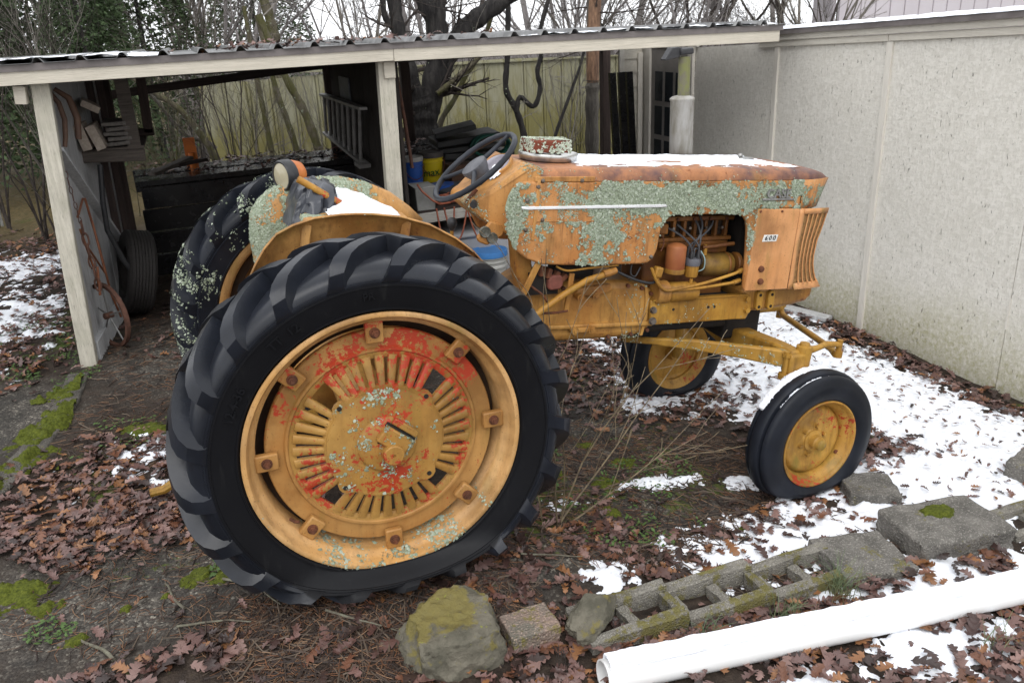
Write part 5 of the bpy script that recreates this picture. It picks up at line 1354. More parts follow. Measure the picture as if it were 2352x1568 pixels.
# work bench
bn = thing('work_bench', (1.6, 2.75, 0.0), 'low work bench with a grey-white front board under the clutter', 'bench')
def bp(name, mb, mat, **kw):
    mb.xf(lambda p: Vector((p.x - 1.6, p.y - 2.75, p.z))); return obj(name, mb, mat, bn, **kw)
M_benchw = wood('bench_white', (.40, .385, .35), (.30, .285, .26), 'x', .7, .3, .3)
bp('front_board', MB().beam((1.02, 2.60, .745), (2.4, 2.60, .79), .03, .075), M_benchw, bevel=.003)
bp('bench_top', MB().box((1.75, 3.15, .80), (1.6, 1.05, .035), (0, -.03, 0)), M_brown_x)
for x_ in (1.1, 2.35):
    bp('bench_leg', MB().box((x_, 2.7, .38), (.07, .07, .80)), M_benchw)
    bp('bench_leg', MB().box((x_, 3.55, .38), (.07, .07, .80)), M_brown_z)
obj('storage_tote', MB().loft([[(1.75 + dx * w, 2.95 + dy * d, z) for dx, dy in ((-.5, -.5), (.5, -.5), (.5, .5), (-.5, .5))] for z, w, d in ((.10, .95, .40), (.52, 1.04, .46), (.53, 1.10, .50), (.56, 1.10, .50), (.58, 1.02, .44))]), simple('tote_plastic', (.36, .36, .37), (.30, .30, .31), .45, 5, .03), bevel=.015, label='long pale grey plastic tote under the work bench', cat='tote')
lid = obj('round_lid', MB().lathe([(0, .05), (.06, .048), (.12, .04), (.125, .034), (.20, .02), (.215, .006), (.215, -.02), (.205, -.022), (.0, -.02)], (1.52, 3.0, .865), 'z', 40), M_grey, smooth=40, label='dark grey round bin lid lying on the bench', cat='lid')
obj('grey_crate', MB().loft([[(1.10 + dx * w, 2.72 + dy * d, z) for dx, dy in ((-.5, -.5), (.5, -.5), (.5, .5), (-.5, .5))] for z, w, d in ((.80, .14, .2), (.97, .16, .22), (.98, .17, .23))]), simple('crate_grey', (.27, .27, .26), (.2, .2, .19), .6, 8), bevel=.006, label='small light grey plastic crate at the foot of the middle post', cat='crate')
obj('blue_tub', MB().lathe([(0, 0), (.08, 0), (.10, .09), (.105, .10), (.0, .10)], (1.36, 3.05, .81), 'z', 24), M_bkblue, smooth=40, label='low dark blue tub under the round lid', cat='tub')
M_cord = simple('orange_cord', (.33, .10, .055), (.24, .075, .045), .5, 14, 0)
pts = []
for i in range(90):
    t = i / 89; a = t * 2 * pi * 4.2
    pts.append((1.42 + .05 * t + (.20 - .05 * sin(3 * a)) * cos(a), 2.78 + .10 * sin(a), .835 + .02 * sin(2.3 * a) + .03 * t))
obj('extension_cord', MB().tube(pts, .0075, 6), M_cord, smooth=60, label='orange extension cord in a tangle on the bench', cat='cord')
for k, (x0, x1, d, lb) in enumerate([(1.16, 1.30, .34, 'deepest orange cord loop hanging in front of the tote'), (1.22, 1.40, .26, 'middle orange cord loop hanging in front of the tote'), (1.40, 1.62, .30, 'orange cord loop hanging beside the dash cowl')]):
    pts = [(x0 + (x1 - x0) * t, 2.555, .82 - d * sin(pi * t) ** .8) for t in [i / 24 for i in range(25)]]
    obj('cord_loop', MB().tube(pts, .0065, 6), M_cord, smooth=60, label=lb, cat='cord', group='orange cord loops')
obj('cord_drop', MB().tube([(1.02, 2.52, 1.02), (1.06, 2.55, .96), (1.14, 2.58, .88), (1.20, 2.60, .84), (1.3, 2.66, .83)], .0075, 6), M_cord, smooth=60, label='orange cord running down from the middle post', cat='cord')
# stacked black boards and hose coil
M_tar = simple('tarred_board', (.014, .014, .014), (.03, .03, .03), .5, 9, .3)
for i, (c, d, r, lb) in enumerate([((2.05, 4.5, .93), (.72, .6, .06), .06, 'lowest black board of the pile by the tree'), ((2.02, 4.5, 1.0), (.66, .55, .05), -.05, 'middle black board of the pile by the tree'), ((2.0, 4.48, 1.075), (.62, .5, .06), -.10, 'second highest black board of the pile by the tree'), ((1.90, 4.46, 1.16), (.40, .42, .05), -.22, 'topmost black board of the pile, tilted')]):
    obj('black_board', MB().box(c, d, (0, r * .8, r)), M_tar, bevel=.008, label=lb, cat='board', group='black boards piled by the tree')
obj('board_trestle', MB().box((2.05, 4.5, .52), (.7, .5, .76)), M_dark_z, label='dark timber stand under the pile of black boards', cat='stand')
M_hose = simple('green_hose', (.02, .12, .085), (.015, .09, .065), .4, 9, 0)
pts = [(2.16 + .19 * cos(a) * (1 - .02 * i / 20), 4.12 + .05 * sin(a * .5) + .0008 * i, 1.02 + .10 * sin(a)) for i, a in [(i, 2 * pi * i / 24) for i in range(96)]]
obj('garden_hose', MB().tube(pts, .011, 6), M_hose, smooth=60, label='dark green garden hose coiled beside the black boards', cat='hose')
obj('wooden_box', MB().box((1.62, 3.4, .92), (.22, .2, .16)), wood('box_wood', (.10, .05, .03), (.06, .03, .02), 'x'), bevel=.004, label='small brown wooden box beside the yellow bucket', cat='box')
# tool handles leaning by the post
obj('pipe_clamp', MB().tube([(1.0, 2.8, 1.78), (1.035, 2.8, 1.45), (1.06, 2.8, 1.10)], .014, 8), M_gal, smooth=60, label='rusty pipe clamp hanging beside the cream middle post', cat='clamp')
obj('leaning_board', MB().beam((1.30, 3.9, .85), (1.16, 4.0, 1.38), .08, .02, up=(0, 1, 0)), M_brown_z, bevel=.003, label='dark board leaning between the buckets and the brown post', cat='board')
# black channels leaning by the garage corner
for i, (x_, lb) in enumerate([(3.60, 'black metal roofing strip leaning nearest the brown post'), (3.70, 'middle black metal roofing strip leaning by the clapboards'), (3.79, 'black metal roofing strip leaning against the clapboard corner')]):
    pl = [(0, 0), (.07, 0), (.07, .04), (.064, .04), (.064, .006), (.006, .006), (.006, .04), (0, .04)]
    obj('roofing_strip', MB().loft([[(x_ + dx0 + a, 4.42 + b - (z - .1) * .0, z) for a, b in pl] for z, dx0 in ((-.1, .06), (1.58, -.045))]), M_steelb, smooth=0, label=lb, cat='metal strip', group='black strips by the garage corner')
# things hung in the dark partition corner
M_scroll = simple('scroll_iron', (.09, .065, .05), (.06, .045, .035), .7, 10)
scr = thing('iron_scrollwork', (.87, 2.62, 1.62), 'ornamental iron scrollwork hung high on the dark partition', 'ironwork')
for i in range(3):
    for j in range(2):
        q = [(0, .05 + j * .11 + (.045 - .004 * k) * cos(k * .55) * (1 if j else -1), -.14 + i * .12 + (.045 - .004 * k) * sin(k * .55)) for k in range(10)]
        obj('scroll', MB().tube(q, .006, 6), M_scroll, scr)
obj('ac_panel', MB().box((.875, 4.35, 1.58), (.012, .5, .26)), simple('pale_panel', (.10, .105, .12), (.06, .06, .07), .5, 8), label='pale printed panel leaning behind the ladder', cat='panel')
# wire fence by the field
wf = thing('wire_fence', (-3.1, 8.6, .1), 'thin wire field fence with grey metal stake at the grass', 'fence')
for i, (x_, y_) in enumerate([(-3.9, 9.2), (-2.72, 7.6), (-5.2, 10.5)]):
    obj('fence_stake', MB().box((x_ + 3.1, y_ - 8.6, .50), (.03, .03, 1.1)), M_zinc, wf)
for k in range(7):
    obj('fence_wire', MB().tube([(-2.1, 1.9, .1 + k * .14), (-.8, .6, .1 + k * .14), (.38, -1.0, .1 + k * .14)], .003, 4), M_zinc, wf)
for k in range(8):
    t = k / 8; obj('fence_wire', MB().tube([(-.8 + 1.18 * t, .6 - 1.6 * t, .1), (-.8 + 1.18 * t, .6 - 1.6 * t, .94)], .0025, 4), M_zinc, wf)

obj('fallen_plank', MB().beam((3.74, 2.02, -.165), (3.93, 1.42, -.160), .10, .035), M_grey_z, bevel=.005, label='weathered grey plank lying at the foot of the garage wall', cat='plank')
# ================================================================ snow
def snow_material():
    t = Mat('snow', .7, .15)
    n = t.noise(40, 4, .6)
    col = t.mix(t.step(n, .3, .7), (.84, .86, .90), (.78, .80, .85))
    t.b.inputs['Subsurface Weight'].default_value = .15
    t.b.inputs['Subsurface Radius'].default_value = (.01, .012, .014)
    return t.done(col, None, t.bump(t.math('ADD', t.noise(120, 3), t.noise(25, 3)), .35, .006))
M_snow = snow_material()
def moss_material():
    t = Mat('moss_cushion', .9, .2)
    col = t.ramp(t.noise(90, 3, .7), [(.3, (.035, .045, .006)), (.55, (.085, .10, .012)), (.8, (.15, .16, .025))])
    return t.done(col, None, t.bump(t.noise(260, 3, .7), .8, .006))
M_moss = moss_material()
def patch(name, mask, base, box, step, thick, mat, place=None, soft=.25, label=None, cat=None, kind='stuff', seed=0, rough=.35):
    """a sheet of snow or moss where mask(x, y) > 0"""
    x0, x1, y0, y1 = box
    xs = np.arange(x0, x1, step); ys = np.arange(y0, y1, step)
    X, Y = np.meshgrid(xs, ys)
    m = mask(X, Y)
    h = thick * np.clip(m / soft, -.4, 1) * (1 - rough + rough * 2 * fbm(X, Y, 18, 3, seed + 40))
    Zv = base(X, Y) + h
    r, c = X.shape; idx = np.arange(r * c).reshape(r, c)
    q = np.stack([idx[:-1, :-1], idx[:-1, 1:], idx[1:, 1:], idx[1:, :-1]], -1).reshape(-1, 4)
    keep = (m.ravel()[q] > -.06).any(1); q = q[keep]
    if not len(q): return None
    u, inv = np.unique(q, return_inverse=True); q = inv.reshape(-1, 4)
    V = np.stack([X, Y, Zv], -1).reshape(-1, 3)[u]
    if place is not None: V = np.array([tuple(place(Vector(p))) for p in V])
    o = mesh_np(name, V, q, mat)
    return props(o, label, cat, kind=kind)
def ell(X, Y, cx, cy, rx, ry): return 1 - np.sqrt(((X - cx) / rx) ** 2 + ((Y - cy) / ry) ** 2)
def box_m(X, Y, x0, x1, y0, y1): return np.minimum(np.minimum(X - x0, x1 - X), np.minimum(Y - y0, y1 - Y))
def n0(X, Y, s, seed): return fbm(X, Y, s, 5, seed, .6) - .5
def snow_mask(X, Y):
    a = np.clip(box_m(X, Y, 2.25, 3.84, -1.30, 2.7) * 2.2, -1, .58)
    a = np.maximum(a, ell(X, Y, 2.75, 1.35, .85, .85) * .9)
    a = np.maximum(a, ell(X, Y, 2.25, .85, .50, .34) * .7)
    a = np.maximum(a, ell(X, Y, 1.86, .52, .22, .16) * .7)
    a = np.maximum(a, ell(X, Y, 2.22, .35, .20, .13) * .35)
    a = np.maximum(a, ell(X, Y, 1.72, -.98, .60, .26) * .9)
    a = np.maximum(a, ell(X, Y, 2.25, -.92, .55, .30) * .8)
    a = np.maximum(a, ell(X, Y, 1.36, -1.02, .16, .09) * .8)
    a = np.maximum(a, ell(X, Y, 1.36, -.36, .22, .08) * .65)
    a = np.maximum(a, ell(X, Y, 1.80, -.47, .10, .08) * .7)
    a = np.maximum(a, ell(X, Y, .90, -.42, .09, .06) * .5)
    a = np.maximum(a, ell(X, Y, .80, -1.03, .12, .10) * .55)
    a = np.maximum(a, ell(X, Y, 2.1, -1.42, .65, .12) * .8)
    a = np.maximum(a, ell(X, Y, 1.85, -1.74, .50, .12) * .75)
    a = np.maximum(a, ell(X, Y, 2.25, -1.95, .45, .25) * .6)
    a = np.maximum(a, ell(X, Y, 1.25, -1.75, .3, .07) * .45)
    a = np.maximum(a, ell(X, Y, 1.1, -1.42, .12, .05) * .6)
    a = np.maximum(a, ell(X, Y, -1.0, .68, .24, .22) * .28)
    a = np.maximum(a, ell(X, Y, -2.25, 5.2, .65, .6) * .5)
    a = np.maximum(a, ell(X, Y, -2.05, 3.45, .42, .95) * .6)
    a = np.maximum(a, ell(X, Y, -2.2, 2.7, .4, .45) * .6)
    bare = ell(X, Y, 2.55, -.30, .42, .34) * .9
    a = np.where(bare > 0, a - bare * 1.6, a)
    return a * .66 + n0(X, Y, 8, 21) * .75 + n0(X, Y, 30, 23) * .80 - .14
def leafy_base(X, Y): return ground_h(X, Y) + .004
patch('snow', snow_mask, leafy_base, (1.0, 3.9, -2.2, 2.7), .011, .024, M_snow, rough=.6, soft=.45)
patch('snow', snow_mask, leafy_base, (-3.4, -.7, .3, 6.4), .02, .020, M_snow)
patch('snow', snow_mask, leafy_base, (.6, 1.0, -1.3, -.2), .012, .018, M_snow)

# snow on the tractor's hood, platform, dash (tractor tilts, so it is laid in the tractor's frame)
def on_tractor(p): return a2w(p)
def hood_mask(X, Y):
    a = np.minimum(box_m(X, Y, .98, 2.13, -.195, .23) * 5, .5)
    hole = ell(X, Y, 1.50, -.07, .15, .035); a = np.where(hole > -.3, np.minimum(a, -hole * .6), a)
    hole = ell(X, Y, 2.03, .0, .05, .04); a = np.where(hole > -.2, np.minimum(a, -hole), a)
    return a + n0(X, Y, 14, 5) * .75 - .12
patch('snow', hood_mask, lambda X, Y: .851 + 0 * X, (.95, 2.16, -.21, .235), .008, .011, M_snow, on_tractor, soft=.4)
def plat_mask(X, Y): return np.minimum(box_m(X, Y, -.02, .36, -.40, .46) * 4, .5) + n0(X, Y, 9, 8) * .5 - .05
patch('snow', plat_mask, lambda X, Y: .645 - (np.maximum(0, X - .10)) * .42, (-.05, .40, -.45, .5), .012, .03, M_snow, on_tractor)
def dash_mask(X, Y): return np.minimum(ell(X, Y, .655, -.085, .022, .040) * .8, .4) + n0(X, Y, 22, 15) * .3
patch('snow', dash_mask, lambda X, Y: .824 + (X - .690) * .81 + .016, (.60, .72, -.16, .0), .006, .022, M_snow, on_tractor)
# snow on the near front tyre: two strips along the tread grooves
def tyre_snow(y0, y1, a0, a1, rr, label_seed):
    az = .0759; c = Vector((2.0576, -.629, .1888)); nrm = Vector((sin(az), -cos(az), 0)); ux = Vector((cos(az), sin(az), 0))
    def mask(X, Y): return np.minimum(box_m(X, Y, a0, a1, y0, y1) * 22, .5) + n0(X * .4, Y, 60, label_seed) * .75 - .02
    def place(p):
        a = p.x; r = p.z
        return c + ux * (r * cos(a)) + nrm * (-p.y) + Vector((0, 0, r * sin(a)))
    patch('snow', mask, lambda X, Y: rr + 0 * X, (a0 - .05, a1 + .05, y0 - .01, y1 + .01), .004, .008, M_snow, place)
tyre_snow(.012, .066, 1.30, 2.50, .341, 31)
tyre_snow(-.044, -.030, 1.15, 2.35, .325, 33)
# roof snow
def roof_snow(X, Y): return np.where(X < -.55, .35, -.4) * np.clip((-.55 - X) * 3, -1, 1) * np.sign(np.where(X < -.55, 1, -1)) * 1.0 + n0(X, Y, 4, 61) * .5
def rs(X, Y): return np.clip((-.62 - X) * 1.2, -.5, .4) + n0(X, Y, 5, 61) * .5
patch('snow', rs, lambda X, Y: roof_z(X, Y) + .004, (-2.35, -.4, EY - .02, 3.4), .02, .022, M_snow)
def rs2(X, Y): return np.clip((X - 1.9) * .3, -.4, .12) + n0(X, Y, 5, 64) * .7 - .05
patch('snow', rs2, lambda X, Y: roof_z(X, Y) + .006, (1.2, 3.8, EY - .01, 3.2), .02, .014, M_snow)
def gs_mask(X, Y): return np.minimum((X - (WX - .066)) * 30, .4) + n0(X, Y, 9, 71) * .25
patch('snow', gs_mask, lambda X, Y: wall_top(Y) + .106 - (X - WX) * .0135, (WX - .075, WX + 1.4, -2.55, 2.45), .02, .017, M_snow)

# ================================================================ small things on the tractor
M_pan = Mat('dull_chrome', .32, .5, .9); M_pan = M_pan.done(M_pan.mix(M_pan.step(M_pan.noise(14, 4), .4, .7), (.55, .55, .53), (.30, .29, .27)), None, M_pan.bump(M_pan.noise(6, 2), .3, .02))
pan = MB().lathe([(.0, .012), (.04, .030), (.055, .030), (.07, .014), (.108, .010), (.122, .030), (.131, .034), (.134, .028), (.128, .006), (.118, .0), (.0, .0)], (.932, .0, .853), 'z', 48)
pan.xf(a2w)
obj('hubcap', pan, M_pan, smooth=45, label='dented chrome hubcap lying upturned on the tractor hood', cat='hubcap')
tb = Mat('lichen_brick', .85, .2)
bm_, bl_, bh_ = lichen_layer(tb, .03, .55)
M_brickl = tb.done(tb.mix(bm_, tb.mix(tb.noise(14), (.22, .055, .03), (.13, .04, .025)), tb.mix(.5, bl_, (.62, .66, .58))), None, tb.bump(bh_, .9, .01))
bk = MB().box((.915, -.01, .917), (.205, .095, .055), (.05, 0, .06)); bk.xf(a2w)
brick_top = obj('brick', bk, M_brickl, bevel=.008, label='red brick crusted with pale lichen on the hubcap', cat='brick')
lichen_on(brick_top, 5000, lambda P, N: n3(P, 22, 205) * .7 + n3(P, 60, 209) * .4 + .06 * (P[:, 0] < .95) + .06 * (N[:, 2] > .5) > .60, 21, .002, .0055, ((.34, .38, .28), (.50, .55, .44), (.64, .67, .58)))
# black plastic over the seat
secs = []
for i in range(14):
    t = i / 13; q = []
    z = .53 + .195 * t; hx = .10 * (1 - .30 * t ** 2) ; hy = .23 * (1 - .35 * t ** 1.5)
    if i == 13: hx *= .5; hy *= .6
    for k in range(48):
        a = 2 * pi * k / 48
        wr_ = 1 + .09 * sin(7 * a + 3 * t) * (1 - .3 * t) + .06 * sin(13 * a - 5 * t + 1) + .04 * sin(23 * a + 9 * t)
        q.append(a2w((-.085 + .03 * t + hx * wr_ * math.copysign(abs(cos(a)) ** .7, cos(a)), .25 + hy * wr_ * math.copysign(abs(sin(a)) ** .7, sin(a)), z + .012 * sin(5 * a))))
    secs.append(q)
obj('plastic_sheet', MB().loft(secs), Mat('black_plastic_sheet', .3, .6).done((.030, .033, .042)), smooth=70, label='crumpled black plastic sheet over the tractor seat', cat='sheet')

# ================================================================ yard edging
def concrete(name, c, c2, moss=.3, peb=70):
    t = Mat(name, .9, .2)
    col = t.mix(t.step(t.noise(9, 5, .65), .3, .7), c, c2)
    sp_ = t.voro(peb * 3, out='Color')
    col = t.mix(t.math('MULTIPLY', t.step(t.xyz(sp_)[0], .75, .95), .5), col, tuple(min(1, x * 2.0) for x in c))
    m = t.step(t.math('ADD', t.math('MULTIPLY', t.noise(6, 4, .65), .7), t.math('MULTIPLY', t.noise(45, 4, .7), .4)), .66 - moss * .2, .72 - moss * .15)
    col = t.mix(t.math('MULTIPLY', m, .75), col, (.16, .14, .025))
    return t.done(col, None, t.bump(t.math('ADD', t.voro(peb * 1.5), t.noise(140, 3)), .8, .008))
M_block = concrete('mossy_block', (.245, .23, .20), (.14, .13, .11), .62, 110)
M_paver = concrete('grey_paver', (.19, .178, .16), (.10, .094, .084), .12)
M_slab = concrete('old_slab', (.12, .11, .095), (.06, .055, .048), .2, 90)
def cinder(c, rz, L, W, H, label, ncell=2):
    """hollow block: two long shells and cross webs, worn at the corners"""
    b = thing('cinder_block', c, label, 'block', 'hollow blocks edging the yard', rot=(0, 0, rz))
    for s in (-1, 1):
        tk = .050 if s > 0 else .046
        obj('shell', wobble(MB().box((0, s * (W / 2 - tk / 2), .012 * (s > 0)), (L + .006 * s, tk, H)), .004, int(100 * c[0]) + s), M_block, b, bevel=.005)
    for i in range(ncell + 1):
        x = -L / 2 + .017 + i * (L - .034) / ncell
        obj('web', wobble(MB().box((x, -.008, -.004), (.040, W - .098, H - .012)), .004, i), M_block, b, bevel=.004)
    return b
def wobble(mb, amt, seed):
    """cut a box into a finer cage so that its edges can be worn"""
    r = random.Random(seed)
    bm = bmesh.new(); vs = [bm.verts.new(v) for v in mb.v]
    for f in mb.f: bm.faces.new([vs[i] for i in f])
    bmesh.ops.subdivide_edges(bm, edges=bm.edges[:], cuts=4, use_grid_fill=True)
    out = MB(); bm.verts.ensure_lookup_table()
    out.v = [tuple(v.co + Vector((r.uniform(-1, 1), r.uniform(-1, 1), r.uniform(-1, 1))) * amt) for v in bm.verts]
    out.f = [tuple(v.index for v in f.verts) for f in bm.faces]; bm.free()
    return out
cinder((.745, -1.272, .016), .035, .40, .21, .13, 'mossy hollow block nearest the wedge-shaped stone')
cinder((1.140, -1.260, -.018), .035, .385, .21, .13, 'mossy hollow block in the middle of the edging row')
cinder((1.530, -1.247, -.052), .035, .385, .21, .13, 'mossy hollow block beside the tilted grey paver')
cinder((2.82, -1.235, -.155), -.02, .40, .20, .13, 'mossy hollow block beyond the thick grey slab')
def stone_box(name, c, d, rot, mat, label, cat, amt=.006, seed=1, bevel=.012):
    mb = wobble(MB().box((0, 0, 0), d), amt, seed); E_ = Euler(rot).to_matrix()
    mb.xf(lambda p: E_ @ p + Vector(c)); return obj(name, mb, mat, bevel=bevel, label=label, cat=cat)
stone_box('paver', (1.835, -1.255, -.030), (.335, .265, .075), (.05, .10, -.10), M_paver, 'tilted grey paver lying across the edging row', 'paver', seed=4)
stone_box('concrete_slab', (2.33, -1.205, -.050), (.48, .29, .125), (.03, .05, -.08), M_paver, 'thick grey concrete slab with a yellow moss patch', 'slab', .007, 5)
stone_box('paver', (2.305, -.785, -.075), (.24, .215, .075), (.0, .05, -.42), M_paver, 'small grey paver in the snow beside the front wheel', 'paver', seed=6)
stone_box('paver', (3.20, -.93, -.10), (.22, .18, .10), (.05, .0, .3), M_paver, 'grey stone at the edge of the snow by the pipe end', 'stone', seed=8)
stone_box('brick', (.375, -1.235, .105), (.185, .135, .065), (.06, .05, .08), concrete('mossy_brick', (.24, .175, .145), (.15, .14, .115), .62), 'mossy pinkish brick beside the big rock', 'brick', .004, 9, .006)
stone_box('brick', (.365, -.765, .095), (.115, .09, .06), (0, .05, .5), simple('clean_brick', (.28, .075, .035), (.22, .055, .028), .85, 10, .4), 'orange-red brick wedged against the rear tyre', 'brick', .002, 10, .005)
def moss_on(cx, cy, rx, ry, zf, thick=.014, seed=0, label=None):
    return patch('moss', lambda X, Y: ell(X, Y, cx, cy, rx, ry) * .6 + n0(X, Y, 22, 90 + seed) * .8 - .03, zf, (cx - rx * 1.3, cx + rx * 1.3, cy - ry * 1.3, cy + ry * 1.3), .005, thick, M_moss, soft=.2, rough=.7)
moss_on(2.33, -1.15, .085, .05, lambda X, Y: .016 - (X - 2.33) * .05, .014, 1)

# rocks
def rock(name, c, size, seed, label, mat, cuts=(), rot=(0, 0, 0), sub=5):
    """boulder: a ball cut by planes, then roughened"""
    bm = bmesh.new(); bmesh.ops.create_icosphere(bm, subdivisions=sub, radius=1)
    r = random.Random(seed); pl = [(Vector(n).normalized(), d) for n, d in cuts]
    for i in range(9):
        pl.append((Vector((r.gauss(0, 1), r.gauss(0, 1), r.gauss(0, .6))).normalized(), r.uniform(.78, .93)))
    E_ = Euler(rot).to_matrix(); P = []
    for v in bm.verts:
        p = v.co.copy()
        for n_, d in pl:
            q = p.dot(n_) - d
            if q > 0: p -= n_ * q * .96
        P.append(p)
    co = np.array(P)
    n = fbm(co[:, 0] + co[:, 2] * .7 + seed, co[:, 1] - co[:, 2] * .5 + seed, 2.2, 5, seed) - .5
    n2 = fbm(co[:, 0] * 1.3 + 9 + co[:, 2], co[:, 2] * 1.3 + co[:, 1], 9, 4, seed + 5) - .5
    for v, p, a, b in zip(bm.verts, P, n, n2):
        p = p * (1 + .42 * a + .10 * b)
        v.co = Vector(c) + E_ @ Vector((p.x * size[0], p.y * size[1], p.z * size[2]))
    mb = MB(); mb.v = [tuple(v.co) for v in bm.verts]; bm.verts.index_update(); mb.f = [tuple(v.index for v in f.verts) for f in bm.faces]; bm.free()
    return obj(name, mb, mat, smooth=28, label=label, cat='rock')
tr_ = Mat('lichen_rock', .9, .2)
rc = tr_.mix(tr_.step(tr_.noise(11, 5, .65), .3, .7), (.17, .155, .12), (.085, .08, .06))
rc = tr_.mix(tr_.math('MULTIPLY', tr_.step(tr_.math('ADD', tr_.noise(8, 5, .65), tr_.math('MULTIPLY', tr_.xyz()[2], 1.6)), .80, .88), .85), rc, tr_.mix(tr_.noise(40), (.22, .18, .045), (.15, .13, .05)))
rc = tr_.mix(tr_.math('MULTIPLY', tr_.step(tr_.noise(30, 3, .7, tr_.map(loc=(4, 4, 4))), .66, .70), .8), rc, (.24, .25, .05))
M_rock = tr_.done(rc, None, tr_.bump(tr_.math('ADD', tr_.noise(60, 5, .7), tr_.voro(25)), .9, .012))
rock('rock', (.105, -1.205, .125), (.195, .165, .185), 3, 'big yellow-green lichened rock at the near end of the edging', M_rock, cuts=[((.05, -.22, 1), .56), ((-.3, -1, .25), .80), ((1, -.4, .3), .84), ((-1, .1, .35), .84)], rot=(0, -.04, .25))
rock('rock', (.605, -1.262, .105), (.150, .072, .066), 12, 'wedge-shaped grey stone lying across the block hollow', M_rock, cuts=[((-.3, -.2, 1), .6), ((1, .2, .4), .6)], rot=(.1, -.15, .65))
# concrete pad edge with moss, at the left
pad = [(-1.31, 2.02), (-1.33, 1.55), (-1.42, .95), (-1.55, .52), (-1.80, .20), (-1.92, .27), (-1.69, .58), (-1.56, 1.0), (-1.46, 1.57), (-1.44, 2.04)]
padm = wobble(MB().prism_z(pad, .05, .172), 0, 1) if False else MB().prism_z(pad, .05, .168)
props(obj('concrete_kerb', padm, M_slab, bevel=.01), kind='structure')
patch('moss', lambda X, Y: (.13 - np.abs(X - np.interp(Y, [.4, .95, 1.55, 2.0], [-1.66, -1.49, -1.39, -1.36]))) * 3.2 + n0(X, Y, 9, 77) * 1.5 - .22, lambda X, Y: .167 + 0 * X, (-1.85, -1.33, .55, 2.0), .008, .028, M_moss, rough=.95)
for k, (cx, cy, r_) in enumerate([(-.70, -.53, .08), (-.62, -.60, .06), (-1.36, -.34, .12), (-1.25, -.46, .05), (-.96, -.62, .025), (-.82, -.60, .022), (-1.13, -.72, .04), (1.15, -.30, .07), (.95, -.15, .06), (1.35, -.12, .07), (1.05, -.55, .05), (1.55, -.85, .04), (.98, .12, .05), (1.22, .12, .05), (-.95, 1.0, .12)]):
    patch('moss', (lambda cx, cy, r_: lambda X, Y: ell(X, Y, cx, cy, r_, r_ * .8) * .7 + n0(X, Y, 26, 91) * 1.5 - .10)(cx, cy, r_), lambda X, Y: ground_h(X, Y) + .002, (cx - r_ * 1.4, cx + r_ * 1.4, cy - r_ * 1.2, cy + r_ * 1.2), .007, .014, M_moss, rough=.7)

# white plastic pipe with a cap of snow
PA, PB, PR = Vector((.515, -1.535, .088)), Vector((2.95, -1.675, -.085)), .056
pd = (PB - PA).normalized(); ps = pd.cross(Vector((0, 0, 1))).normalized(); pu = ps.cross(pd)
secs = []
for s_, r_ in ((.10, PR - .006), (.0, PR - .006), (.0, PR), (2.44, PR), (2.44, PR - .006)):
    secs.append([PA + pd * s_ + (ps * cos(2 * pi * k / 40) + pu * sin(2 * pi * k / 40)) * r_ for k in range(40)])
obj('plastic_pipe', MB().loft(secs, cap=False), simple('white_pvc', (.78, .78, .77), (.74, .74, .73), .35, 3, .02), smooth=40, label='long white plastic pipe lying along the edging', cat='pipe')
patch('snow', lambda X, Y: np.minimum((.60 - np.abs(Y)) * 1.1, .5) + n0(X * 6, Y * 1.5, 3, 55) * .30, lambda X, Y: PR + 0 * X, (.01, 2.43, -1.0, 1.0), .014, .020, M_snow,
      lambda p: PA + pd * p.x + (ps * sin(p.y) + pu * cos(p.y)) * p.z)

# ================================================================ leaves, needles, twigs
OAK = [(0, .012), (.07, .022), (.14, .15), (.20, .19), (.265, .085), (.34, .23), (.42, .27), (.49, .10), (.58, .27), (.66, .29), (.735, .11), (.82, .18), (.91, .15), (1.0, .015)]
OAKL = [(0, .02), (.14, .15), (.26, .09), (.40, .27), (.50, .11), (.64, .29), (.74, .12), (.88, .17), (1.0, .02)]
def leaf_template(seed, st):
    r = random.Random(seed)
    k1 = r.choice([r.uniform(-2, 3), r.uniform(2, 7)]); k2 = r.uniform(-1.2, 1.8); tw = r.uniform(-.9, .9); v = []
    for i, (t, w) in enumerate(st):
        wl_, wr2 = w * r.uniform(.75, 1.15), w * r.uniform(.75, 1.15)
        sh = .07 * (1 if w > .15 else -.3); u = t - .5
        bx, bz = (sin(k2 * u) / k2, (1 - cos(k2 * u)) / k2) if abs(k2) > .05 else (u, 0)
        row = []
        for y_ in (wl_, 0, -wr2):
            a_ = k1 * y_; yy = sin(a_) / k1 if abs(k1) > .05 else y_; zz = (1 - cos(a_)) / k1 if abs(k1) > .05 else 0
            yy, zz = yy * cos(tw * u) - zz * sin(tw * u), yy * sin(tw * u) + zz * cos(tw * u)
            row.append((bx + (sh if y_ else 0), yy + .03 * sin(5 * t + seed), bz + zz + (r.uniform(-.02, .03) if y_ else 0)))
        v += row
    f = []
    for i in range(len(st) - 1):
        a = i * 3; f += [(a, a + 1, a + 4, a + 3), (a + 1, a + 2, a + 5, a + 4)]
    v = np.array(v); v[:, 2] -= v[:, 2].min(); return v, np.array(f)
LEAFT = [leaf_template(s_, OAK) for s_ in range(1, 13)]
LEAFL = [leaf_template(s_, OAKL) for s_ in range(1, 13)]
LCOL = np.array([(.17, .092, .078), (.11, .054, .045), (.055, .029, .025), (.21, .125, .106), (.15, .062, .034), (.035, .021, .018), (.13, .074, .065), (.25, .112, .045)])
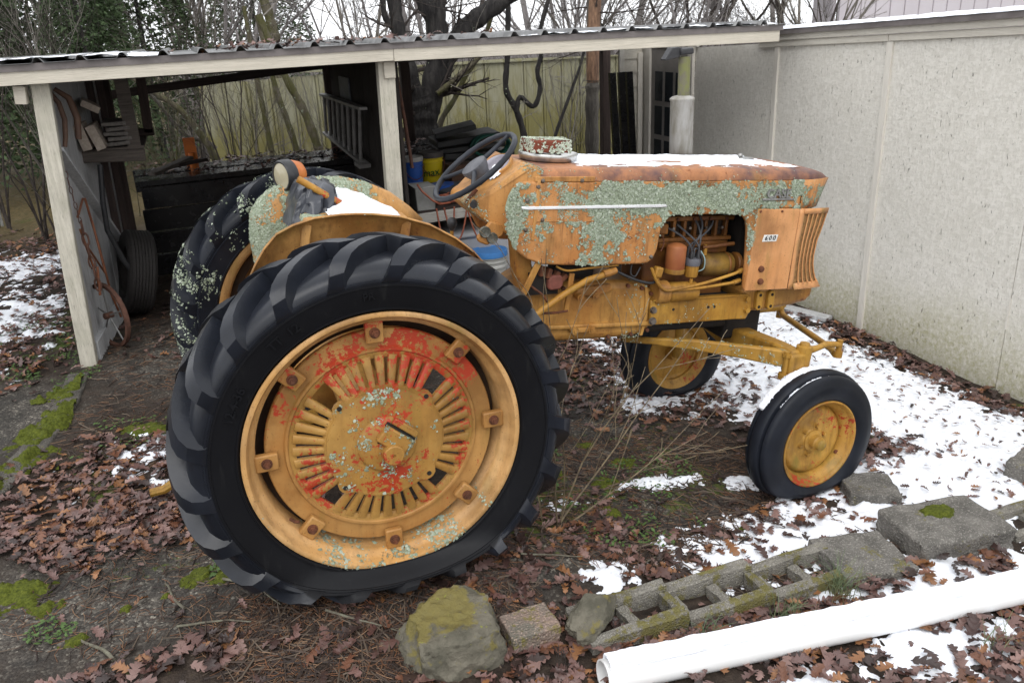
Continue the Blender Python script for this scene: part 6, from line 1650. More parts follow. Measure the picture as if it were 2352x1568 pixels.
def leaf_mat(name, attr):
    t = Mat(name, .42, .5)
    if attr:
        a = t.node('ShaderNodeVertexColor', layer_name='tint'); col = a.outputs['Color']
    else:
        oi = t.node('ShaderNodeObjectInfo')
        col = t.ramp(oi.outputs['Random'], [(i / 8, tuple(c)) for i, c in enumerate(LCOL)], 'CONSTANT')
    col = t.mix(t.math('MULTIPLY', t.step(t.noise(55, 3), .45, .7), .45), col, (.05, .028, .02))
    return t.done(col, None, t.bump(t.noise(90, 3), .4, .004))
M_leaf, M_leafi = leaf_mat('fallen_leaf', True), leaf_mat('fallen_leaf_single', False)
ZONES = [  # cx, cy, rx, ry, count, size, square, label of the singles
    (-1.05, .38, .55, .52, 760, .08, 0, 'the leaf pile behind the rear wheel'), (-.95, -.02, .5, .26, 380, .08, 0, 'the leaf pile behind the rear wheel'),
    (2.05, .75, .75, .55, 800, .075, 0, 'the ground under the front axle'), (1.6, 1.35, .6, .4, 300, .075, 0, 'the ground under the front axle'), (2.9, 1.9, .9, .5, 260, .08, 0, 'the ground under the front axle'),
    (3.87, .3, .15, 2.6, 900, .085, 1, 'the foot of the garage wall'),
    (1.45, -1.78, 1.15, .40, 800, .088, 0, 'the near side of the white pipe'), (1.5, -1.42, .95, .07, 330, .085, 1, 'the strip between pipe and blocks'), (2.3, -1.9, .5, .4, 400, .095, 0, 'the near side of the white pipe'),
    (.72, -.98, .40, .32, 105, .085, 0, 'the ground in front of the rear tyre'), (.25, -.98, .45, .13, 60, .09, 0, 'the ground in front of the rear tyre'), (.30, -1.40, .40, .13, 150, .09, 0, 'the foot of the lichened rock'), (.85, -.62, .3, .25, 60, .085, 0, 'the foot of the bare shrub'),
    (-.95, -.98, .40, .10, 70, .095, 0, 'the near edge of the old concrete'), (-.2, -1.15, .5, .18, 26, .09, 0, 'the near edge of the old concrete'),
    (2.55, -.28, .50, .36, 330, .085, 0, 'the bare patch beside the front wheel'), (2.1, -.75, .4, .2, 90, .08, 0, 'the bare patch beside the front wheel'), (1.5, -1.0, .5, .2, 110, .085, 0, 'the snow by the edging'),
    (3.1, .1, .75, 1.3, 800, .045, 1, 'the snow by the garage wall'), (1.05, -1.25, .6, .06, 34, .06, 1, 'the hollows of the edging blocks'),
    (-2.5, 4.3, .95, 2.3, 1900, .085, 0, 'the ground left of the shed'), (-2.0, 2.6, .55, .8, 380, .085, 0, 'the ground left of the shed'), (-.6, 2.9, .7, .9, 160, .07, 0, 'the shed floor'), (.9, -.2, 1.4, .8, 110, .07, 0, 'the ground beside the tractor'), (-.3, -.75, .8, .35, 40, .075, 0, 'the near edge of the old concrete')]
leaves = []
for zi, (cx, cy, rx, ry, n, size, sq, where) in enumerate(ZONES):
    for i in range(n):
        if sq: x_, y_ = cx + RNG.uniform(-1, 1) * rx, cy + RNG.uniform(-1, 1) * ry
        else:
            a = RNG.uniform(0, 2 * pi); q = sqrt(RNG.uniform(0, 1)) ** 1.0 * RNG.choice([1, 1, 1.25]); x_, y_ = cx + rx * q * cos(a), cy + ry * q * sin(a)
        if x_ > WX - .03: continue
        if where.startswith('the hollows') and abs((x_ - .555) % .193 - .1) > .07: continue
        leaves.append((x_, y_, zi, size * .9 * RNG.uniform(.55, 1.35)))
LV = np.array([(a, b) for a, b, _, _ in leaves])
LZ_ = ground_h(LV[:, 0], LV[:, 1]); sm = snow_mask(LV[:, 0], LV[:, 1])
LZ_ = LZ_ + np.where(sm > 0, .022 * np.clip(sm / .25, 0, 1), 0)
def under_body(x, y): return False
inst = []
for (x_, y_, zi, s_), z_, m_ in zip(leaves, LZ_, sm):
    if m_ > .06 and RNG.random() > (.22 if zi not in (5, 18, 17) else .8): continue
    stack = .002 + .022 * RNG.random() ** 2 if ZONES[zi][4] > 300 else .003
    if where == '': pass
    if zi == 19: z_ += .0
    tx, ty = RNG.normal(0, .20), RNG.normal(0, .20)
    inst.append((x_, y_, float(z_) + stack + .004, s_, RNG.uniform(0, 2 * pi), tx, ty, zi, int(RNG.integers(0, 12))))
# leaves lying on the steel stack and on the shed roof
extra = []
for i in range(420):
    extra.append((RNG.uniform(-1.0, 1.9), RNG.uniform(4.42, 5.3), .975 + .03 * RNG.random(), .075 * RNG.uniform(.6, 1.2), RNG.uniform(0, 6.28), RNG.normal(0, .3), RNG.normal(0, .3), -1, int(RNG.integers(0, 12))))
for i in range(150):
    x_, y_ = RNG.normal(.55, .55), RNG.uniform(EY + .02, 3.6)
    extra.append((x_, y_, roof_z(x_, y_) + .012 + .03 * RNG.random() ** 2, .08 * RNG.uniform(.5, 1.2), RNG.uniform(0, 6.28), RNG.normal(0, .35), RNG.normal(0, .35), -1, int(RNG.integers(0, 12))))
cd = [(Vector(i[:3]) - CAM).length / i[3] for i in inst]
vis = sorted(range(len(inst)), key=lambda k: cd[k])
def in_view(p):
    d = Vector(p) - CAM; w = d.dot(F_); u = d.dot(R2_) / w * 1918.9 / 1176; v = d.dot(U2_) / w * 1918.9 / 784
    return abs(u) < .98 and abs(v) < .98
single = [k for k in vis if in_view(inst[k][:3])][:300]; ss = set(single)
LMESH = []
for ti, (v, f) in enumerate(LEAFT):
    me = bpy.data.meshes.new('oak_leaf'); me.from_pydata([tuple(p) for p in v], [], [tuple(q) for q in f]); me.shade_smooth(); me.materials.append(M_leafi); LMESH.append(me)
for k in single:
    x_, y_, z_, s_, rz, tx, ty, zi, ti = inst[k]
    o = bpy.data.objects.new('oak_leaf', LMESH[ti]); COL.objects.link(o)
    o.location = (x_, y_, z_); o.rotation_euler = (tx, ty, rz); o.scale = (s_, s_, s_)
    props(o, 'fallen brown oak leaf on ' + ZONES[zi][7], 'leaf', 'fallen oak leaves on ' + ZONES[zi][7])
def leaf_stuff(name, lst):
    Vs, Fs, Cs = [], [], []; n = 0
    for x_, y_, z_, s_, rz, tx, ty, zi, ti in lst:
        v, f = (LEAFT if (y_ - CAM.y) < 3.6 else LEAFL)[ti]; M3 = np.array(Euler((tx, ty, rz)).to_matrix())
        Vs.append((v * s_) @ M3.T + np.array((x_, y_, z_))); Fs.append(f + n); n += len(v)
        c = LCOL[int(RNG.integers(0, 8))] * RNG.uniform(.7, 1.2); Cs.append(np.repeat(c[None], len(v), 0))
    o = mesh_np(name, np.concatenate(Vs), np.concatenate(Fs), M_leaf, col=np.concatenate(Cs)); props(o, kind='stuff'); return o
leaf_stuff('leaf_litter', [inst[k] for k in range(len(inst)) if k not in ss] + extra)

def litter(name, n, zones, lmin, lmax, wmin, wmax, cols, seed):
    r = np.random.default_rng(seed); Vs, Fs, Cs = [], [], []; k = 0
    for (cx, cy, rx, ry, w) in zones:
        for i in range(int(n * w)):
            a = r.uniform(0, 2 * pi); q = sqrt(r.random()); x_, y_ = cx + rx * q * cos(a), cy + ry * q * sin(a)
            L = r.uniform(lmin, lmax); t = r.uniform(0, pi); wd = r.uniform(wmin, wmax); b = r.normal(0, .25)
            d = np.array((cos(t), sin(t), r.normal(0, .06))) ; s_ = np.array((-sin(t), cos(t), 0)); up = np.array((0, 0, 1.))
            c0 = np.array((x_, y_, 0)); mid = c0 + s_ * b * L * .5
            ps_ = [c0 - d * L / 2, mid, c0 + d * L / 2]
            zz = r.uniform(.001, .010)
            for p in ps_:
                for o_ in (s_ * wd + up * 0, up * wd * 1.6, -s_ * wd):
                    Vs.append(p + o_ + up * zz)
            for j in (0, 1):
                o0 = k + j * 3
                Fs += [(o0, o0 + 3, o0 + 4, o0 + 1), (o0 + 1, o0 + 4, o0 + 5, o0 + 2)]
            k += 9
            c = np.array(cols[int(r.integers(0, len(cols)))]) * r.uniform(.7, 1.25); Cs.append(np.repeat(c[None], 9, 0))
    V = np.array(Vs); V[:, 2] += ground_h(V[:, 0], V[:, 1])
    o = mesh_np(name, V, np.array(Fs), M_twigmat, col=np.concatenate(Cs)); props(o, kind='stuff'); return o
tm = Mat('twig_litter', .7, .3); _a = tm.node('ShaderNodeVertexColor', layer_name='tint'); M_twigmat = tm.done(_a.outputs['Color'])
LZN = [(1.2, -.4, 1.0, .6, .30), (-.1, -1.0, .6, .35, .26), (-.8, .9, .6, .9, .10), (-.6, 2.4, .8, .9, .10), (1.3, .6, .9, .8, .10), (-.6, -.5, .8, .4, .08), (1.6, -1.05, .6, .3, .08)]
litter('pine_needles', 9000, LZN, .03, .085, .0006, .0012, [(.17, .075, .035), (.10, .05, .03), (.06, .038, .028), (.22, .13, .075)], 3)
litter('twig_litter', 4200, LZN, .04, .15, .0012, .0032, [(.04, .028, .022), (.065, .045, .034), (.028, .020, .017), (.10, .075, .055)], 5)
# larger dead sticks, pale with lichen
M_stick = simple('lichened_stick', (.17, .165, .12), (.08, .065, .05), .85, 30, .5, 120)
for (x_, y_, L, a, r_, lb) in [(-.52, -.74, .30, -.9, .006, 'pale lichened stick near the rear tyre'), (-.80, -.62, .22, 1.9, .006, 'forked pale stick on the old concrete'), (-.18, -1.03, .28, -.6, .005, 'pale stick beside the needle litter'), (-.66, -.86, .26, -.35, .005, 'short pale stick at the near edge of the concrete'), (-1.05, -.80, .20, 2.2, .008, 'thick pale stick by the moss cushions'), (1.05, -.95, .24, .3, .004, 'thin dark stick in front of the snow'), (.62, -.86, .26, -.2, .005, 'dark stick by the orange-red brick')]:
    pts = []
    for i in range(7):
        t = i / 6 - .5; px, py = x_ + cos(a) * L * t + .007 * sin(6 * t + x_ * 9), y_ + sin(a) * L * t + .007 * cos(5 * t); pts.append((px, py, gh(px, py) + .008 + .006 * abs(t)))
    obj('stick', MB().tube(pts, [r_ * (1 - .08 * i) for i in range(7)], 6), M_stick, smooth=60, label=lb, cat='stick')
# grass tufts
M_grass = simple('wiry_grass', (.10, .16, .085), (.16, .15, .07), .6, 5, 0)
def tuft(c, n, h, label, seed):
    r = random.Random(seed); mb = MB()
    for i in range(n):
        a = r.uniform(0, 2 * pi); b = r.uniform(.15, 1.0); L = h * r.uniform(.5, 1.3); x0, y0 = c[0] + r.gauss(0, .035), c[1] + r.gauss(0, .02)
        z0 = gh(x0, y0); P = []
        for k in range(5):
            t = k / 4; q = b * t * t * L * .9; P.append((x0 + cos(a) * q, y0 + sin(a) * q, z0 + L * (t - .35 * b * t * t)))
        mb.tube(P, [.0016, .0016, .0014, .001, .0005], 3, cap=False)
    o = obj('grass_tuft', mb, M_grass, smooth=60, label=label, cat='grass'); return o
tuft((1.60, -1.40, 0), 60, .16, 'green wiry grass tuft in front of the tilted paver', 1)
tuft((1.33, -1.44, 0), 45, .13, 'green wiry grass tuft between the blocks and the pipe', 2)
tuft((1.95, -1.80, 0), 14, .10, 'thin grass tuft on the near side of the pipe', 3)
tuft((.98, -1.43, 0), 20, .10, 'dry thin grass tuft by the middle block', 4)

# little green weeds
def weeds(n, zones, seed):
    r = np.random.default_rng(seed); Vs, Fs = [], []; k = 0
    for (cx, cy, rx, ry, w) in zones:
        for i in range(int(n * w)):
            a = r.uniform(0, 2 * pi); q = sqrt(r.random()); x_, y_ = cx + rx * q * cos(a), cy + ry * q * sin(a)
            if fbm(np.array([x_]), np.array([y_]), 7, 2, 3)[0] < .5: continue
            z_ = gh(x_, y_) + r.uniform(.005, .03); t = r.uniform(0, 2 * pi); s_ = r.uniform(.005, .013)
            d = np.array((cos(t), sin(t), r.uniform(-.2, .5))) * s_; o_ = np.array((-sin(t), cos(t), r.uniform(-.3, .3))) * s_ * .6; c = np.array((x_, y_, z_))
            Vs += [c - d, c + o_, c + d, c - o_]; Fs.append((k, k + 1, k + 2, k + 3)); k += 4
    o = mesh_np('ground_weeds', np.array(Vs), np.array(Fs), simple('weed_green', (.075, .13, .03), (.05, .09, .022), .6, 40, 0)); props(o, kind='stuff')
weeds(5200, [(-1.75, 2.9, .35, .8, .4), (-1.5, 2.1, .25, .4, .15), (-1.1, .95, .3, .25, .08), (-.66, -.55, .12, .1, .06), (1.1, -.75, .3, .15, .06), (1.15, -.2, .5, .35, .2), (-1.2, -.62, .1, .08, .03)], 17)
# ================================================================ trees and shrubs
def bark(name, c, c2, lich=None, moss=0.0):
    t = Mat(name, .8, .35)
    n = t.noise(7, 5, .7, t.map((3, 3, .6)))
    col = t.mix(t.step(n, .35, .65), c, c2)
    if moss: col = t.mix(t.math('MULTIPLY', t.step(t.noise(5, 4, .6), .42, .6), moss), col, (.085, .085, .020))
    h = n
    if lich is not None:
        m, lc, lh = lichen_layer(t, lich, .8)
        col = t.mix(m, col, lc)
    h = t.math('ADD', n, t.math('MULTIPLY', t.noise(22, 4, .7, t.map((3, 3, .5))), .8))
    return t.done(col, None, t.bump(h, 1.0, .03))
M_barkdark = bark('wet_dark_bark', (.014, .012, .012), (.042, .038, .035), -.12)
M_barkgrey = bark('grey_bark', (.085, .075, .065), (.14, .125, .105), -.12)
M_barkmoss = bark('mossy_bark', (.16, .14, .10), (.09, .075, .05), -.08, .8)
M_twig = bark('twig_bark', (.17, .15, .125), (.24, .22, .19), None)
M_twigd = bark('dark_twig_bark', (.045, .035, .030), (.075, .06, .052), None)
M_strip = bark('stripped_wood', (.34, .20, .12), (.13, .075, .05), None)
M_far = bark('far_twigs', (.24, .215, .21), (.32, .295, .285), None)

def grow(mb, p, d, L, r, lvl, rnd, spread=.6, up=.15, nseg=5, kids=(3, 5), ratio=.62, minr=.0015, crook=.14, sides=None):
    p = Vector(p); d = Vector(d).normalized(); pts = [p.copy()]; rad = [r]; dirs = [d.copy()]
    for i in range(nseg):
        d = (d + Vector((rnd.gauss(0, crook), rnd.gauss(0, crook), rnd.gauss(0, crook * .7) + up * .12))).normalized()
        p = p + d * (L / nseg); pts.append(p.copy()); rad.append(max(minr, r * (1 - .72 * (i + 1) / nseg))); dirs.append(d.copy())
    n = sides or (8 if r > .05 else 5 if r > .015 else 3)
    mb.tube(pts, rad, n, cap=False)
    if lvl > 0:
        for k in range(rnd.randint(*kids)):
            t = rnd.uniform(.28, 1.0); i = min(nseg, int(t * nseg)); b = dirs[i]
            a = rnd.uniform(0, 2 * pi); o = b.orthogonal().normalized(); o = Matrix.Rotation(a, 3, b) @ o
            nd = (b + o * rnd.uniform(.5, 1.3) * spread * 1.4 + Vector((0, 0, up))).normalized()
            grow(mb, pts[i], nd, L * ratio * rnd.uniform(.7, 1.15), max(minr, rad[i] * .58), lvl - 1, rnd, spread, up, max(3, nseg - 1), kids, ratio, minr, crook)

def poly_tree(name, label, base, limbs, mat, twigs, seed, tmat=None, tl=(.5, 2)):
    """tree with limbs traced as poly-lines (world); twigs grow from their upper ends"""
    t = thing(name, base, label, 'tree'); rnd = random.Random(seed); B = Vector(base)
    tr = MB()
    for pts, r0, r1 in limbs:
        P = [Vector(p) - B for p in pts]; out = []
        for i in range(len(P) - 1):
            a = P[max(i - 1, 0)]; b = P[i]; c = P[i + 1]; e = P[min(i + 2, len(P) - 1)]
            for k in range(6):
                q = k / 6; out.append(.5 * ((2 * b) + (c - a) * q + (2 * a - 5 * b + 4 * c - e) * q * q + (3 * b - a - 3 * c + e) * q ** 3))
        out.append(P[-1]); n = len(out)
        rr = [(r0 + (r1 - r0) * i / (n - 1)) * (1 + .10 * sin(i * 1.7 + r0 * 90)) for i in range(n)]
        tr.tube(out, rr, 10 if r0 > .04 else 6)
    obj('trunk', tr, mat, t, smooth=70)
    if twigs:
        cr = MB()
        for pts, r0, r1 in limbs:
            for k in range(twigs):
                i = rnd.randint(1, len(pts) - 1); a = Vector(pts[i - 1]).lerp(Vector(pts[i]), rnd.random()) - B
                d = Vector((rnd.gauss(0, 1), rnd.gauss(0, .6), rnd.uniform(-.2, .9)))
                grow(cr, a, d, rnd.uniform(.35, .9) * tl[0] * 2, max(.003, r1 * .28), tl[1], rnd, .7, .1)
        obj('crown', cr, tmat or M_twigd, t, smooth=70)
    return t
Y = 6.2
poly_tree('bare_tree', 'big dark wet tree with forked trunk behind the shed', (2.06, Y, .0),
          [([(2.06, Y, -.2), (2.06, Y, .36), (2.07, Y, .82), (2.07, Y, 1.14), (2.04, Y, 1.36)], .17, .15),
           ([(2.02, Y, 1.15), (1.94, Y - .02, 1.6), (1.86, Y, 1.98), (1.84, Y + .05, 2.38), (1.80, Y + .1, 3.0)], .10, .065),
           ([(2.10, Y, 1.15), (2.24, Y, 1.62), (2.30, Y, 2.05), (2.16, Y, 2.42), (1.98, Y + .1, 2.85)], .135, .10),
           ([(2.13, Y + .05, 1.2), (2.36, Y + .1, 1.66), (2.62, Y + .1, 2.02), (2.90, Y + .05, 2.22), (3.30, Y, 2.46), (3.8, Y, 2.8)], .13, .085),
           ([(2.28, Y - .1, 1.95), (2.33, Y - .1, 2.3), (2.42, Y - .1, 2.9)], .07, .04),
           ([(1.88, Y, 2.0), (1.72, Y, 2.2), (1.70, Y, 2.5), (1.6, Y, 2.9)], .04, .025)], M_barkdark, 7, 11, M_twigd)
poly_tree('bare_tree', 'tall trunk with bark stripped to orange wood beside the brown post', (4.01, 5.8, -.1),
          [([(4.01, 5.8, -.1), (4.01, 5.8, .58), (4.02, 5.8, 1.2), (4.03, 5.8, 1.42)], .085, .078)], M_barkgrey, 0, 4)
st_ = [o for o in bpy.data.objects if o.name.startswith('bare_tree')][-1]
stp = MB().tube([(.02, 0, 1.50), (.02, 0, 1.75), (.03, 0, 2.02), (.06, 0, 2.4), (.07, 0, 3.2)], [.074, .075, .074, .07, .06], 12)
obj('stripped_trunk', stp, M_strip, st_, smooth=60)
brk = MB()
for k in range(4):
    a = .3 + k * .55
    brk.tube([(.02 + .07 * cos(a), .07 * sin(a), 1.5 + .05 * k), (.03 + .072 * cos(a), .072 * sin(a), 2.0), (.06 + .07 * cos(a), .07 * sin(a), 2.6), (.07 + .06 * cos(a), .06 * sin(a), 3.2)], [.02, .03, .035, .03], 6)
obj('bark_strip', brk, M_barkgrey, st_, smooth=60)
rnd = random.Random(5); cr = MB()
for k in range(9): grow(cr, (.05, 0, rnd.uniform(1.8, 2.9)), (rnd.gauss(0, 1), rnd.gauss(0, .5), rnd.uniform(-.2, .6)), rnd.uniform(.6, 1.3), .012, 2, rnd, .7, .05)
obj('crown', cr, M_twigd, st_, smooth=70)

def stem(label, pts, r0, r1, mat=None, seed=0, twigs=4, cat='sapling', name='sapling'):
    return poly_tree(name, label, pts[-1] if pts[-1][2] < pts[0][2] else pts[0], [(pts, r0, r1)], mat or M_barkmoss, twigs, seed, M_twig, (.35, 1))
stem('lichened limb slanting from the dark tree over the fence', [(2.2, 6.05, 1.38), (2.46, 6.05, 1.55), (2.70, 6.0, 1.74), (3.0, 6.0, 2.0)], .035, .028, seed=1)
stem('mossy sapling leaning right behind the black boards', [(2.22, 6.6, .2), (2.34, 6.6, .93), (2.56, 6.6, 1.26), (2.70, 6.6, 1.49), (2.90, 6.6, 1.75), (3.1, 6.6, 2.2)], .038, .025, seed=2)
stem('dark vine stem twisting up before the fence', [(3.62, 6.9, .2), (3.56, 6.9, .72), (3.46, 6.9, 1.06), (3.34, 6.9, 1.31), (3.38, 6.9, 1.71), (3.42, 6.9, 2.3)], .045, .032, M_barkdark, 3, 2)
stem('looping dark vine shaped like a hook before the fence', [(3.46, 6.88, 1.02), (3.52, 6.88, 1.20), (3.70, 6.88, 1.07), (3.80, 6.88, 1.28), (3.77, 6.88, 1.5), (3.83, 6.88, 1.7), (3.80, 6.88, 1.9), (3.95, 6.88, 2.35)], .034, .028, M_barkdark, 4, 2)
stem('thin dark stem slanting up to the right of the hooked vine', [(3.85, 6.8, .3), (3.97, 6.8, .71), (4.2, 6.8, 1.23), (4.37, 6.8, 1.64), (4.5, 6.8, 2.2)], .025, .016, M_barkdark, 5, 4)
stem('thick mossy stem leaning behind the ladder partition', [(.95, 6.5, .3), (.86, 6.5, .82), (.75, 6.5, 1.27), (.6, 6.5, 1.64), (.4, 6.5, 2.3)], .055, .038, seed=6)
stem('mossy stem upright before the fence end', [(.40, 7, .2), (.37, 7, .85), (.35, 7, 1.22), (.33, 7, 1.58), (.3, 7, 2.4)], .035, .025, seed=7)
stem('mossy stem in the thick of the saplings', [(.75, 7.3, .1), (.70, 7.3, .71), (.63, 7.3, 1.1), (.55, 7.3, 1.48), (.45, 7.3, 2.3)], .045, .03, seed=8)
stem('mossy stem bending over towards the hanging shelf', [(-.2, 6.5, .2), (-.28, 6.5, .82), (-.51, 6.5, 1.32), (-.79, 6.5, 1.58), (-1.1, 6.5, 1.85)], .045, .022, seed=9)
stem('pale branch crossing low behind the orange channel', [(-.25, 6.8, .9), (-.34, 6.8, .99), (-.58, 6.8, 1.11), (-.77, 6.8, 1.45), (-.95, 6.8, 1.7)], .03, .02, M_barkgrey, 10)
stem('grey trunk standing beyond the shed roof', [(.85, 9, .2), (.80, 9, 1.2), (.79, 9, 1.91), (.77, 9, 2.2), (.71, 9, 2.53), (.5, 9, 3.6)], .085, .06, M_barkmoss, 11, 8, 'tree', 'bare_tree')
# thicket of look-alike saplings in front of and beyond the fence
def bush_mesh(seed, h, stems, lv, mat, spread=.35, r=.02, kids=(4, 6), minr=.0022):
    rnd = random.Random(seed); mb = MB()
    for i in range(stems):
        a = rnd.uniform(0, 2 * pi); d = Vector((cos(a) * spread * rnd.random(), sin(a) * spread * rnd.random(), 1))
        grow(mb, (rnd.gauss(0, .12), rnd.gauss(0, .12), -.1), d, h * rnd.uniform(.7, 1.1), r * rnd.uniform(.6, 1.2), lv, rnd, .55, .10, 6, kids, .55, minr, .10)
    me = bpy.data.meshes.new('bare_shrub'); me.from_pydata(mb.v, [], mb.f); me.shade_smooth(); me.materials.append(mat); return me
SH = [bush_mesh(1, 2.3, 5, 2, M_barkmoss), bush_mesh(2, 2.6, 4, 2, M_twig), bush_mesh(3, 2.2, 6, 2, M_barkmoss, .5), bush_mesh(4, 2.8, 4, 2, M_twigd, .4)]
FT = [bush_mesh(11, 5.0, 4, 3, M_far, .3, .06, (4, 6), .0045), bush_mesh(12, 6.0, 3, 3, M_far, .25, .08, (4, 6), .0045), bush_mesh(13, 4.5, 5, 3, M_twig, .4, .05, (4, 6), .004), bush_mesh(14, 5.5, 3, 3, M_twigd, .3, .07, (4, 6), .004)]
def scatter(name, meshes, spots, label, cat, group, seed, smin=.8, smax=1.2):
    r = random.Random(seed)
    for (x_, y_) in spots:
        o = bpy.data.objects.new(name, r.choice(meshes)); COL.objects.link(o)
        s_ = r.uniform(smin, smax); o.location = (x_, y_, gh(x_, y_) - .05); o.rotation_euler = (0, 0, r.uniform(0, 6.28)); o.scale = (s_, s_, s_ * r.uniform(.9, 1.15))
        props(o, label, cat, group)
r = random.Random(9)
scatter('bare_shrub', SH, [(-.1, 7.4), (.25, 7.8), (.55, 6.9), (-.45, 7.2), (-.75, 6.4), (-1.1, 7.3), (-.15, 6.2), (1.0, 7.6), (1.35, 7.9)], 'mossy bare shrub between the steel stack and the fence', 'shrub', 'shrubs behind the steel stack', 1, .5, .8)
scatter('bare_shrub', SH, [(2.9, 7.6), (3.3, 7.9), (4.3, 7.5), (4.8, 7.9), (5.2, 7.2)], 'bare shrub along the metal fence by the vines', 'shrub', 'shrubs along the fence', 2, .45, .75)
scatter('bare_shrub', SH, [(-1.7, 5.6), (-2.1, 6.3), (-1.6, 6.8), (-2.6, 7.4), (-2.0, 8.0), (-3.2, 8.6), (-2.5, 5.0), (-3.0, 6.2)], 'bare shrub at the left beside the shed post', 'shrub', 'shrubs left of the shed', 3, .6, 1.0)
scatter('bare_tree', FT, [(r.uniform(-6, 9) + .25 * y_, y_) for y_ in [r.uniform(10, 17) for i in range(9)]], 'bare grey tree beyond the metal fence', 'tree', 'bare trees beyond the fence', 4)
scatter('bare_tree', FT, [(r.uniform(-11, 22) + .3 * (y_ - 18), y_) for y_ in [r.uniform(18, 34) for i in range(10)]], 'bare tree in the far wood', 'tree', 'bare trees of the far wood', 5, .9, 1.5)
scatter('bare_tree', FT, [(6.2, 7.5), (7.0, 8.4), (5.6, 9.2), (8.0, 9.6), (6.6, 10.4), (8.8, 8.2), (7.6, 6.8)], 'bare dark tree behind the garage roof', 'tree', 'bare trees behind the garage', 6, .7, .9)

# evergreens
def cedar_mesh(seed, h, w, n):
    r_ = np.random.default_rng(seed); V = []; Fq = []; C = []; k = 0
    rnd = random.Random(seed); br = []
    for i in range(n):
        t = r_.random() ** .8; z = h * (.04 + .96 * t); R_m = w * (1 - t) ** .75 + .05
        a = r_.uniform(0, 2 * pi); q = sqrt(r_.random()); q = .35 + .65 * q
        lump = .75 + .5 * vnoise(np.array([a * 2.2]), np.array([z * 1.3]), seed)[0]
        c = np.array((cos(a) * R_m * q * lump, sin(a) * R_m * q * lump, z + r_.normal(0, .05)))
        if vnoise(np.array([c[0] * 2.5 + 7]), np.array([c[2] * 2.2 + c[1] * 2]), seed + 3)[0] < .36: continue
        s_ = r_.uniform(.035, .10)
        d = np.array((cos(a) + r_.normal(0, .4), sin(a) + r_.normal(0, .4), r_.normal(-.1, .5))); d /= np.linalg.norm(d)
        o_ = np.cross(d, r_.normal(0, 1, 3)); o_ /= np.linalg.norm(o_) + 1e-6
        V += [c - o_ * s_ * .18, c + d * s_ * .6 - o_ * s_ * .3, c + d * s_ * 1.5, c + d * s_ * .6 + o_ * s_ * .3]; Fq.append((k, k + 1, k + 2, k + 3)); k += 4
        g_ = r_.uniform(.6, 1.3); C.append(np.repeat(np.array([(.048 * g_, .075 * g_, .030 * g_)]), 4, 0))
    return np.array(V), np.array(Fq), np.concatenate(C)
te = Mat('cedar_foliage', .75, .3); _c = te.node('ShaderNodeVertexColor', layer_name='tint'); M_cedar = te.done(_c.outputs['Color'])
cv = [cedar_mesh(3, 6.0, 1.5, 15000), cedar_mesh(8, 5.0, 1.8, 15000)]
cm_ = []
for v, f, c in cv:
    o = mesh_np('crown', v, f, M_cedar, smooth=False, col=c); cm_.append(o.data); bpy.data.objects.remove(o)
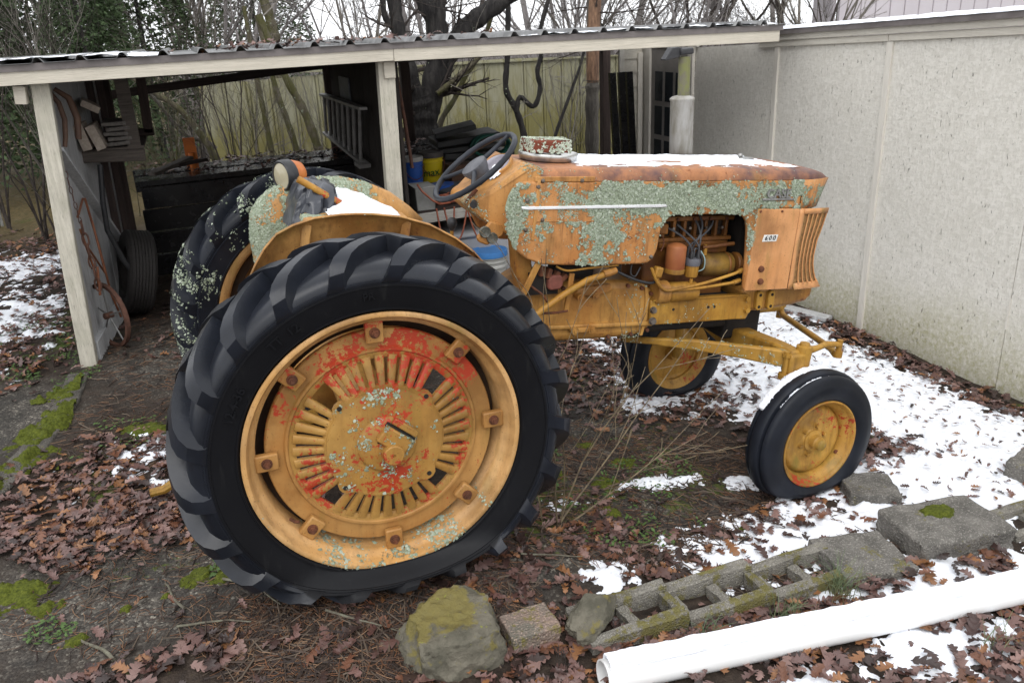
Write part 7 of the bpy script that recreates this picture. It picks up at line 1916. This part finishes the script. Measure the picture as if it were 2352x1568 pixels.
for i, (x_, y_, s_, lb) in enumerate([(-3.6, 9.6, 1.0, 'dark green cedar closest behind the field'), (-4.6, 11.5, 1.3, 'dark green cedar at the far left edge of the wood'), (-2.2, 11.2, .9, 'green cedar behind the leaning mossy stems'), (-1.0, 12.5, .8, 'small green cedar showing above the shed roof'), (-5.6, 9.5, 1.2, 'dark green cedar at the wire fence'), (-3.0, 13.5, 1.3, 'tall cedar rising behind the nearer ones'), (-1.6, 9.3, .62, 'low green cedar beside the hanging shelf'), (1.6, 22, 1.1, 'distant cedar above the middle of the shed roof'), (-2.3, 16, 1.4, 'distant tall cedar left of the grey trunk')]):
    t = thing('cedar_tree', (x_, y_, gh(x_, y_)), lb, 'tree', 'cedars at the edge of the wood', (0, 0, i * 1.3))
    o = bpy.data.objects.new('crown', cm_[i % 2]); COL.objects.link(o); o.parent = t; o.scale = (s_, s_, s_)
    obj('trunk', MB().tube([(0, 0, -.2), (.03, 0, 1.5 * s_), (0, .02, 4.0 * s_)], [.10 * s_, .07 * s_, .02], 7), M_barkdark, t)
# far woods: one grey mass of twigs nobody could count
mb = MB(); rnd = random.Random(33)
for i in range(150):
    y_ = rnd.uniform(34, 48); x_ = rnd.uniform(-14, 34) + .32 * (y_ - 30); h = rnd.uniform(1.7, 2.7)
    for k in range(2):
        grow(mb, (x_ + rnd.gauss(0, .3), y_, -1.3), (rnd.gauss(0, .2), 0, 1), h, .07, 2, rnd, .5, .1, 4, (5, 7), .5, .011, .1)
fw = obj('far_wood', mb, M_far, smooth=0, fix=False); props(fw, kind='stuff')

# the bare shrub growing in front of the engine
def twiggy(name, base, label, seed, spec, mat, r=.0048):
    t = thing(name, base, label, 'shrub'); rnd = random.Random(seed)
    for (d, L) in spec:
        mb = MB()
        grow(mb, (rnd.gauss(0, .02), rnd.gauss(0, .02), -.02), d, L, r, 2, rnd, .55, .06, 7, (2, 4), .42, .0016, .09)
        obj('stem', mb, mat, t, smooth=70)
    return t
twiggy('twig_shrub', (.735, -.60, .03), 'leafless twiggy shrub growing between the rear wheel and engine', 6,
       [((.05, .05, 1), 1.3), ((.20, 0, 1), 1.25), ((.42, .08, 1), 1.2), ((.80, .0, .72), 1.15), ((1.0, -.05, .5), 1.0), ((-.02, .1, 1), .8)], simple('shrub_twig', (.20, .155, .09), (.07, .05, .035), .7, 30, 0))
twiggy('dead_weed', (.93, -1.03, .01), 'dark dead weed clump by the snow patch', 8, [((.2, 0, 1), .16), ((-.3, .1, 1), .15), ((.5, -.1, 1), .14), ((0, .2, 1), .17), ((-.5, 0, .8), .12), ((.1, -.3, 1), .13)], simple('weed', (.045, .03, .022), (.07, .045, .03), .8, 30, 0), .003)
twiggy('dead_weed', (.42, -1.42, .06), 'thin dead weed at the corner of the lichened rock', 12, [((.2, 0, 1), .10), ((-.3, .1, 1), .09), ((.5, -.1, 1), .08)], M_twigd, .002)
